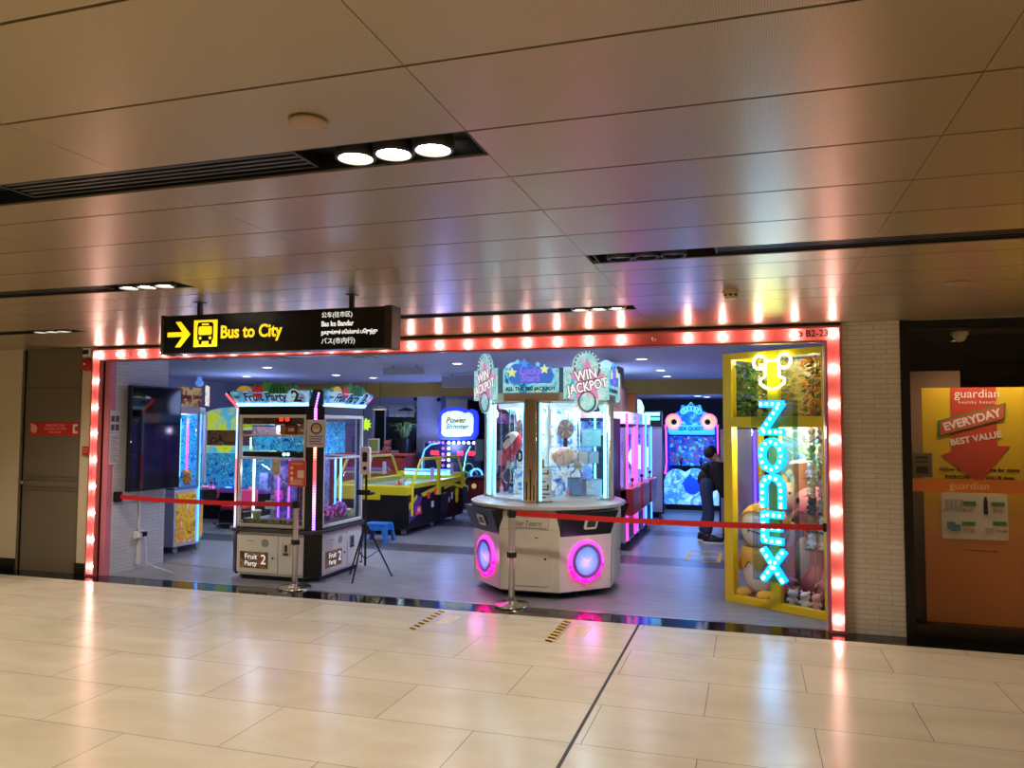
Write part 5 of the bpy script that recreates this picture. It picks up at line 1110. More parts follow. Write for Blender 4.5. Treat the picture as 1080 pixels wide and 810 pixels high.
# ---------------------------------------------------------------- air hockey table
ah = thing('air_hockey_table', 'black air hockey table with yellow rim and yellow side arches', 'air hockey table', (-5.1, 11.05, 0))
AY = mat('hockey_yellow', (226, 206, 30), 0.35)
build('body', MB().box(-1.25, 0, 0.1, 0, 2.45, 0.72), FB, ah, bevel=0.01)
build('end_panel', MB().box(-1.27, -0.03, 0.63, 0.02, 0.2, 0.77).box(-1.27, -0.03, 0.55, -0.45, 0.0, 0.63), AY, ah, bevel=0.008, label='yellow end panel')
build('end_panel', MB().box(-1.27, 2.3, 0.6, 0.02, 2.48, 0.86), AY, ah, bevel=0.008)
build('rim', MB().box(-1.27, 0.2, 0.7, -1.15, 2.3, 0.8).box(-0.1, 0.2, 0.72, 0.02, 2.3, 0.79), AY, ah, bevel=0.008)
build('playing_surface', MB().box(-1.15, 0.2, 0.69, -0.1, 2.3, 0.73), mat('hockey_field', (150, 190, 190), 0.15), ah)
SA = art('hockey_side_art', [(12, 12, 14), (14, 13, 18), (60, 30, 110), (214, 60, 90), (230, 210, 40)], 2.2, 0.05, dist=2)
p = build('side_panel', MB().box(0.0, 0.03, 0.14, 0.012, 2.42, 0.7), FB, ah)
m = MB().side([(0.05, 0.4), (0.05, 0.5), (0.35, 0.62), (0.35, 0.56)], 0.012, 0.018).side([(0.6, 0.56), (1.3, 0.66), (2.3, 0.72), (2.3, 0.8), (1.3, 0.72), (0.5, 0.62)], 0.012, 0.018).side([(1.5, 0.62), (1.9, 0.66), (2.4, 0.56), (2.4, 0.62), (1.9, 0.7), (1.5, 0.66)], 0.012, 0.018)
m.add([], []); build('yellow_stripes', m, AY, p)
m = MB().side([(c[0], c[1]) for c in circle(2.1, 0.52, 0.09, 16)], 0.012, 0.018).side([(c[0], c[1]) for c in circle(2.1, 0.4, 0.07, 16)], 0.0125, 0.0185); build('yellow_blobs', m, AY, p)
m = MB().side([(0.05, 0.2), (0.05, 0.42), (0.3, 0.58), (0.55, 0.58), (0.4, 0.3)], 0.012, 0.016); build('violet_patch', m, mat('hockey_violet', (92, 54, 150), 0.4), p)
m = MB()
for y, z, w, h in ((0.3, 0.3, 0.22, 0.07), (0.34, 0.38, 0.16, 0.05), (0.75, 0.52, 0.12, 0.1), (1.05, 0.56, 0.12, 0.1)): m.box(0.016, y, z, 0.02, y + w, z + h)
build('red_print', m, mat('hockey_red', (226, 50, 70), 0.4, emit=(226, 50, 70), es=0.15), p)
m = MB()
for y, z, w, h in ((0.92, 0.36, 0.1, 0.1), (1.45, 0.42, 0.08, 0.14), (1.62, 0.38, 0.12, 0.08), (1.82, 0.42, 0.07, 0.12), (0.36, 0.34, 0.1, 0.06)): m.box(0.0165, y, z, 0.021, y + w, z + h)
build('white_print', m, mat('hockey_white', (210, 220, 226), 0.4), p)
build('coin_box', MB().box(0.0, 1.3, 0.22, 0.05, 1.62, 0.55), mat('coin_box_navy', (22, 24, 48), 0.35), ah, bevel=0.006)
m = MB().plate(circle(-0.95, 0.3, 0.12, 20, ry=0.1), -0.008, 0.002); lg = build('end_logo', m, art('wood_logo2', [(120, 90, 50), (220, 190, 140), (70, 50, 30)], 12), ah)
for x in (-1.1, -0.12):
    for y in (0.15, 1.25, 2.3):
        build('caster', MB().cyl((x - 0.02, y, 0.05), 0.05, 0.04, 'x', 16).box(x - 0.03, y - 0.03, 0.06, x + 0.03, y + 0.03, 0.11), GREYP, ah)
for x, nm in ((0.03, 'right'), (-1.29, 'left')):
    a = build('arch', MB().tube([(x, 0.12, 0.3), (x, 0.14, 0.82), (x, 0.45, 1.16), (x, 0.52, 1.18), (x, 2.05, 1.17), (x, 2.12, 1.14), (x, 2.4, 0.78), (x, 2.42, 0.6)], 0.022, 8), AY, ah, label='yellow side arch')
    build('arch_post', MB().side([(1.14, 0.55), (1.26, 0.55), (1.23, 1.02), (1.31, 1.17), (1.09, 1.17), (1.17, 1.02)], x - 0.02, x + 0.02), AY, a)
    build('guard_pane', MB().side([(0.2, 0.74), (0.48, 1.12), (2.04, 1.12), (2.32, 0.74)], x - 0.003, x + 0.003), GLASS, a)
    build('notice_card', MB().box(x + 0.004, 0.82, 0.82, x + 0.008, 0.98, 1.02).box(x + 0.004, 1.72, 0.84, x + 0.008, 1.86, 1.06), PAPER, a)
led('light_bar', LED_C, ah, [(-1.1, 2.27, 0.83), (-0.15, 2.27, 0.83)], 0.018); led('light_bar', LED_B, ah, [(-1.1, 2.27, 0.9), (-0.15, 2.27, 0.9)], 0.018)
for x, y, c, l in ((-0.5, 0.75, (230, 60, 60), 'red air hockey striker on the table'), (-0.85, 1.7, (240, 160, 180), 'pink air hockey striker on the table')):
    t = thing('hockey_striker', l, 'striker', (-5.1 + x, 11.05 + y, 0.731)); m_ = mat('striker%d' % c[1], c, 0.35)
    build('base', MB().lathe([(0, 0), (0.05, 0), (0.05, 0.02), (0.035, 0.028), (0, 0.028)], n=20), m_, t); build('knob', MB().lathe([(0.018, 0.028), (0.018, 0.06), (0.01, 0.07), (0, 0.07)], n=14), m_, t)

# blue step stool
t = thing('step_stool', 'small blue plastic step stool at the air hockey table end', 'stool', (-5.3, 10.5, 0))
SBL = mat('stool_blue', (40, 120, 205), 0.4)
build('seat', MB().prism(rrect(-0.18, -0.13, 0.18, 0.13, 0.03), 0.245, 0.27), SBL, t, bevel=0.005)
for sx in (-1, 1):
    for sy in (-1, 1):
        build('leg', MB().add([(sx * 0.1, sy * 0.125, 0.25), (sx * 0.175, sy * 0.125, 0.25), (sx * 0.175, sy * 0.06, 0.25), (sx * 0.155, sy * 0.06, 0.25), (sx * 0.155, sy * 0.108, 0.25), (sx * 0.1, sy * 0.108, 0.25),
              (sx * 0.15, sy * 0.155, 0), (sx * 0.21, sy * 0.155, 0), (sx * 0.21, sy * 0.1, 0), (sx * 0.19, sy * 0.1, 0), (sx * 0.19, sy * 0.138, 0), (sx * 0.15, sy * 0.138, 0)],
              [(0, 1, 2, 3, 4, 5), (6, 7, 8, 9, 10, 11)] + [(i, (i + 1) % 6, 6 + (i + 1) % 6, 6 + i) for i in range(6)]), SBL, t)
build('apron', MB().box(-0.165, -0.125, 0.17, 0.165, -0.11, 0.25).box(-0.165, 0.11, 0.17, 0.165, 0.125, 0.25).box(-0.17, -0.11, 0.17, -0.155, 0.11, 0.25).box(0.155, -0.11, 0.17, 0.17, 0.11, 0.25), SBL, t)

# red service counter, plants, pictures
t = thing('service_counter', 'red wooden service counter under the back window', 'counter', (-7.95, 14.7, 0))
RW = mat('counter_red', (150, 50, 44), 0.45, noise=0.4, nscale=6)
build('body', MB().box(-1.2, 0, 0, 1.12, 0.7, 1.09), RW, t); build('worktop', MB().box(-1.24, -0.05, 1.09, 1.15, 0.74, 1.14), mat('counter_top_red', (176, 74, 56), 0.35), t, bevel=0.006)
for k in range(4): build('front_panel', MB().box(-1.15 + k * 0.57, -0.012, 0.1, -0.63 + k * 0.57, 0.0, 1.03), RW, t, bevel=0.01)
def potted(label, x, y, z, s, blades=14, seed=1):
    t = thing('potted_plant', label, 'plant', (x, y, z)); rnd = random.Random(seed)
    build('pot', MB().lathe([(0, 0), (0.12 * s, 0), (0.16 * s, 0.3 * s), (0.165 * s, 0.32 * s), (0.14 * s, 0.32 * s), (0.13 * s, 0.28 * s), (0, 0.28 * s)], n=20), BLACK, t)
    m = MB()
    for i in range(blades):
        a = rnd.uniform(0, 2 * PI); L_ = rnd.uniform(0.25, 0.5) * s; o_ = rnd.uniform(0.4, 1)
        P = [Vector((0.04 * s * math.cos(a), 0.04 * s * math.sin(a), 0.28 * s)), Vector((0.5 * L_ * o_ * math.cos(a), 0.5 * L_ * o_ * math.sin(a), 0.28 * s + 0.8 * L_)), Vector((L_ * o_ * math.cos(a), L_ * o_ * math.sin(a), 0.28 * s + L_ * 0.75))]
        sd = Vector((-math.sin(a), math.cos(a), 0)) * 0.035 * s
        vs = [tuple(P[0] - sd * 0.4), tuple(P[0] + sd * 0.4), tuple(P[1] - sd), tuple(P[1] + sd), tuple(P[2])]
        m.add(vs, [(0, 1, 3, 2), (2, 3, 4)])
    o = build('leaves', m, art('leaf_art', [(60, 110, 50), (120, 170, 90), (200, 220, 190)], 14), t); sd_ = o.modifiers.new('thick', 'SOLIDIFY'); sd_.thickness = 0.004
potted('leafy plant in a dark pot on the red counter', -6.98, 14.95, 1.14, 0.95, 34, 3)
t = thing('branch_ornament', 'dark twisted branch ornament standing behind the plant on the counter', 'ornament', (-6.95, 15.3, 1.14))
build('branch', MB().tube([(0, 0, 0), (0.02, 0, 0.4), (-0.04, 0, 0.6), (-0.1, 0, 0.75)], [0.03, 0.04, 0.03, 0.012], 8).tube([(0.02, 0, 0.42), (0.07, 0, 0.65), (0.06, 0, 0.88)], [0.04, 0.03, 0.02], 8), mat('branch_dark', (24, 20, 22), 0.7), t)
build('stand', MB().box(-0.06, -0.06, 0, 0.06, 0.06, 0.03), BLACK, t)
for x, w, h, c, l in ((-8.12, 0.24, 0.34, (96, 110, 110), 'dark framed picture on the red counter, leftmost'), (-7.72, 0.27, 0.3, (140, 150, 70), 'green picture in a pale frame on the red counter')):
    t = thing('picture_frame', l, 'picture frame', (x, 15.0, 1.14))
    build('frame', MB().box(-w / 2, 0, 0, w / 2, 0.03, h), WHITE if c[2] < 100 else BLACK, t, bevel=0.004); build('picture', MB().box(-w / 2 + 0.025, -0.004, 0.025, w / 2 - 0.025, 0, h - 0.025), mat('picture%d' % c[0], c, 0.5), t)
    build('easel_leg', MB().tube([(0, 0.03, h * 0.7), (0, 0.16, 0.005)], 0.006, 6), BLACK, t)
mini_plush('reddish plush figure on the red counter beside the green picture', (-7.36, 14.95, 1.14), (160, 90, 90), 0.2)
t = thing('hanging_lamp', 'pale hanging disc lamp in front of the back window', 'pendant lamp', (-7.58, 15.0, 2.06))
build('shade', MB().lathe([(0.02, 0.08), (0.17, 0.02), (0.18, 0), (0.14, 0), (0.02, 0.05)], n=24), mat('lamp_cream', (230, 220, 180), 0.4), t); build('diffuser', MB().lathe([(0, 0.0), (0.14, 0.0), (0.14, 0.008), (0, 0.008)], n=24), mat('lamp_glow', (255, 246, 220), 0.4, emit=(255, 240, 200), es=2.5), t)
build('cord', MB().tube([(0, 0, 0.07), (0, 0, 0.59)], 0.006, 6), BLACK, t)
t = thing('star_ornament', 'glowing lime spiky star ornament left of the back window', 'star lamp', (-7.7, 14.6, 1.74))
build('star', MB().plate(star(0, 0, 0.13, 0.07, 9), -0.03, 0.03), mat('star_lime', (190, 230, 40), 0.4, emit=(180, 230, 30), es=0.8), t, smooth=False); build('cord', MB().tube([(0, 0, 0.12), (0, 0, 0.91)], 0.004, 6), BLACK, t)
t = thing('office_shelf', 'white shelf with dark boards seen through the back window', 'shelf', (-7.35, 16.4, 0))
build('frame', MB().box(-0.28, 0, 0, -0.23, 0.3, 1.7).box(0.23, 0, 0, 0.28, 0.3, 1.7).box(-0.4, 0, 1.66, 0.4, 0.3, 1.72).box(-0.28, 0, 1.0, 0.28, 0.3, 1.04), WHITE, t)
build('dark_board', MB().box(-0.12, 0.1, 1.72, 0.2, 0.16, 2.1), mat('board_brown2', (70, 48, 44), 0.6), t)
lamp('office_light', 'POINT', (-7.5, 15.95, 2.29), 36, (0.9, 0.95, 1), None, 0.1)  # unseen lamp added to brighten the room behind the back window
for x, z, l in ((-7.0, 2.3, 'left tiny black camera on the window wall'), (-6.4, 2.28, 'right tiny black camera on the white brick column')):
    t = thing('mini_camera', l, 'security camera', (x, 15.42 if x > -6.72 else 15.57, z)); build('body', MB().sph((0, 0, 0), (0.05, 0.04, 0.035), 12), BLACK, t); build('mount', MB().box(-0.015, 0, 0.02, 0.015, 0.03, 0.05), BLACK, t)

# ---------------------------------------------------------------- basketball shooter with lit sign
bg = thing('basketball_game', 'blue-lit shooting game with bright rounded sign and red digits', 'arcade machine', (-5.78, 15.0, 0))
NAVY = mat('game_navy', (18, 16, 44), 0.4)
build('cabinet', MB().box(-0.75, 0, 0.02, 0.5, 0.4, 1.36), NAVY, bg, bevel=0.01)
out = [(-0.42, 1.5), (-0.42, 1.95), (-0.38, 2.03), (-0.25, 2.09), (-0.05, 2.11), (0.1, 2.09), (0.2, 2.04), (0.3, 2.07), (0.4, 2.02), (0.44, 1.9), (0.43, 1.55), (0.36, 1.44), (0.0, 1.42), (-0.34, 1.43)]
sg = build('sign', MB().plate(out, -0.06, 0.06), mat('sign_rim_blue', (60, 70, 255), 0.4, emit=(40, 60, 255), es=1.1), bg, bevel=0.02, label='blue rimmed rounded sign')
inn = [(x * 0.82, 1.76 + (z - 1.76) * 0.78) for x, z in out]
build('sign_face', MB().plate(inn, -0.075, -0.055), art('sign_pale', [(150, 240, 250), (235, 250, 210), (250, 250, 180), (120, 220, 250)], 9, 0.7), sg)
text('Power', 0.16, mat('sign_tan', (120, 84, 20), 0.4), sg, (-0.03, -0.078, 1.83), bold=0.003, shear=0.2); text('Shooter', 0.15, mat('sign_green2', (60, 120, 110), 0.4), sg, (0.0, -0.078, 1.7), bold=0.003, shear=0.2)
bl_ = lite('bulb_ice', (200, 215, 255), 2.5); bv = lite('bulb_violet', (130, 70, 235), 2.0)
for k in range(7): build('bulb', MB().sph((-0.2 + k * 0.11, -0.02, 1.37), 0.036, 10), bl_, bg)
for k in range(5): build('bulb', MB().sph((-0.2, -0.02, 1.25 - k * 0.12), 0.036, 10), bl_, bg)
for k in range(5): build('bulb', MB().sph((-0.33, -0.02, 1.37 - k * 0.12), 0.034, 10), bv, bg)
for k in range(3): build('bulb', MB().sph((-0.33 - (k + 1) * 0.1, -0.02, 1.37), 0.03, 10), bv, bg)
RD = lite('digits_red', (255, 40, 50), 3.0)
for x, s_ in ((-0.52, '002'), (0.05, '00'), (0.33, '000')): text(s_, 0.13, RD, bg, (x, -0.004, 1.15), bold=0.004, name='score_digits')
led('side_arc', LED_B, bg, [(-0.8, -0.02, 0.6), (-0.8, -0.02, 1.05), (-0.74, -0.02, 1.22), (-0.6, -0.02, 1.33), (-0.4, -0.02, 1.36)], 0.014)
led('front_arc', LED_C, bg, [(0.28, -0.03, 1.3), (0.2, -0.05, 1.15), (0.16, -0.06, 0.9), (0.12, -0.06, 0.7)], 0.008)
m = MB()
for q in range(4): m.torus((0.25 + 0.09 * (q % 2), -0.03, 0.85 - 0.14 * q), 0.1, 0.014, 'y', 18, 6)
build('neon_loops', m, mat('loop_green', (90, 150, 110), 0.4, emit=(70, 150, 110), es=0.4), bg)
build('neon_loops', MB().torus((0.42, -0.03, 0.72), 0.12, 0.02, 'y', 20, 6), LED_B, bg)
build('hood', MB().box(0.4, -0.1, 1.0, 0.6, 0.05, 1.45), mat('hood_olive', (70, 84, 60), 0.5), bg, bevel=0.02)
lamp('sign_glow', 'POINT', (-0.2, -0.35, 1.3), 40, (0.25, 0.35, 1), bg, 0.1)
t = thing('redemption_bin', 'low dark red cabinet beside the jackpot cabinet in the back', 'arcade machine', (-4.72, 13.6, 0))
build('body', MB().box(-0.32, 0, 0.05, 0.35, 0.5, 0.72), mat('bin_red', (120, 22, 30), 0.4), t, bevel=0.02); build('lid', MB().box(-0.35, -0.03, 0.72, 0.38, 0.53, 0.77), BLACK, t, bevel=0.01); build('emblem', MB().sph((-0.2, 0.0, 0.6), (0.05, 0.02, 0.05), 10), mat('emblem_yellow', (230, 210, 120), 0.4, emit=(230, 210, 120), es=0.4), t)
build('feet', MB().box(-0.28, 0.05, 0, 0.3, 0.45, 0.05), BLACK, t)
build('mascot_head', MB().sph((0.05, 0.3, 0.9), (0.13, 0.12, 0.14), 14), mat('mascot_pale', (190, 190, 220), 0.4), t)
t = thing('video_game_cabinet', 'tall dark game cabinet in the shade right of the lit sign', 'arcade machine', (-4.75, 15.6, 0))
build('body', MB().side([(0.0, 0.0), (0.0, 0.9), (0.25, 1.0), (0.2, 1.6), (0.0, 1.75), (0.0, 2.0), (0.7, 2.0), (0.7, 0.0)], -0.4, 0.4), FB, t); build('marquee', MB().box(-0.38, -0.01, 1.77, 0.38, 0.0, 1.98), art('marq_violet', [(40, 20, 60), (120, 60, 140), (200, 120, 160)], 6, 0.35), t)
build('screen', MB().at((0, 0.235, 1.3), 0, 0.1).box(-0.33, -0.012, -0.25, 0.33, 0.0, 0.25), art('screen_dark', [(16, 18, 40), (60, 40, 90), (30, 60, 100)], 5, 0.5), t)

# ---------------------------------------------------------------- row of claw machines along the right aisle (fronts face right)
def aisle_claw(label, y0, ledm, bodym, tm, first):
    t = thing('aisle_claw_machine', label, 'arcade machine', (-1.65, y0, 0))
    D = 0.95; Wd = 0.8
    build('base', MB().box(-D, 0, 0.1, 0, Wd, 0.42), bodym, t, bevel=0.01)
    for y in (0.08, Wd - 0.08): build('caster', MB().cyl((-0.1, y, 0.05), 0.05, 0.04, 'x', 14), BLACK, t)
    build('prize_door', MB().box(0, 0.12, 0.14, 0.012, Wd - 0.12, 0.4), BLACK, t, bevel=0.004)
    cp = build('control_shelf', MB().side([(0, 0.48), (0, 0.86), (Wd, 0.86), (Wd, 0.48)], -0.1, 0.1), mat('shelf_red', (196, 50, 70), 0.35), t, bevel=0.02, label='red control shelf')
    build('joystick', MB().tube([(0.04, Wd * 0.4, 0.86), (0.04, Wd * 0.4, 0.95)], 0.008, 6).sph((0.04, Wd * 0.4, 0.96), 0.028, 10), BLACK, cp)
    build('bed', MB().box(-D, 0, 0.42, 0, Wd, 0.82), bodym, t)
    for (x, y) in ((-0.02, 0.02), (-0.02, Wd - 0.02), (-D + 0.02, 0.02), (-D + 0.02, Wd - 0.02)): build('corner_post', MB().box(x - 0.02, y - 0.02, 0.82, x + 0.02, y + 0.02, 1.72), bodym, t)
    build('pane', MB().box(-0.012, 0.04, 0.84, -0.006, Wd - 0.04, 1.7), GLASS, t); build('pane', MB().box(-D + 0.04, 0.006, 0.84, -0.04, 0.012, 1.7), GLASS, t)
    build('back_wall', MB().box(-D, 0.0, 0.82, -D + 0.02, Wd, 1.72).box(-D, Wd - 0.02, 0.82, -0.04, Wd, 1.72), art('aisle_back%d' % first, [(110, 90, 200), (170, 140, 240), (90, 110, 230)], 3, 0.5), t)
    build('top', MB().box(-D, 0, 1.7, 0, Wd, 1.75), BLACK, t)
    build('marquee', MB().box(-D + 0.05, 0.03, 1.75, 0.0, Wd - 0.03, 1.92), tm, t, bevel=0.01)
    led('edge_light', ledm, t, [(0.012, 0.03, 0.14), (0.012, 0.03, 1.9)], 0.016); led('edge_light', ledm, t, [(0.012, Wd - 0.03, 0.14), (0.012, Wd - 0.03, 1.72)], 0.014)
    led('inner_light', LED_W, t, [(-0.2, 0.2, 0.9), (-0.2, 0.2, 1.68)], 0.014)
    lamp('cabinet_light', 'POINT', (-0.45, Wd / 2, 1.6), 4, (0.7, 0.65, 1), t, 0.05)
    return t
CW = mat('aisle_white', (206, 200, 222), 0.35)
TM1 = art('aisle_top1', [(240, 235, 240), (250, 200, 230), (255, 250, 240)], 5, 0.7)
TM2 = art('aisle_top2', [(60, 90, 220), (120, 190, 250), (90, 120, 240)], 6, 0.8)
TM3 = art('aisle_top3', [(160, 240, 210), (240, 250, 190), (110, 190, 240)], 8, 0.8)
aisle_claw('nearest claw machine of the right aisle row, pink edge light and white top', 10.75, LED_P, CW, TM1, 1)
aisle_claw('second claw machine of the right aisle row, blue glowing top', 11.75, LED_V, CW, TM2, 2)
aisle_claw('third claw machine of the right aisle row, mint glowing top', 12.75, LED_B, CW, TM3, 3)
t = thing('prize_locker', 'dark tall locker machine with a white light tube behind the jackpot cabinet', 'vending machine', (-1.68, 9.72, 0))
build('body', MB().box(-0.75, 0, 0.0, 0.0, 0.75, 1.82), mat('locker_navy', (22, 30, 70), 0.4), t, bevel=0.01); build('header', MB().box(-0.7, -0.012, 1.6, -0.02, 0.0, 1.78), art('locker_art', [(30, 50, 120), (80, 130, 220), (160, 200, 240)], 8, 0.5), t)
led('light_tube', LED_W, t, [(-0.06, -0.02, 0.55), (-0.06, -0.02, 1.5)], 0.016); led('light_tube', LED_C, t, [(-0.2, -0.02, 0.3), (-0.2, -0.02, 1.82)], 0.012)
build('window', MB().box(-0.68, -0.006, 0.5, -0.24, 0.0, 1.5), art('locker_win', [(40, 70, 150), (110, 160, 230), (200, 220, 250)], 5, 0.5), t); build('hatch', MB().box(-0.6, -0.012, 0.12, -0.15, 0, 0.34), BLACK, t)
for x, y, z, w, d, h, c, l in ((-1.88, 11.1, 1.92, 0.3, 0.5, 0.34, (110, 78, 74), 'lower brown carton stacked on the nearest aisle claw machine'), (-1.9, 11.08, 2.262, 0.28, 0.45, 0.3, (128, 92, 86), 'upper brown carton stacked on the nearest aisle claw machine'), (-1.8, 11.95, 1.921, 0.26, 0.3, 0.3, (176, 110, 62), 'orange-brown carton on the second aisle claw machine')):
    prize_box(l, (x, y, z), w, d, h, c, None, (250, 240, 220))
t = thing('carton_tape_roll', 'small round topper glowing blue on the third aisle claw machine', 'light topper', (-1.85, 13.1, 1.921))  # dome topper that glows blue
build('dome', MB().lathe([(0.14, 0), (0.15, 0.12), (0.1, 0.24), (0, 0.28)], n=20), art('dome_blue', [(60, 120, 240), (150, 220, 250), (230, 240, 255)], 8, 0.8), t); build('base', MB().lathe([(0, 0), (0.16, 0), (0.16, 0.02), (0, 0.02)], n=20), WHITE, t)
lamp('top_glow', 'POINT', (-2.2, 12.5, 2.1), 30, (0.4, 0.5, 1), None, 0.35)  # free blue lamp added over the aisle row, tints the ceiling
# pale partition panels
def satin(name):
    return art(name, [(120, 130, 190), (170, 180, 220), (90, 110, 200), (190, 190, 225)], 1.2, 0.0, 0.15, stretch=(3, 3, 0.02), dist=0)
def partition(label, x0, x1, y, z0, z1):
    t = thing('partition_panel', label, 'partition', (x0, y, 0)); w = x1 - x0
    build('panel', MB().box(0.02, 0, z0, w - 0.02, 0.02, z1), mat('panel_satin', (196, 198, 226), 0.18, 0.3), t)
    build('frame', MB().box(0, -0.01, z0 - 0.03, 0.025, 0.03, z1 + 0.02).box(w - 0.025, -0.01, z0 - 0.03, w, 0.03, z1 + 0.02).box(0.025, -0.01, z1, w - 0.025, 0.03, z1 + 0.03).box(0.025, -0.01, z0 - 0.03, w - 0.025, 0.03, z0), mat('frame_charcoal', (48, 46, 60), 0.4, 0.5), t)
    for x in (0.06, w - 0.06): build('foot', MB().box(x - 0.02, -0.15, 0, x + 0.02, 0.17, 0.03).box(x - 0.012, 0.0, 0.03, x + 0.012, 0.02, z0), BLACK, t)
    return t
partition('pale satin partition panel at the end of the right aisle row', -2.15, -1.54, 14.6, 0.14, 1.72)
led('edge_light', LED_V, partition('pale satin partition panel beside the standing person, behind the showcase', -0.47, 0.2, 12.45, 0.2, 1.68), [(0.54, -0.02, 0.25), (0.54, -0.02, 1.66)], 0.02)
t = thing('ticket_kiosk', 'small dark kiosk screen glowing cyan above the end partition', 'kiosk', (-1.78, 14.95, 0))
build('post', MB().box(-0.12, 0, 0, 0.12, 0.2, 1.72), FB, t, bevel=0.01); kb = build('head', MB().box(-0.17, -0.05, 1.7, 0.17, 0.2, 2.02), FB, t, bevel=0.015)
build('screen', MB().box(-0.14, -0.056, 1.93, 0.14, -0.05, 1.99), LED_C, kb); build('screen', MB().box(-0.07, -0.056, 1.84, 0.14, -0.05, 1.9), lite('kiosk_text', (90, 190, 255), 1.5), kb)

# ---------------------------------------------------------------- sea monster shooting game at the back
sm = thing('sea_monster_game', 'large glowing blue sea creature game with round eyes at the aisle end', 'arcade machine', (-1.17, 16.4, 0))
SEA = art('sea_art', [(10, 60, 200), (20, 110, 240), (60, 170, 255), (140, 220, 255)], 5, 0.9, dist=1.5)
CAB = mat('sea_cab_blue', (16, 40, 150), 0.35, emit=(10, 40, 200), es=0.35)
build('base', MB().box(-0.52, 0.05, 0, 0.52, 0.9, 0.14), FB, sm)
fp2 = [(-0.55, 0.12)] + [(-0.55, 0.6), (-0.5, 0.75), (-0.38, 0.84), (-0.25, 0.84), (-0.12, 0.78), (0, 0.86), (0.14, 0.86), (0.26, 0.8), (0.4, 0.84), (0.52, 0.74), (0.55, 0.6)] + [(0.55, 0.12)]
fpn = build('front_panel', MB().plate(fp2, -0.02, 0.08), art('foam_art', [(200, 240, 255), (120, 200, 255), (40, 130, 250), (170, 225, 255)], 5, 0.85, dist=1.2), sm, label='pale blue wave front panel')
m = MB().plate(circle(0.02, 0.5, 0.17, 22), -0.026, -0.018).plate([(-0.2, 0.54), (-0.02, 0.76), (0.06, 0.6), (0.24, 0.58), (0.22, 0.5), (-0.1, 0.48)], -0.03, -0.02)
build('figure_print', m, mat('figure_blue', (30, 90, 220), 0.4, emit=(20, 80, 220), es=0.4), fpn, smooth=False)
for s_ in (-1, 1):
    sp = build('side_wing', MB().side([(0.05, 0.1), (0.0, 0.7), (0.3, 0.9), (0.25, 1.6), (0.12, 1.78), (0.9, 1.78), (0.9, 0.1)], s_ * 0.5 - 0.03, s_ * 0.5 + 0.03), CAB, sm)
    led('edge_light', LED_P, sp, [(s_ * 0.53, 0.0, 0.75), (s_ * 0.53, 0.27, 0.95), (s_ * 0.53, 0.22, 1.6), (s_ * 0.53, 0.1, 1.76)], 0.018)
build('screen', MB().box(-0.47, 0.4, 0.9, 0.47, 0.42, 1.52), art('sea_screen', [(20, 60, 190), (30, 100, 220), (30, 110, 120), (110, 60, 120), (90, 170, 230), (30, 40, 140), (20, 70, 200)], 17, 0.7, kind='cells'), sm)
build('header', MB().side([(0.05, 1.6), (0.02, 1.74), (0.4, 1.76), (0.4, 1.55)], -0.47, 0.47), lite('header_cyan', (60, 190, 255), 1.1), sm, bevel=0.02)
text('SEA QUEST', 0.1, mat('quest_blue', (30, 60, 160), 0.4), sm, (0, 0.012, 1.675), bold=0.003)
hp_ = [(-0.48, 1.76)]
for i in range(13):
    a = PI - PI * i / 12; R1 = 0.46 if i % 2 == 0 else 0.39
    hp_.append((R1 * 0.82 * math.cos(a), 1.78 + R1 * math.sin(a)))
hp_.append((0.48, 1.76))
hd = build('creature_head', MB().plate(hp_, 0.05, 0.3), SEA, sm, bevel=0.03, label='wavy glowing blue head')
for s_ in (-1, 1):
    ey = build('eye', MB().lathe([(0, -0.1), (0.1, -0.07), (0.155, 0.0), (0.165, 0.06), (0.165, 0.12), (0, 0.12)], (s_ * 0.36, 0.05, 1.83), 24, 'y'), mat('eye_peach', (255, 216, 180), 0.35, emit=(255, 200, 160), es=0.9), hd, label='round peach eye')
    build('eye_ring', MB().torus((s_ * 0.36, 0.04, 1.83), 0.15, 0.02, 'y', 24, 6), lite('ring_pinkish', (255, 130, 170), 1.2), ey)
    build('pupil', MB().lathe([(0, -0.118), (0.045, -0.105), (0.06, -0.085), (0.06, -0.07)], (s_ * 0.34, 0.05, 1.82), 16, 'y'), BLACK, ey)
m = MB()
for i in range(6): a = 0.5 + i * 0.42; m.torus((0.18 * math.cos(a), 0.045, 1.98 + 0.12 * math.sin(a)), 0.05, 0.012, 'y', 14, 6)
build('scale_marks', m, lite('scale_cyan', (100, 215, 255), 1.2), hd)
lamp('screen_glow', 'POINT', (0, -0.5, 1.1), 30, (0.12, 0.35, 1), sm, 0.25)
for x, l in ((-0.2, 'left'), (0.2, 'right')):
    m = MB().tube([(x, -0.0, 0.86), (x, -0.06, 0.98)], 0.02, 8).at((x, -0.06, 1.0), 0, 0.3).box(-0.03, -0.05, -0.03, 0.03, 0.16, 0.03); build('blaster', m, FB, sm, bevel=0.006)

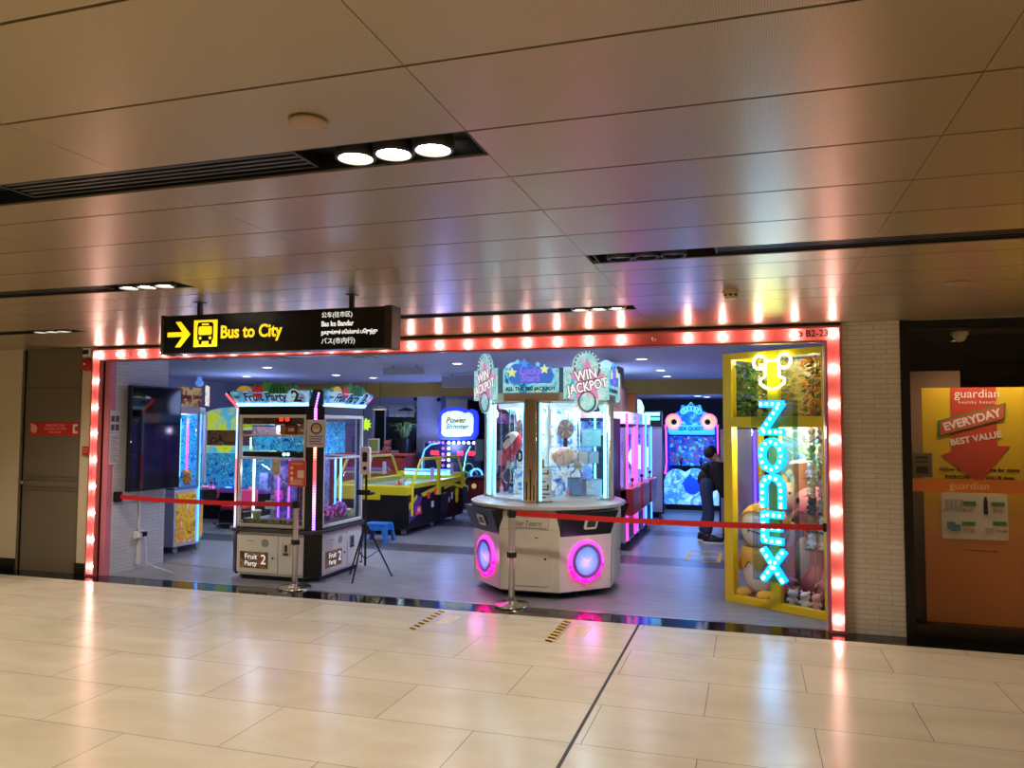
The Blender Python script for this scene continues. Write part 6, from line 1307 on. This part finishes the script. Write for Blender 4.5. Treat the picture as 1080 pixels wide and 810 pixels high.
# ---------------------------------------------------------------- person leaning towards the game
def skin_body(name, edges_pts, radii, edges, m, parent, sub=2, root=0):
    me = bpy.data.meshes.new(name); me.from_pydata(edges_pts, edges, []); o = bpy.data.objects.new(name, me); C.objects.link(o)
    md = o.modifiers.new('skin', 'SKIN'); md.use_smooth_shade = True
    sv = me.skin_vertices[0].data
    for i, r in enumerate(radii): sv[i].radius = r if isinstance(r, tuple) else (r, r); sv[i].use_root = (i == root)
    s2_ = o.modifiers.new('sub', 'SUBSURF'); s2_.levels = sub; s2_.render_levels = sub
    dg = bpy.context.evaluated_depsgraph_get(); ev = bpy.data.meshes.new_from_object(o.evaluated_get(dg)); bpy.data.objects.remove(o, do_unlink=True)
    ev.materials.clear(); ev.materials.append(m); ev.name = name
    for p_ in ev.polygons: p_.use_smooth = True; p_.material_index = 0
    o2 = bpy.data.objects.new(name, ev); C.objects.link(o2); o2.parent = parent; return o2
ps = thing('person', 'person in a black top and blue jeans leaning forward in the right aisle', 'person', (-0.62, 11.95, 0))
SKN = mat('skin', (196, 148, 118), 0.55); JEAN = mat('jeans_blue', (52, 66, 104), 0.8, noise=0.4, nscale=60); TOP = mat('black_top', (13, 13, 16), 0.85); HAIR = mat('hair_black', (10, 9, 10), 0.6)
# body: continuous figure (x right, y away), facing right and away
pts = [(-0.03, 0.0, 0.82), (0.06, 0.05, 0.96), (0.14, 0.1, 1.08), (0.17, 0.12, 1.16), (0.15, 0.13, 1.22),          # pelvis, spine, chest, neck base, neck
       (0.05, 0.12, 1.33),                                                                                         # skull centre
       (-0.02, -0.09, 0.78), (0.04, -0.11, 0.43), (0.0, -0.11, 0.1), (0.12, -0.12, 0.045),                          # near leg
       (-0.02, 0.09, 0.78), (0.0, 0.1, 0.43), (-0.09, 0.11, 0.1), (0.03, 0.11, 0.045),                              # far leg
       (0.12, -0.08, 1.1), (0.15, -0.17, 1.04), (0.22, -0.2, 0.82), (0.27, -0.16, 0.62),                           # near arm
       (0.18, 0.27, 1.08), (0.22, 0.32, 1.04), (0.3, 0.33, 0.84), (0.34, 0.28, 0.64)]
rad = [(0.08, 0.1), (0.085, 0.1), (0.1, 0.12), (0.07, 0.085), 0.055, 0.09, 0.088, 0.058, 0.042, 0.036, 0.088, 0.058, 0.042, 0.036, 0.055, 0.046, 0.036, 0.028, 0.055, 0.046, 0.036, 0.028]
ed = [(0, 1), (1, 2), (2, 3), (3, 4), (4, 5), (0, 6), (6, 7), (7, 8), (8, 9), (0, 10), (10, 11), (11, 12), (12, 13), (2, 14), (14, 15), (15, 16), (16, 17), (2, 18), (18, 19), (19, 20), (20, 21)]
skin_body('body', pts, rad, ed, SKN, ps)
hd = build('head', MB().sph((0.06, 0.13, 1.31), (0.085, 0.078, 0.11), 18, ry=0.5), SKN, ps)
fx = Vector((0.75, 0.55, -0.35)).normalized()
fc_ = Vector((0.06, 0.13, 1.31)); sd_ = fx.cross(Vector((0, 0, 1))).normalized()
build('nose', MB().sph(tuple(fc_ + fx * 0.092 - Vector((0, 0, 0.005))), 0.014, 8), SKN, hd)
for s_ in (-1, 1):
    build('eye', MB().sph(tuple(fc_ + fx * 0.08 + sd_ * 0.032 * s_ + Vector((0, 0, 0.022))), 0.011, 8), BLACK, hd)
    build('ear', MB().sph(tuple(fc_ + sd_ * 0.08 * s_), (0.02, 0.014, 0.03), 8), SKN, hd)
build('mouth', MB().sph(tuple(fc_ + fx * 0.082 - Vector((0, 0, 0.045))), (0.02, 0.02, 0.006), 8), mat('lips', (150, 90, 84), 0.5), hd)
build('hair', MB().sph((0.045, 0.118, 1.335), (0.1, 0.092, 0.105), 18, ry=0.4), HAIR, ps)
jp = [(-0.03, 0.0, 0.84), (-0.02, -0.09, 0.78), (0.04, -0.11, 0.43), (0.0, -0.11, 0.12), (-0.02, 0.09, 0.78), (0.0, 0.1, 0.43), (-0.09, 0.11, 0.12), (0.03, 0.03, 0.99)]
skin_body('jeans', jp, [(0.14, 0.16), 0.105, 0.078, 0.07, 0.105, 0.078, 0.07, (0.115, 0.135)], [(0, 1), (1, 2), (2, 3), (0, 4), (4, 5), (5, 6), (0, 7)], JEAN, ps)
tp = [(-0.05, 0.0, 0.77), (0.06, 0.05, 0.98), (0.14, 0.1, 1.08), (0.16, 0.12, 1.17), (0.12, -0.08, 1.1), (0.15, -0.17, 1.04), (0.22, -0.2, 0.82), (0.26, -0.17, 0.68), (0.18, 0.27, 1.08), (0.22, 0.32, 1.04), (0.3, 0.33, 0.84), (0.33, 0.29, 0.7)]
skin_body('black_top', tp, [(0.155, 0.19), (0.18, 0.21), (0.18, 0.22), (0.1, 0.12), 0.11, 0.105, 0.085, 0.06, 0.11, 0.105, 0.085, 0.06], [(0, 1), (1, 2), (2, 3), (2, 4), (4, 5), (5, 6), (6, 7), (2, 8), (8, 9), (9, 10), (10, 11)], TOP, ps)
for (hx, hy, hz, dx) in ((0.27, -0.16, 0.62, 1), (0.34, 0.28, 0.64, 1)):
    P0 = Vector((hx, hy, hz)); hpts = [tuple(P0), tuple(P0 + Vector((0.02, 0.01, -0.06)))]; hr = [0.024, 0.03]; he = [(0, 1)]
    for i in range(4):
        b0 = P0 + Vector((0.02 + 0.008, 0.01 + (i - 1.5) * 0.02, -0.085)); k0 = len(hpts); L_ = (0.055, 0.062, 0.058, 0.045)[i]
        hpts += [tuple(b0), tuple(b0 + Vector((0.012, 0, -L_ * 0.5))), tuple(b0 + Vector((0.004, 0, -L_)))]; hr += [0.011, 0.0095, 0.008]; he += [(1, k0), (k0, k0 + 1), (k0 + 1, k0 + 2)]
    k0 = len(hpts); hpts += [tuple(P0 + Vector((0.035, -0.03, -0.05))), tuple(P0 + Vector((0.05, -0.04, -0.09)))]; hr += [0.012, 0.009]; he += [(1, k0), (k0, k0 + 1)]
    skin_body('hand', hpts, hr, he, SKN, ps, 1)
SHO = mat('shoe_dark', (24, 26, 36), 0.6)
for x, y in ((0.03, -0.115), (-0.06, 0.11)):
    sh = build('shoe', MB().sph((x + 0.05, y, 0.055), (0.155, 0.055, 0.05), 16).sph((x - 0.03, y, 0.09), (0.065, 0.05, 0.055), 14), SHO, ps)
    build('sole', MB().prism([(x + 0.06 + 0.155 * math.cos(q * PI / 9), y + 0.058 * math.sin(q * PI / 9)) for q in range(18)], 0.0, 0.028), mat('sole_white', (226, 226, 224), 0.5), sh)
# ---------------------------------------------------------------- yellow showcase with soft toys
SHX, SHY, SHA = -0.24, 8.035, math.atan2(-0.55, 0.84)
sh = thing('toy_showcase', 'yellow framed corner glass showcase full of soft toys', 'display case', (SHX, SHY, 0), SHA)
YF_ = mat('showcase_yellow', (232, 196, 24), 0.4)
ST = 2.44; W2 = 1.0
def mullion(x0, x1, z0, z1, y0=-0.03, y1=0.03): return build('mullion', MB().box(x0, y0, z0, x1, y1, z1), YF_, sh, bevel=0.004)
mullion(0.0, 0.1, 0.0, ST, -0.03, 0.06); mullion(0.5, 0.61, 0.0, ST); mullion(1.04, 1.08, 0.0, ST)
for z0, z1 in ((0.0, 0.075), (1.71, 1.81), (ST - 0.06, ST)):
    for a, b in ((0.1, 0.5), (0.61, 1.04)): build('rail', MB().box(a, -0.028, z0, b, 0.028, z1), YF_, sh, bevel=0.004)
build('side_frame', MB().box(0.0, 0.06, 0, 0.05, 0.62, 0.07).box(0.0, 0.06, 1.71, 0.05, 0.62, 1.8).box(0.0, 0.06, ST - 0.06, 0.05, 0.62, ST).box(0.0, 0.57, 0.07, 0.05, 0.62, ST - 0.06), YF_, sh)
for a, b in ((0.1, 0.5), (0.61, 1.04)):
    for z0, z1 in ((0.075, 1.71), (1.81, ST - 0.06)): build('pane', MB().box(a, -0.003, z0, b, 0.003, z1), GLASS, sh)
build('pane', MB().box(0.02, 0.06, 0.07, 0.026, 0.57, ST - 0.06), GLASS, sh)
# base deck, upper deck, back walls (local frame, kept in front of the aisle)
deck = [(0.02, 0.0), (1.06, 0.0), (0.98, 0.8), (0.92, 0.84), (0.45, 0.62), (0.02, 0.62)]
build('deck', MB().prism(deck, 0.0, 0.04), mat('deck_brown', (96, 74, 54), 0.5), sh)
build('upper_deck', MB().prism([(0.03, 0.03), (1.05, 0.03), (0.97, 0.8), (0.92, 0.82), (0.45, 0.6), (0.03, 0.6)], 1.74, 1.78), mat('deck_straw', (176, 150, 70), 0.6, noise=0.5, nscale=24), sh)
build('roof', MB().prism(deck, ST - 0.02, ST), WHITE, sh)
def leafart(): return art('mural_art', [(60, 110, 190), (130, 190, 220), (90, 150, 110), (220, 226, 200), (60, 100, 80)], 3.5, 0.06, dist=2)
m = MB().add([(0.42, 0.62, 0.04), (0.93, 0.84, 0.04), (0.93, 0.84, 1.74), (0.42, 0.62, 1.74), (0.41, 0.64, 0.04), (0.92, 0.86, 0.04), (0.92, 0.86, 1.74), (0.41, 0.64, 1.74)], [(0, 1, 2, 3), (4, 5, 6, 7), (0, 1, 5, 4), (2, 3, 7, 6), (0, 3, 7, 4), (1, 2, 6, 5)])
m.box(0.14, 0.622, 0.04, 0.42, 0.636, 1.74)
build('mural', m, leafart(), sh, label='blue and green mural back wall')
m = MB().add([(0.03, 0.6, 1.78), (0.98, 0.6, 1.78), (0.98, 0.6, 2.4), (0.03, 0.6, 2.4), (0.03, 0.62, 1.78), (0.98, 0.62, 1.78), (0.98, 0.62, 2.4), (0.03, 0.62, 2.4)], [(0, 1, 2, 3), (4, 5, 6, 7), (0, 1, 5, 4), (2, 3, 7, 6), (0, 3, 7, 4), (1, 2, 6, 5)])
build('straw_back', m, art('straw_art', [(92, 84, 36), (140, 124, 52), (176, 156, 74), (80, 88, 40)], 7, 0.0, stretch=(1, 1, 3)), sh, label='yellow straw back panel')
lamp('showcase_light', 'POINT', (0.3, 0.25, 2.36), 5, (1, 0.95, 0.8), sh, 0.05); lamp('showcase_light', 'POINT', (0.3, 0.16, 1.66), 9, (1, 0.97, 0.92), sh, 0.05); lamp('showcase_light', 'POINT', (0.62, 0.16, 1.66), 16, (1, 0.97, 0.92), sh, 0.05); lamp('showcase_light', 'POINT', (0.78, 0.3, 2.3), 4, (1, 0.95, 0.8), sh, 0.05)
M_S = Matrix.Translation((SHX, SHY, 0)) @ Matrix.Rotation(SHA, 4, 'Z')
def inS(x, y, z): p = M_S @ Vector((x, y, z)); return (p.x, p.y, p.z)
# leaf sprays and blossoms in the upper compartment
def spray(label, x, y, z, n, cols, seed, L=0.5):
    rnd = random.Random(seed); t = thing('leaf_garland', label, 'artificial plant', inS(x, y, z), SHA)
    st = [(0.03 * math.sin(i * 1.1), 0.01 * math.cos(i), L - L * i / 8) for i in range(9)]
    build('stem', MB().tube(st, 0.006, 6), mat('stem_green', (70, 90, 40), 0.7), t)
    for ci, c in enumerate(cols):
        m = MB()
        for i in range(n):
            a = rnd.uniform(0, 2 * PI); h = rnd.uniform(0.0, L); r = rnd.uniform(0.02, 0.13); s_ = rnd.uniform(0.02, 0.04)
            c0 = Vector((r * math.cos(a), r * 0.6 * math.sin(a), h)); d = Vector((math.cos(a), math.sin(a) * 0.5, rnd.uniform(-0.6, 0.6))).normalized(); w = d.cross(Vector((0, 1, 0.3))).normalized() * s_ * 0.45
            m.add([tuple(c0 - d * s_), tuple(c0 + w), tuple(c0 + d * s_), tuple(c0 - w)], [(0, 1, 2, 3)])
        o = build('leaves', m, mat('leaf_%d_%d_%d' % c, c, 0.6), t); q = o.modifiers.new('thick', 'SOLIDIFY'); q.thickness = 0.003
GREENS = [(104, 150, 60), (150, 180, 96), (70, 110, 50)]
spray('green leaf garland at the left of the upper showcase, nearest the glass', 0.17, 0.12, 1.8, 80, GREENS, 3, 0.55)
spray('pale leaf garland at the left of the upper showcase, behind', 0.26, 0.38, 1.8, 80, [(150, 170, 110), (200, 210, 170), (110, 130, 70)], 5, 0.55)
spray('orange and green blossom garland at the right of the upper showcase', 0.9, 0.12, 1.8, 80, [(206, 110, 50), (230, 170, 60), (90, 130, 60)], 7, 0.56)
spray('grey-blue blossom garland beside the orange one in the upper showcase', 0.8, 0.3, 1.8, 70, [(130, 150, 180), (220, 190, 170), (120, 140, 80)], 9, 0.5)

# neon animal-head outline on the upper glass
t = thing('neon_sign', 'glowing lime-white neon animal head outline on the upper showcase glass', 'neon sign', inS(0.565, -0.05, 2.24), SHA)
NEON = mat('neon_lime', (250, 255, 170), 0.3, emit=(236, 255, 120), es=8)
ec = [(0.145 * sx + 0.075 * math.cos(a), 0, 0.085 + 0.075 * math.sin(a)) for sx in (1,) for a in [0]]
hl = []
for i in range(15): a = math.radians(-30 - 300 * i / 14 + 180); hl.append((-0.13 + 0.07 * math.cos(a + 0.6), 0, 0.09 + 0.07 * math.sin(a + 0.6)))
outl = [(-0.07, 0, 0.03), (-0.075, 0, -0.05), (-0.13, 0, -0.08), (-0.125, 0, -0.12), (-0.06, 0, -0.16), (0, 0, -0.175), (0.06, 0, -0.16), (0.125, 0, -0.12), (0.13, 0, -0.08), (0.075, 0, -0.05), (0.07, 0, 0.03)]
build('tube', MB().tube(outl, 0.0125, 8), NEON, t)
build('tube', MB().tube([(-0.075, 0, 0.105), (-0.03, 0, 0.1), (0.03, 0, 0.1), (0.075, 0, 0.105)], 0.0125, 8), NEON, t)
for s_ in (-1, 1): build('tube', MB().torus((s_ * 0.13, 0, 0.09), 0.066, 0.0125, 'y', 24, 8), NEON, t)
m = MB()
for x, z in ((-0.13, 0.09), (0.13, 0.09), (0, -0.17), (-0.07, 0.0), (0.07, 0.0)): m.tube([(x, 0.0, z), (x, 0.046, z)], 0.004, 6)
build('standoffs', m, PLASTIC, t)
lamp('neon_glow', 'POINT', (0, -0.1, 0.0), 2, (0.9, 1, 0.35), t, 0.12)

# vertical letter sign
t = thing('letter_sign', 'tall acrylic sign of cyan bulb letters Z O N E X on the showcase', 'illuminated sign', inS(0.585, -0.09, 0.28), SHA)
build('acrylic_back', MB().box(-0.2, 0.03, 0.0, 0.24, 0.04, 1.68).box(-0.2, -0.04, 0.0, -0.195, 0.03, 1.68).box(0.235, -0.04, 0.0, 0.24, 0.03, 1.68).box(-0.2, -0.04, 0.0, 0.24, 0.03, 0.005), glass('sign_acrylic', (226, 236, 240), 0.8), t)
LET = mat('letter_cyan', (40, 170, 235), 0.35, emit=(10, 140, 245), es=2.6)
DOT = mat('letter_bulb', (240, 255, 255), 0.3, emit=(170, 235, 255), es=9)
def stroke(m, pts, w, closed=False):
    n = len(pts)
    for i in range(n if closed else n - 1):
        a = Vector((pts[i][0], pts[i][1])); b = Vector((pts[(i + 1) % n][0], pts[(i + 1) % n][1])); d = (b - a).normalized(); q = Vector((-d.y, d.x)) * w / 2; e = d * w * 0.3
        a2, b2 = a - e, b + e
        m.plate([tuple(a2 - q), tuple(b2 - q), tuple(b2 + q), tuple(a2 + q)], -0.03 - 0.0004 * i, 0.02)
def dots(pts, step, closed=False):
    P = [Vector(p) for p in pts] + ([Vector(pts[0])] if closed else []); out = []; acc = 0.0
    for a, b in zip(P, P[1:]):
        L_ = (b - a).length; s_ = acc
        while s_ < L_ - 1e-4: out.append(a + (b - a) * (s_ / L_)); s_ += step
        acc = s_ - L_
    if not closed: out.append(P[-1])
    return out
LZ = [1.515, 1.165, 0.825, 0.495, 0.15]
oval = [(0.105 * math.cos(q * PI / 10), LZ[1] + 0.13 * math.sin(q * PI / 10)) for q in range(20)]
LETTERS = [('letter_z', [[(-0.1, LZ[0] + 0.13), (0.1, LZ[0] + 0.13), (-0.1, LZ[0] - 0.13), (0.1, LZ[0] - 0.13)]], False),
           ('letter_o', [oval], True),
           ('letter_n', [[(-0.095, LZ[2] - 0.13), (-0.095, LZ[2] + 0.06), (-0.06, LZ[2] + 0.12), (0.0, LZ[2] + 0.14), (0.06, LZ[2] + 0.12), (0.095, LZ[2] + 0.06), (0.095, LZ[2] - 0.13)]], False),
           ('letter_e', [[(0.08, LZ[3] + 0.12), (-0.09, LZ[3] + 0.12), (-0.09, LZ[3] - 0.12), (0.08, LZ[3] - 0.12)], [(-0.06, LZ[3]), (0.07, LZ[3])]], False),
           ('letter_x', [[(-0.1, LZ[4] + 0.13), (0.1, LZ[4] - 0.13)], [(0.1, LZ[4] + 0.13), (-0.1, LZ[4] - 0.13)]], False)]
for nm, strokes, closed in LETTERS:
    m = MB()
    for s_ in strokes: stroke(m, [(x, z) for x, z in s_], 0.064, closed)
    lo = build(nm, m, LET, t, smooth=False)
    for s_ in strokes:
        for p in dots(s_, 0.062, closed): build('bulb', MB().sph((p.x, -0.034, p.y), (0.0155, 0.01, 0.0155), 8), DOT, lo)

lamp('letter_glow', 'POINT', (0, -0.12, 1.2), 2.0, (0.2, 0.6, 1), t, 0.12); lamp('letter_glow', 'POINT', (0, -0.12, 0.4), 2.0, (0.2, 0.6, 1), t, 0.12)

# big soft toys
PW_ = mat('plush_white', (222, 218, 210), 0.9); PY_ = mat('plush_yellow', (232, 176, 66), 0.9); PK_ = mat('plush_pink', (222, 138, 132), 0.9); PC_ = mat('plush_cream', (236, 214, 190), 0.9)
t = thing('large_plush', 'large round white soft toy with a yellow hood and collar', 'plush toy', inS(0.265, 0.25, 0.04), SHA - 0.05)
build('body', MB().sph((0, 0, 0.27), (0.2, 0.2, 0.27), 28), PW_, t)
hd = build('head', MB().sph((0, -0.01, 0.68), (0.215, 0.2, 0.235), 28), PW_, t)
hood = MB(); prof = []
n = 22
for j in range(9):
    th_ = 0.02 + (PI * 0.56) * j / 8
    prof.append((0.245 * math.sin(th_), 0.245 * math.cos(th_)))
hood.T = Matrix.Translation((0, 0.005, 0.69)) @ Matrix.Rotation(-0.95, 4, 'X') @ Matrix.Diagonal((0.98, 0.98, 1.02, 1)); hood.lathe(prof + [(0.225 * math.sin(0.02 + PI * 0.56), 0.225 * math.cos(0.02 + PI * 0.56)), (0.01, 0.22)], n=26)
ho = build('hood', hood, PY_, t, label='yellow hood')
build('hood_tip', MB().lathe([(0.11, 0.82), (0.07, 0.93), (0.03, 1.0), (0, 1.02)], (0, 0.05, 0.0), 20), PY_, ho)
col = MB().at((0, 0, 0.0)); pr = []
vs = []; fs = []
for i in range(28):
    a = 2 * PI * i / 28; zz = 0.33 + (0.07 if i % 4 < 2 else 0.0)
    for r, z in ((0.2, 0.5), (0.225, 0.44), (0.215, zz - 0.04), (0.2, zz - 0.03)): vs.append((r * math.cos(a), r * math.sin(a), z))
for i in range(28):
    for j in range(3): fs.append((i * 4 + j, ((i + 1) % 28) * 4 + j, ((i + 1) % 28) * 4 + j + 1, i * 4 + j + 1))
col.add(vs, fs); cl = build('collar', col, PY_, t, label='scalloped yellow collar'); q = cl.modifiers.new('thick', 'SOLIDIFY'); q.thickness = 0.012
for s_ in (-1, 1):
    build('arm', MB().sph((s_ * 0.2, -0.05, 0.34), (0.06, 0.07, 0.12), 14, ry=s_ * -0.5), PY_, t); build('foot', MB().sph((s_ * 0.12, -0.16, 0.05), (0.08, 0.1, 0.05), 14), PY_, t)
for x in (-0.075, 0.085): build('eye', MB().sph((x, -0.2, 0.7), (0.013, 0.008, 0.014), 10), BLACK, hd)
build('mouth', MB().tube([(-0.03, -0.208, 0.69), (-0.03, -0.208, 0.645)], 0.006, 6).tube([(-0.03, -0.209, 0.668), (0.11, -0.2, 0.64)], 0.006, 6), BLACK, hd)
build('cheek', MB().sph((-0.12, -0.185, 0.68), (0.02, 0.01, 0.013), 8), mat('cheek_pink', (236, 170, 160), 0.8), hd)
# big pink plush
t = thing('large_plush', 'large pink soft toy with long arms sitting behind the right pane', 'plush toy', inS(0.695, 0.45, 0.04), SHA + 0.15)
build('body', MB().sph((0, 0.02, 0.4), (0.17, 0.15, 0.34), 28).sph((0, 0.02, 0.24), (0.2, 0.18, 0.22), 24), PK_, t)
build('belly', MB().sph((-0.08, -0.075, 0.38), (0.1, 0.09, 0.24), 20), PC_, t, label='cream belly')
hd = build('head', MB().sph((0, -0.02, 0.9), (0.2, 0.17, 0.2), 26).sph((-0.06, -0.1, 0.83), (0.12, 0.1, 0.09), 18), PK_, t)
build('eye', MB().sph((-0.1, -0.165, 0.97), (0.02, 0.012, 0.03), 10), BLACK, hd); build('eye', MB().sph((0.03, -0.185, 0.97), (0.02, 0.012, 0.03), 10), BLACK, hd)
build('nose', MB().sph((-0.06, -0.205, 0.87), (0.04, 0.018, 0.025), 12), mat('nose_rose', (190, 90, 100), 0.6), hd)
ea = build('ear', MB().at((-0.1, 0, 1.19), 0, 0, -0.12).lathe([(0.05, -0.22), (0.075, -0.1), (0.1, 0.05), (0.12, 0.13), (0.1, 0.15), (0, 0.15)], n=24), mat('ear_brown', (196, 140, 100), 0.9), hd, label='tan funnel ear')
build('ear_lining', MB().at((-0.1, 0, 1.19), 0, 0, -0.12).lathe([(0.0, 0.17), (0.1, 0.162), (0.12, 0.135), (0.115, 0.12)], n=24), PC_, ea)
for s_ in (-1, 1):
    arm = build('arm', MB().tube([(s_ * 0.13, -0.02, 0.66), (s_ * 0.2, -0.08, 0.52), (s_ * 0.2, -0.15, 0.36), (s_ * 0.17, -0.2, 0.24)], [0.06, 0.068, 0.062, 0.055], 14), PK_, t)
    m = MB().sph((s_ * 0.165, -0.21, 0.2), (0.065, 0.045, 0.07), 14)
    for q in range(4): m.sph((s_ * 0.165 + (q - 1.5) * 0.032, -0.225, 0.125), (0.018, 0.02, 0.05), 10)
    m.sph((s_ * 0.165 - s_ * 0.07, -0.22, 0.2), (0.02, 0.02, 0.045), 10, ry=s_ * 0.6); build('hand', m, PK_, arm)
    lg = build('leg', MB().tube([(s_ * 0.1, -0.04, 0.14), (s_ * 0.15, -0.14, 0.1), (s_ * 0.17, -0.2, 0.07)], [0.08, 0.07, 0.06], 12), mat('plush_rose', (196, 110, 124), 0.9), t)
# spotted plush behind
t = thing('spotted_plush', 'cream spotted soft toy standing behind the white hooded one', 'plush toy', inS(0.4, 0.545, 0.04), SHA)
SP = art('spotted_plush_art', [(244, 214, 140), (240, 206, 130), (46, 38, 34)], 9, 0.0, 0.9, kind='cells')
build('body', MB().sph((0, 0, 0.42), (0.1, 0.075, 0.42), 22), SP, t); hd = build('head', MB().sph((0, -0.02, 0.98), (0.12, 0.1, 0.14), 20), SP, t)
for s_ in (-1, 1): build('ear', MB().sph((s_ * 0.08, 0, 1.13), (0.035, 0.03, 0.07), 10, ry=s_ * 0.3), PY_, hd); build('eye', MB().sph((s_ * 0.045, -0.112, 1.02), 0.014, 8), BLACK, hd)
# boxes on a small stand at the left
t = thing('box_stand', 'small wire stand holding the figure boxes in the showcase', 'stand', inS(0.18, 0.535, 0.04), SHA)
m = MB()
for x in (-0.12, 0.12):
    for y in (-0.06, 0.06): m.tube([(x, y, 0), (x, y, 0.86)], 0.006, 6)
build('legs', m, CHROME, t); build('shelf', MB().box(-0.14, -0.08, 0.86, 0.14, 0.08, 0.875), PLASTIC, t)
prize_box('tan figure box with a printed front on the showcase stand, left one', inS(0.13, 0.53, 0.916), 0.12, 0.1, 0.3, (206, 170, 130), 'ZX', (110, 70, 50), SHA, artm=art('figbox_art', [(214, 176, 134), (226, 196, 160), (150, 104, 70)], 10))
prize_box('orange figure box on the showcase stand, right one', inS(0.255, 0.53, 0.916), 0.1, 0.09, 0.22, (206, 130, 70), 'TOY', (250, 230, 200), SHA)
# small toys: heap at the bottom right and the tall stack beside the frame
PAL = [('white', (236, 234, 230)), ('cream', (236, 214, 172)), ('dark grey', (84, 82, 90)), ('tan', (190, 140, 96)), ('grey', (150, 150, 160)), ('pink', (232, 170, 180)), ('mint', (150, 190, 140))]
rk = 0
rows = [''] * 3 + ['lowest', 'second', 'third', 'fourth', 'fifth', 'sixth', 'top']
shelf = thing('wire_rack', 'clear tiered rack carrying the small plush stack beside the red frame', 'rack', inS(0.88, 0.0, 0.04), SHA)
for j in range(3, 10):
    build('tier', MB().box(-0.09, 0.06, 0.06 + j * 0.163 - 0.008, 0.13, 0.25, 0.06 + j * 0.163), PLASTIC, shelf)
build('tier_posts', MB().tube([(0.125, 0.07, 0), (0.125, 0.07, 1.66)], 0.005, 6).tube([(0.125, 0.24, 0), (0.125, 0.24, 1.66)], 0.005, 6).tube([(-0.07, 0.24, 0), (-0.07, 0.24, 1.66)], 0.005, 6), CHROME, shelf)
rr = random.Random(11)
for j in range(3, 10):
    for i in range(2):
        nm, c = PAL[(0, 1, 3, 0, 2, 4, 1, 5, 0, 3, 6, 1, 0, 4)[((j - 3) * 2 + i) % 14]]
        mini_plush('small %s plush on the %s tier of the rack, %s' % (nm, rows[j], 'left one' if i == 0 else 'right one'), inS(0.84 + i * 0.11, 0.15, 0.1 + j * 0.163), c, 0.105, SHA + rr.uniform(-0.5, 0.3), 'small plush toys on the rack', 'round' if (i + j) % 3 else 'long')
for i, (x, y, nm, c) in enumerate(((0.66, 0.1, 'pale blue-white', (206, 214, 222)), (0.79, 0.09, 'white', (228, 226, 224)), (0.9, 0.1, 'pink', (228, 176, 180)))):
    mini_plush('small %s plush on the showcase floor at the lower right' % nm, inS(x, y, 0.041), c, 0.115, SHA + 0.1, 'small plush toys on the showcase floor', 'round')
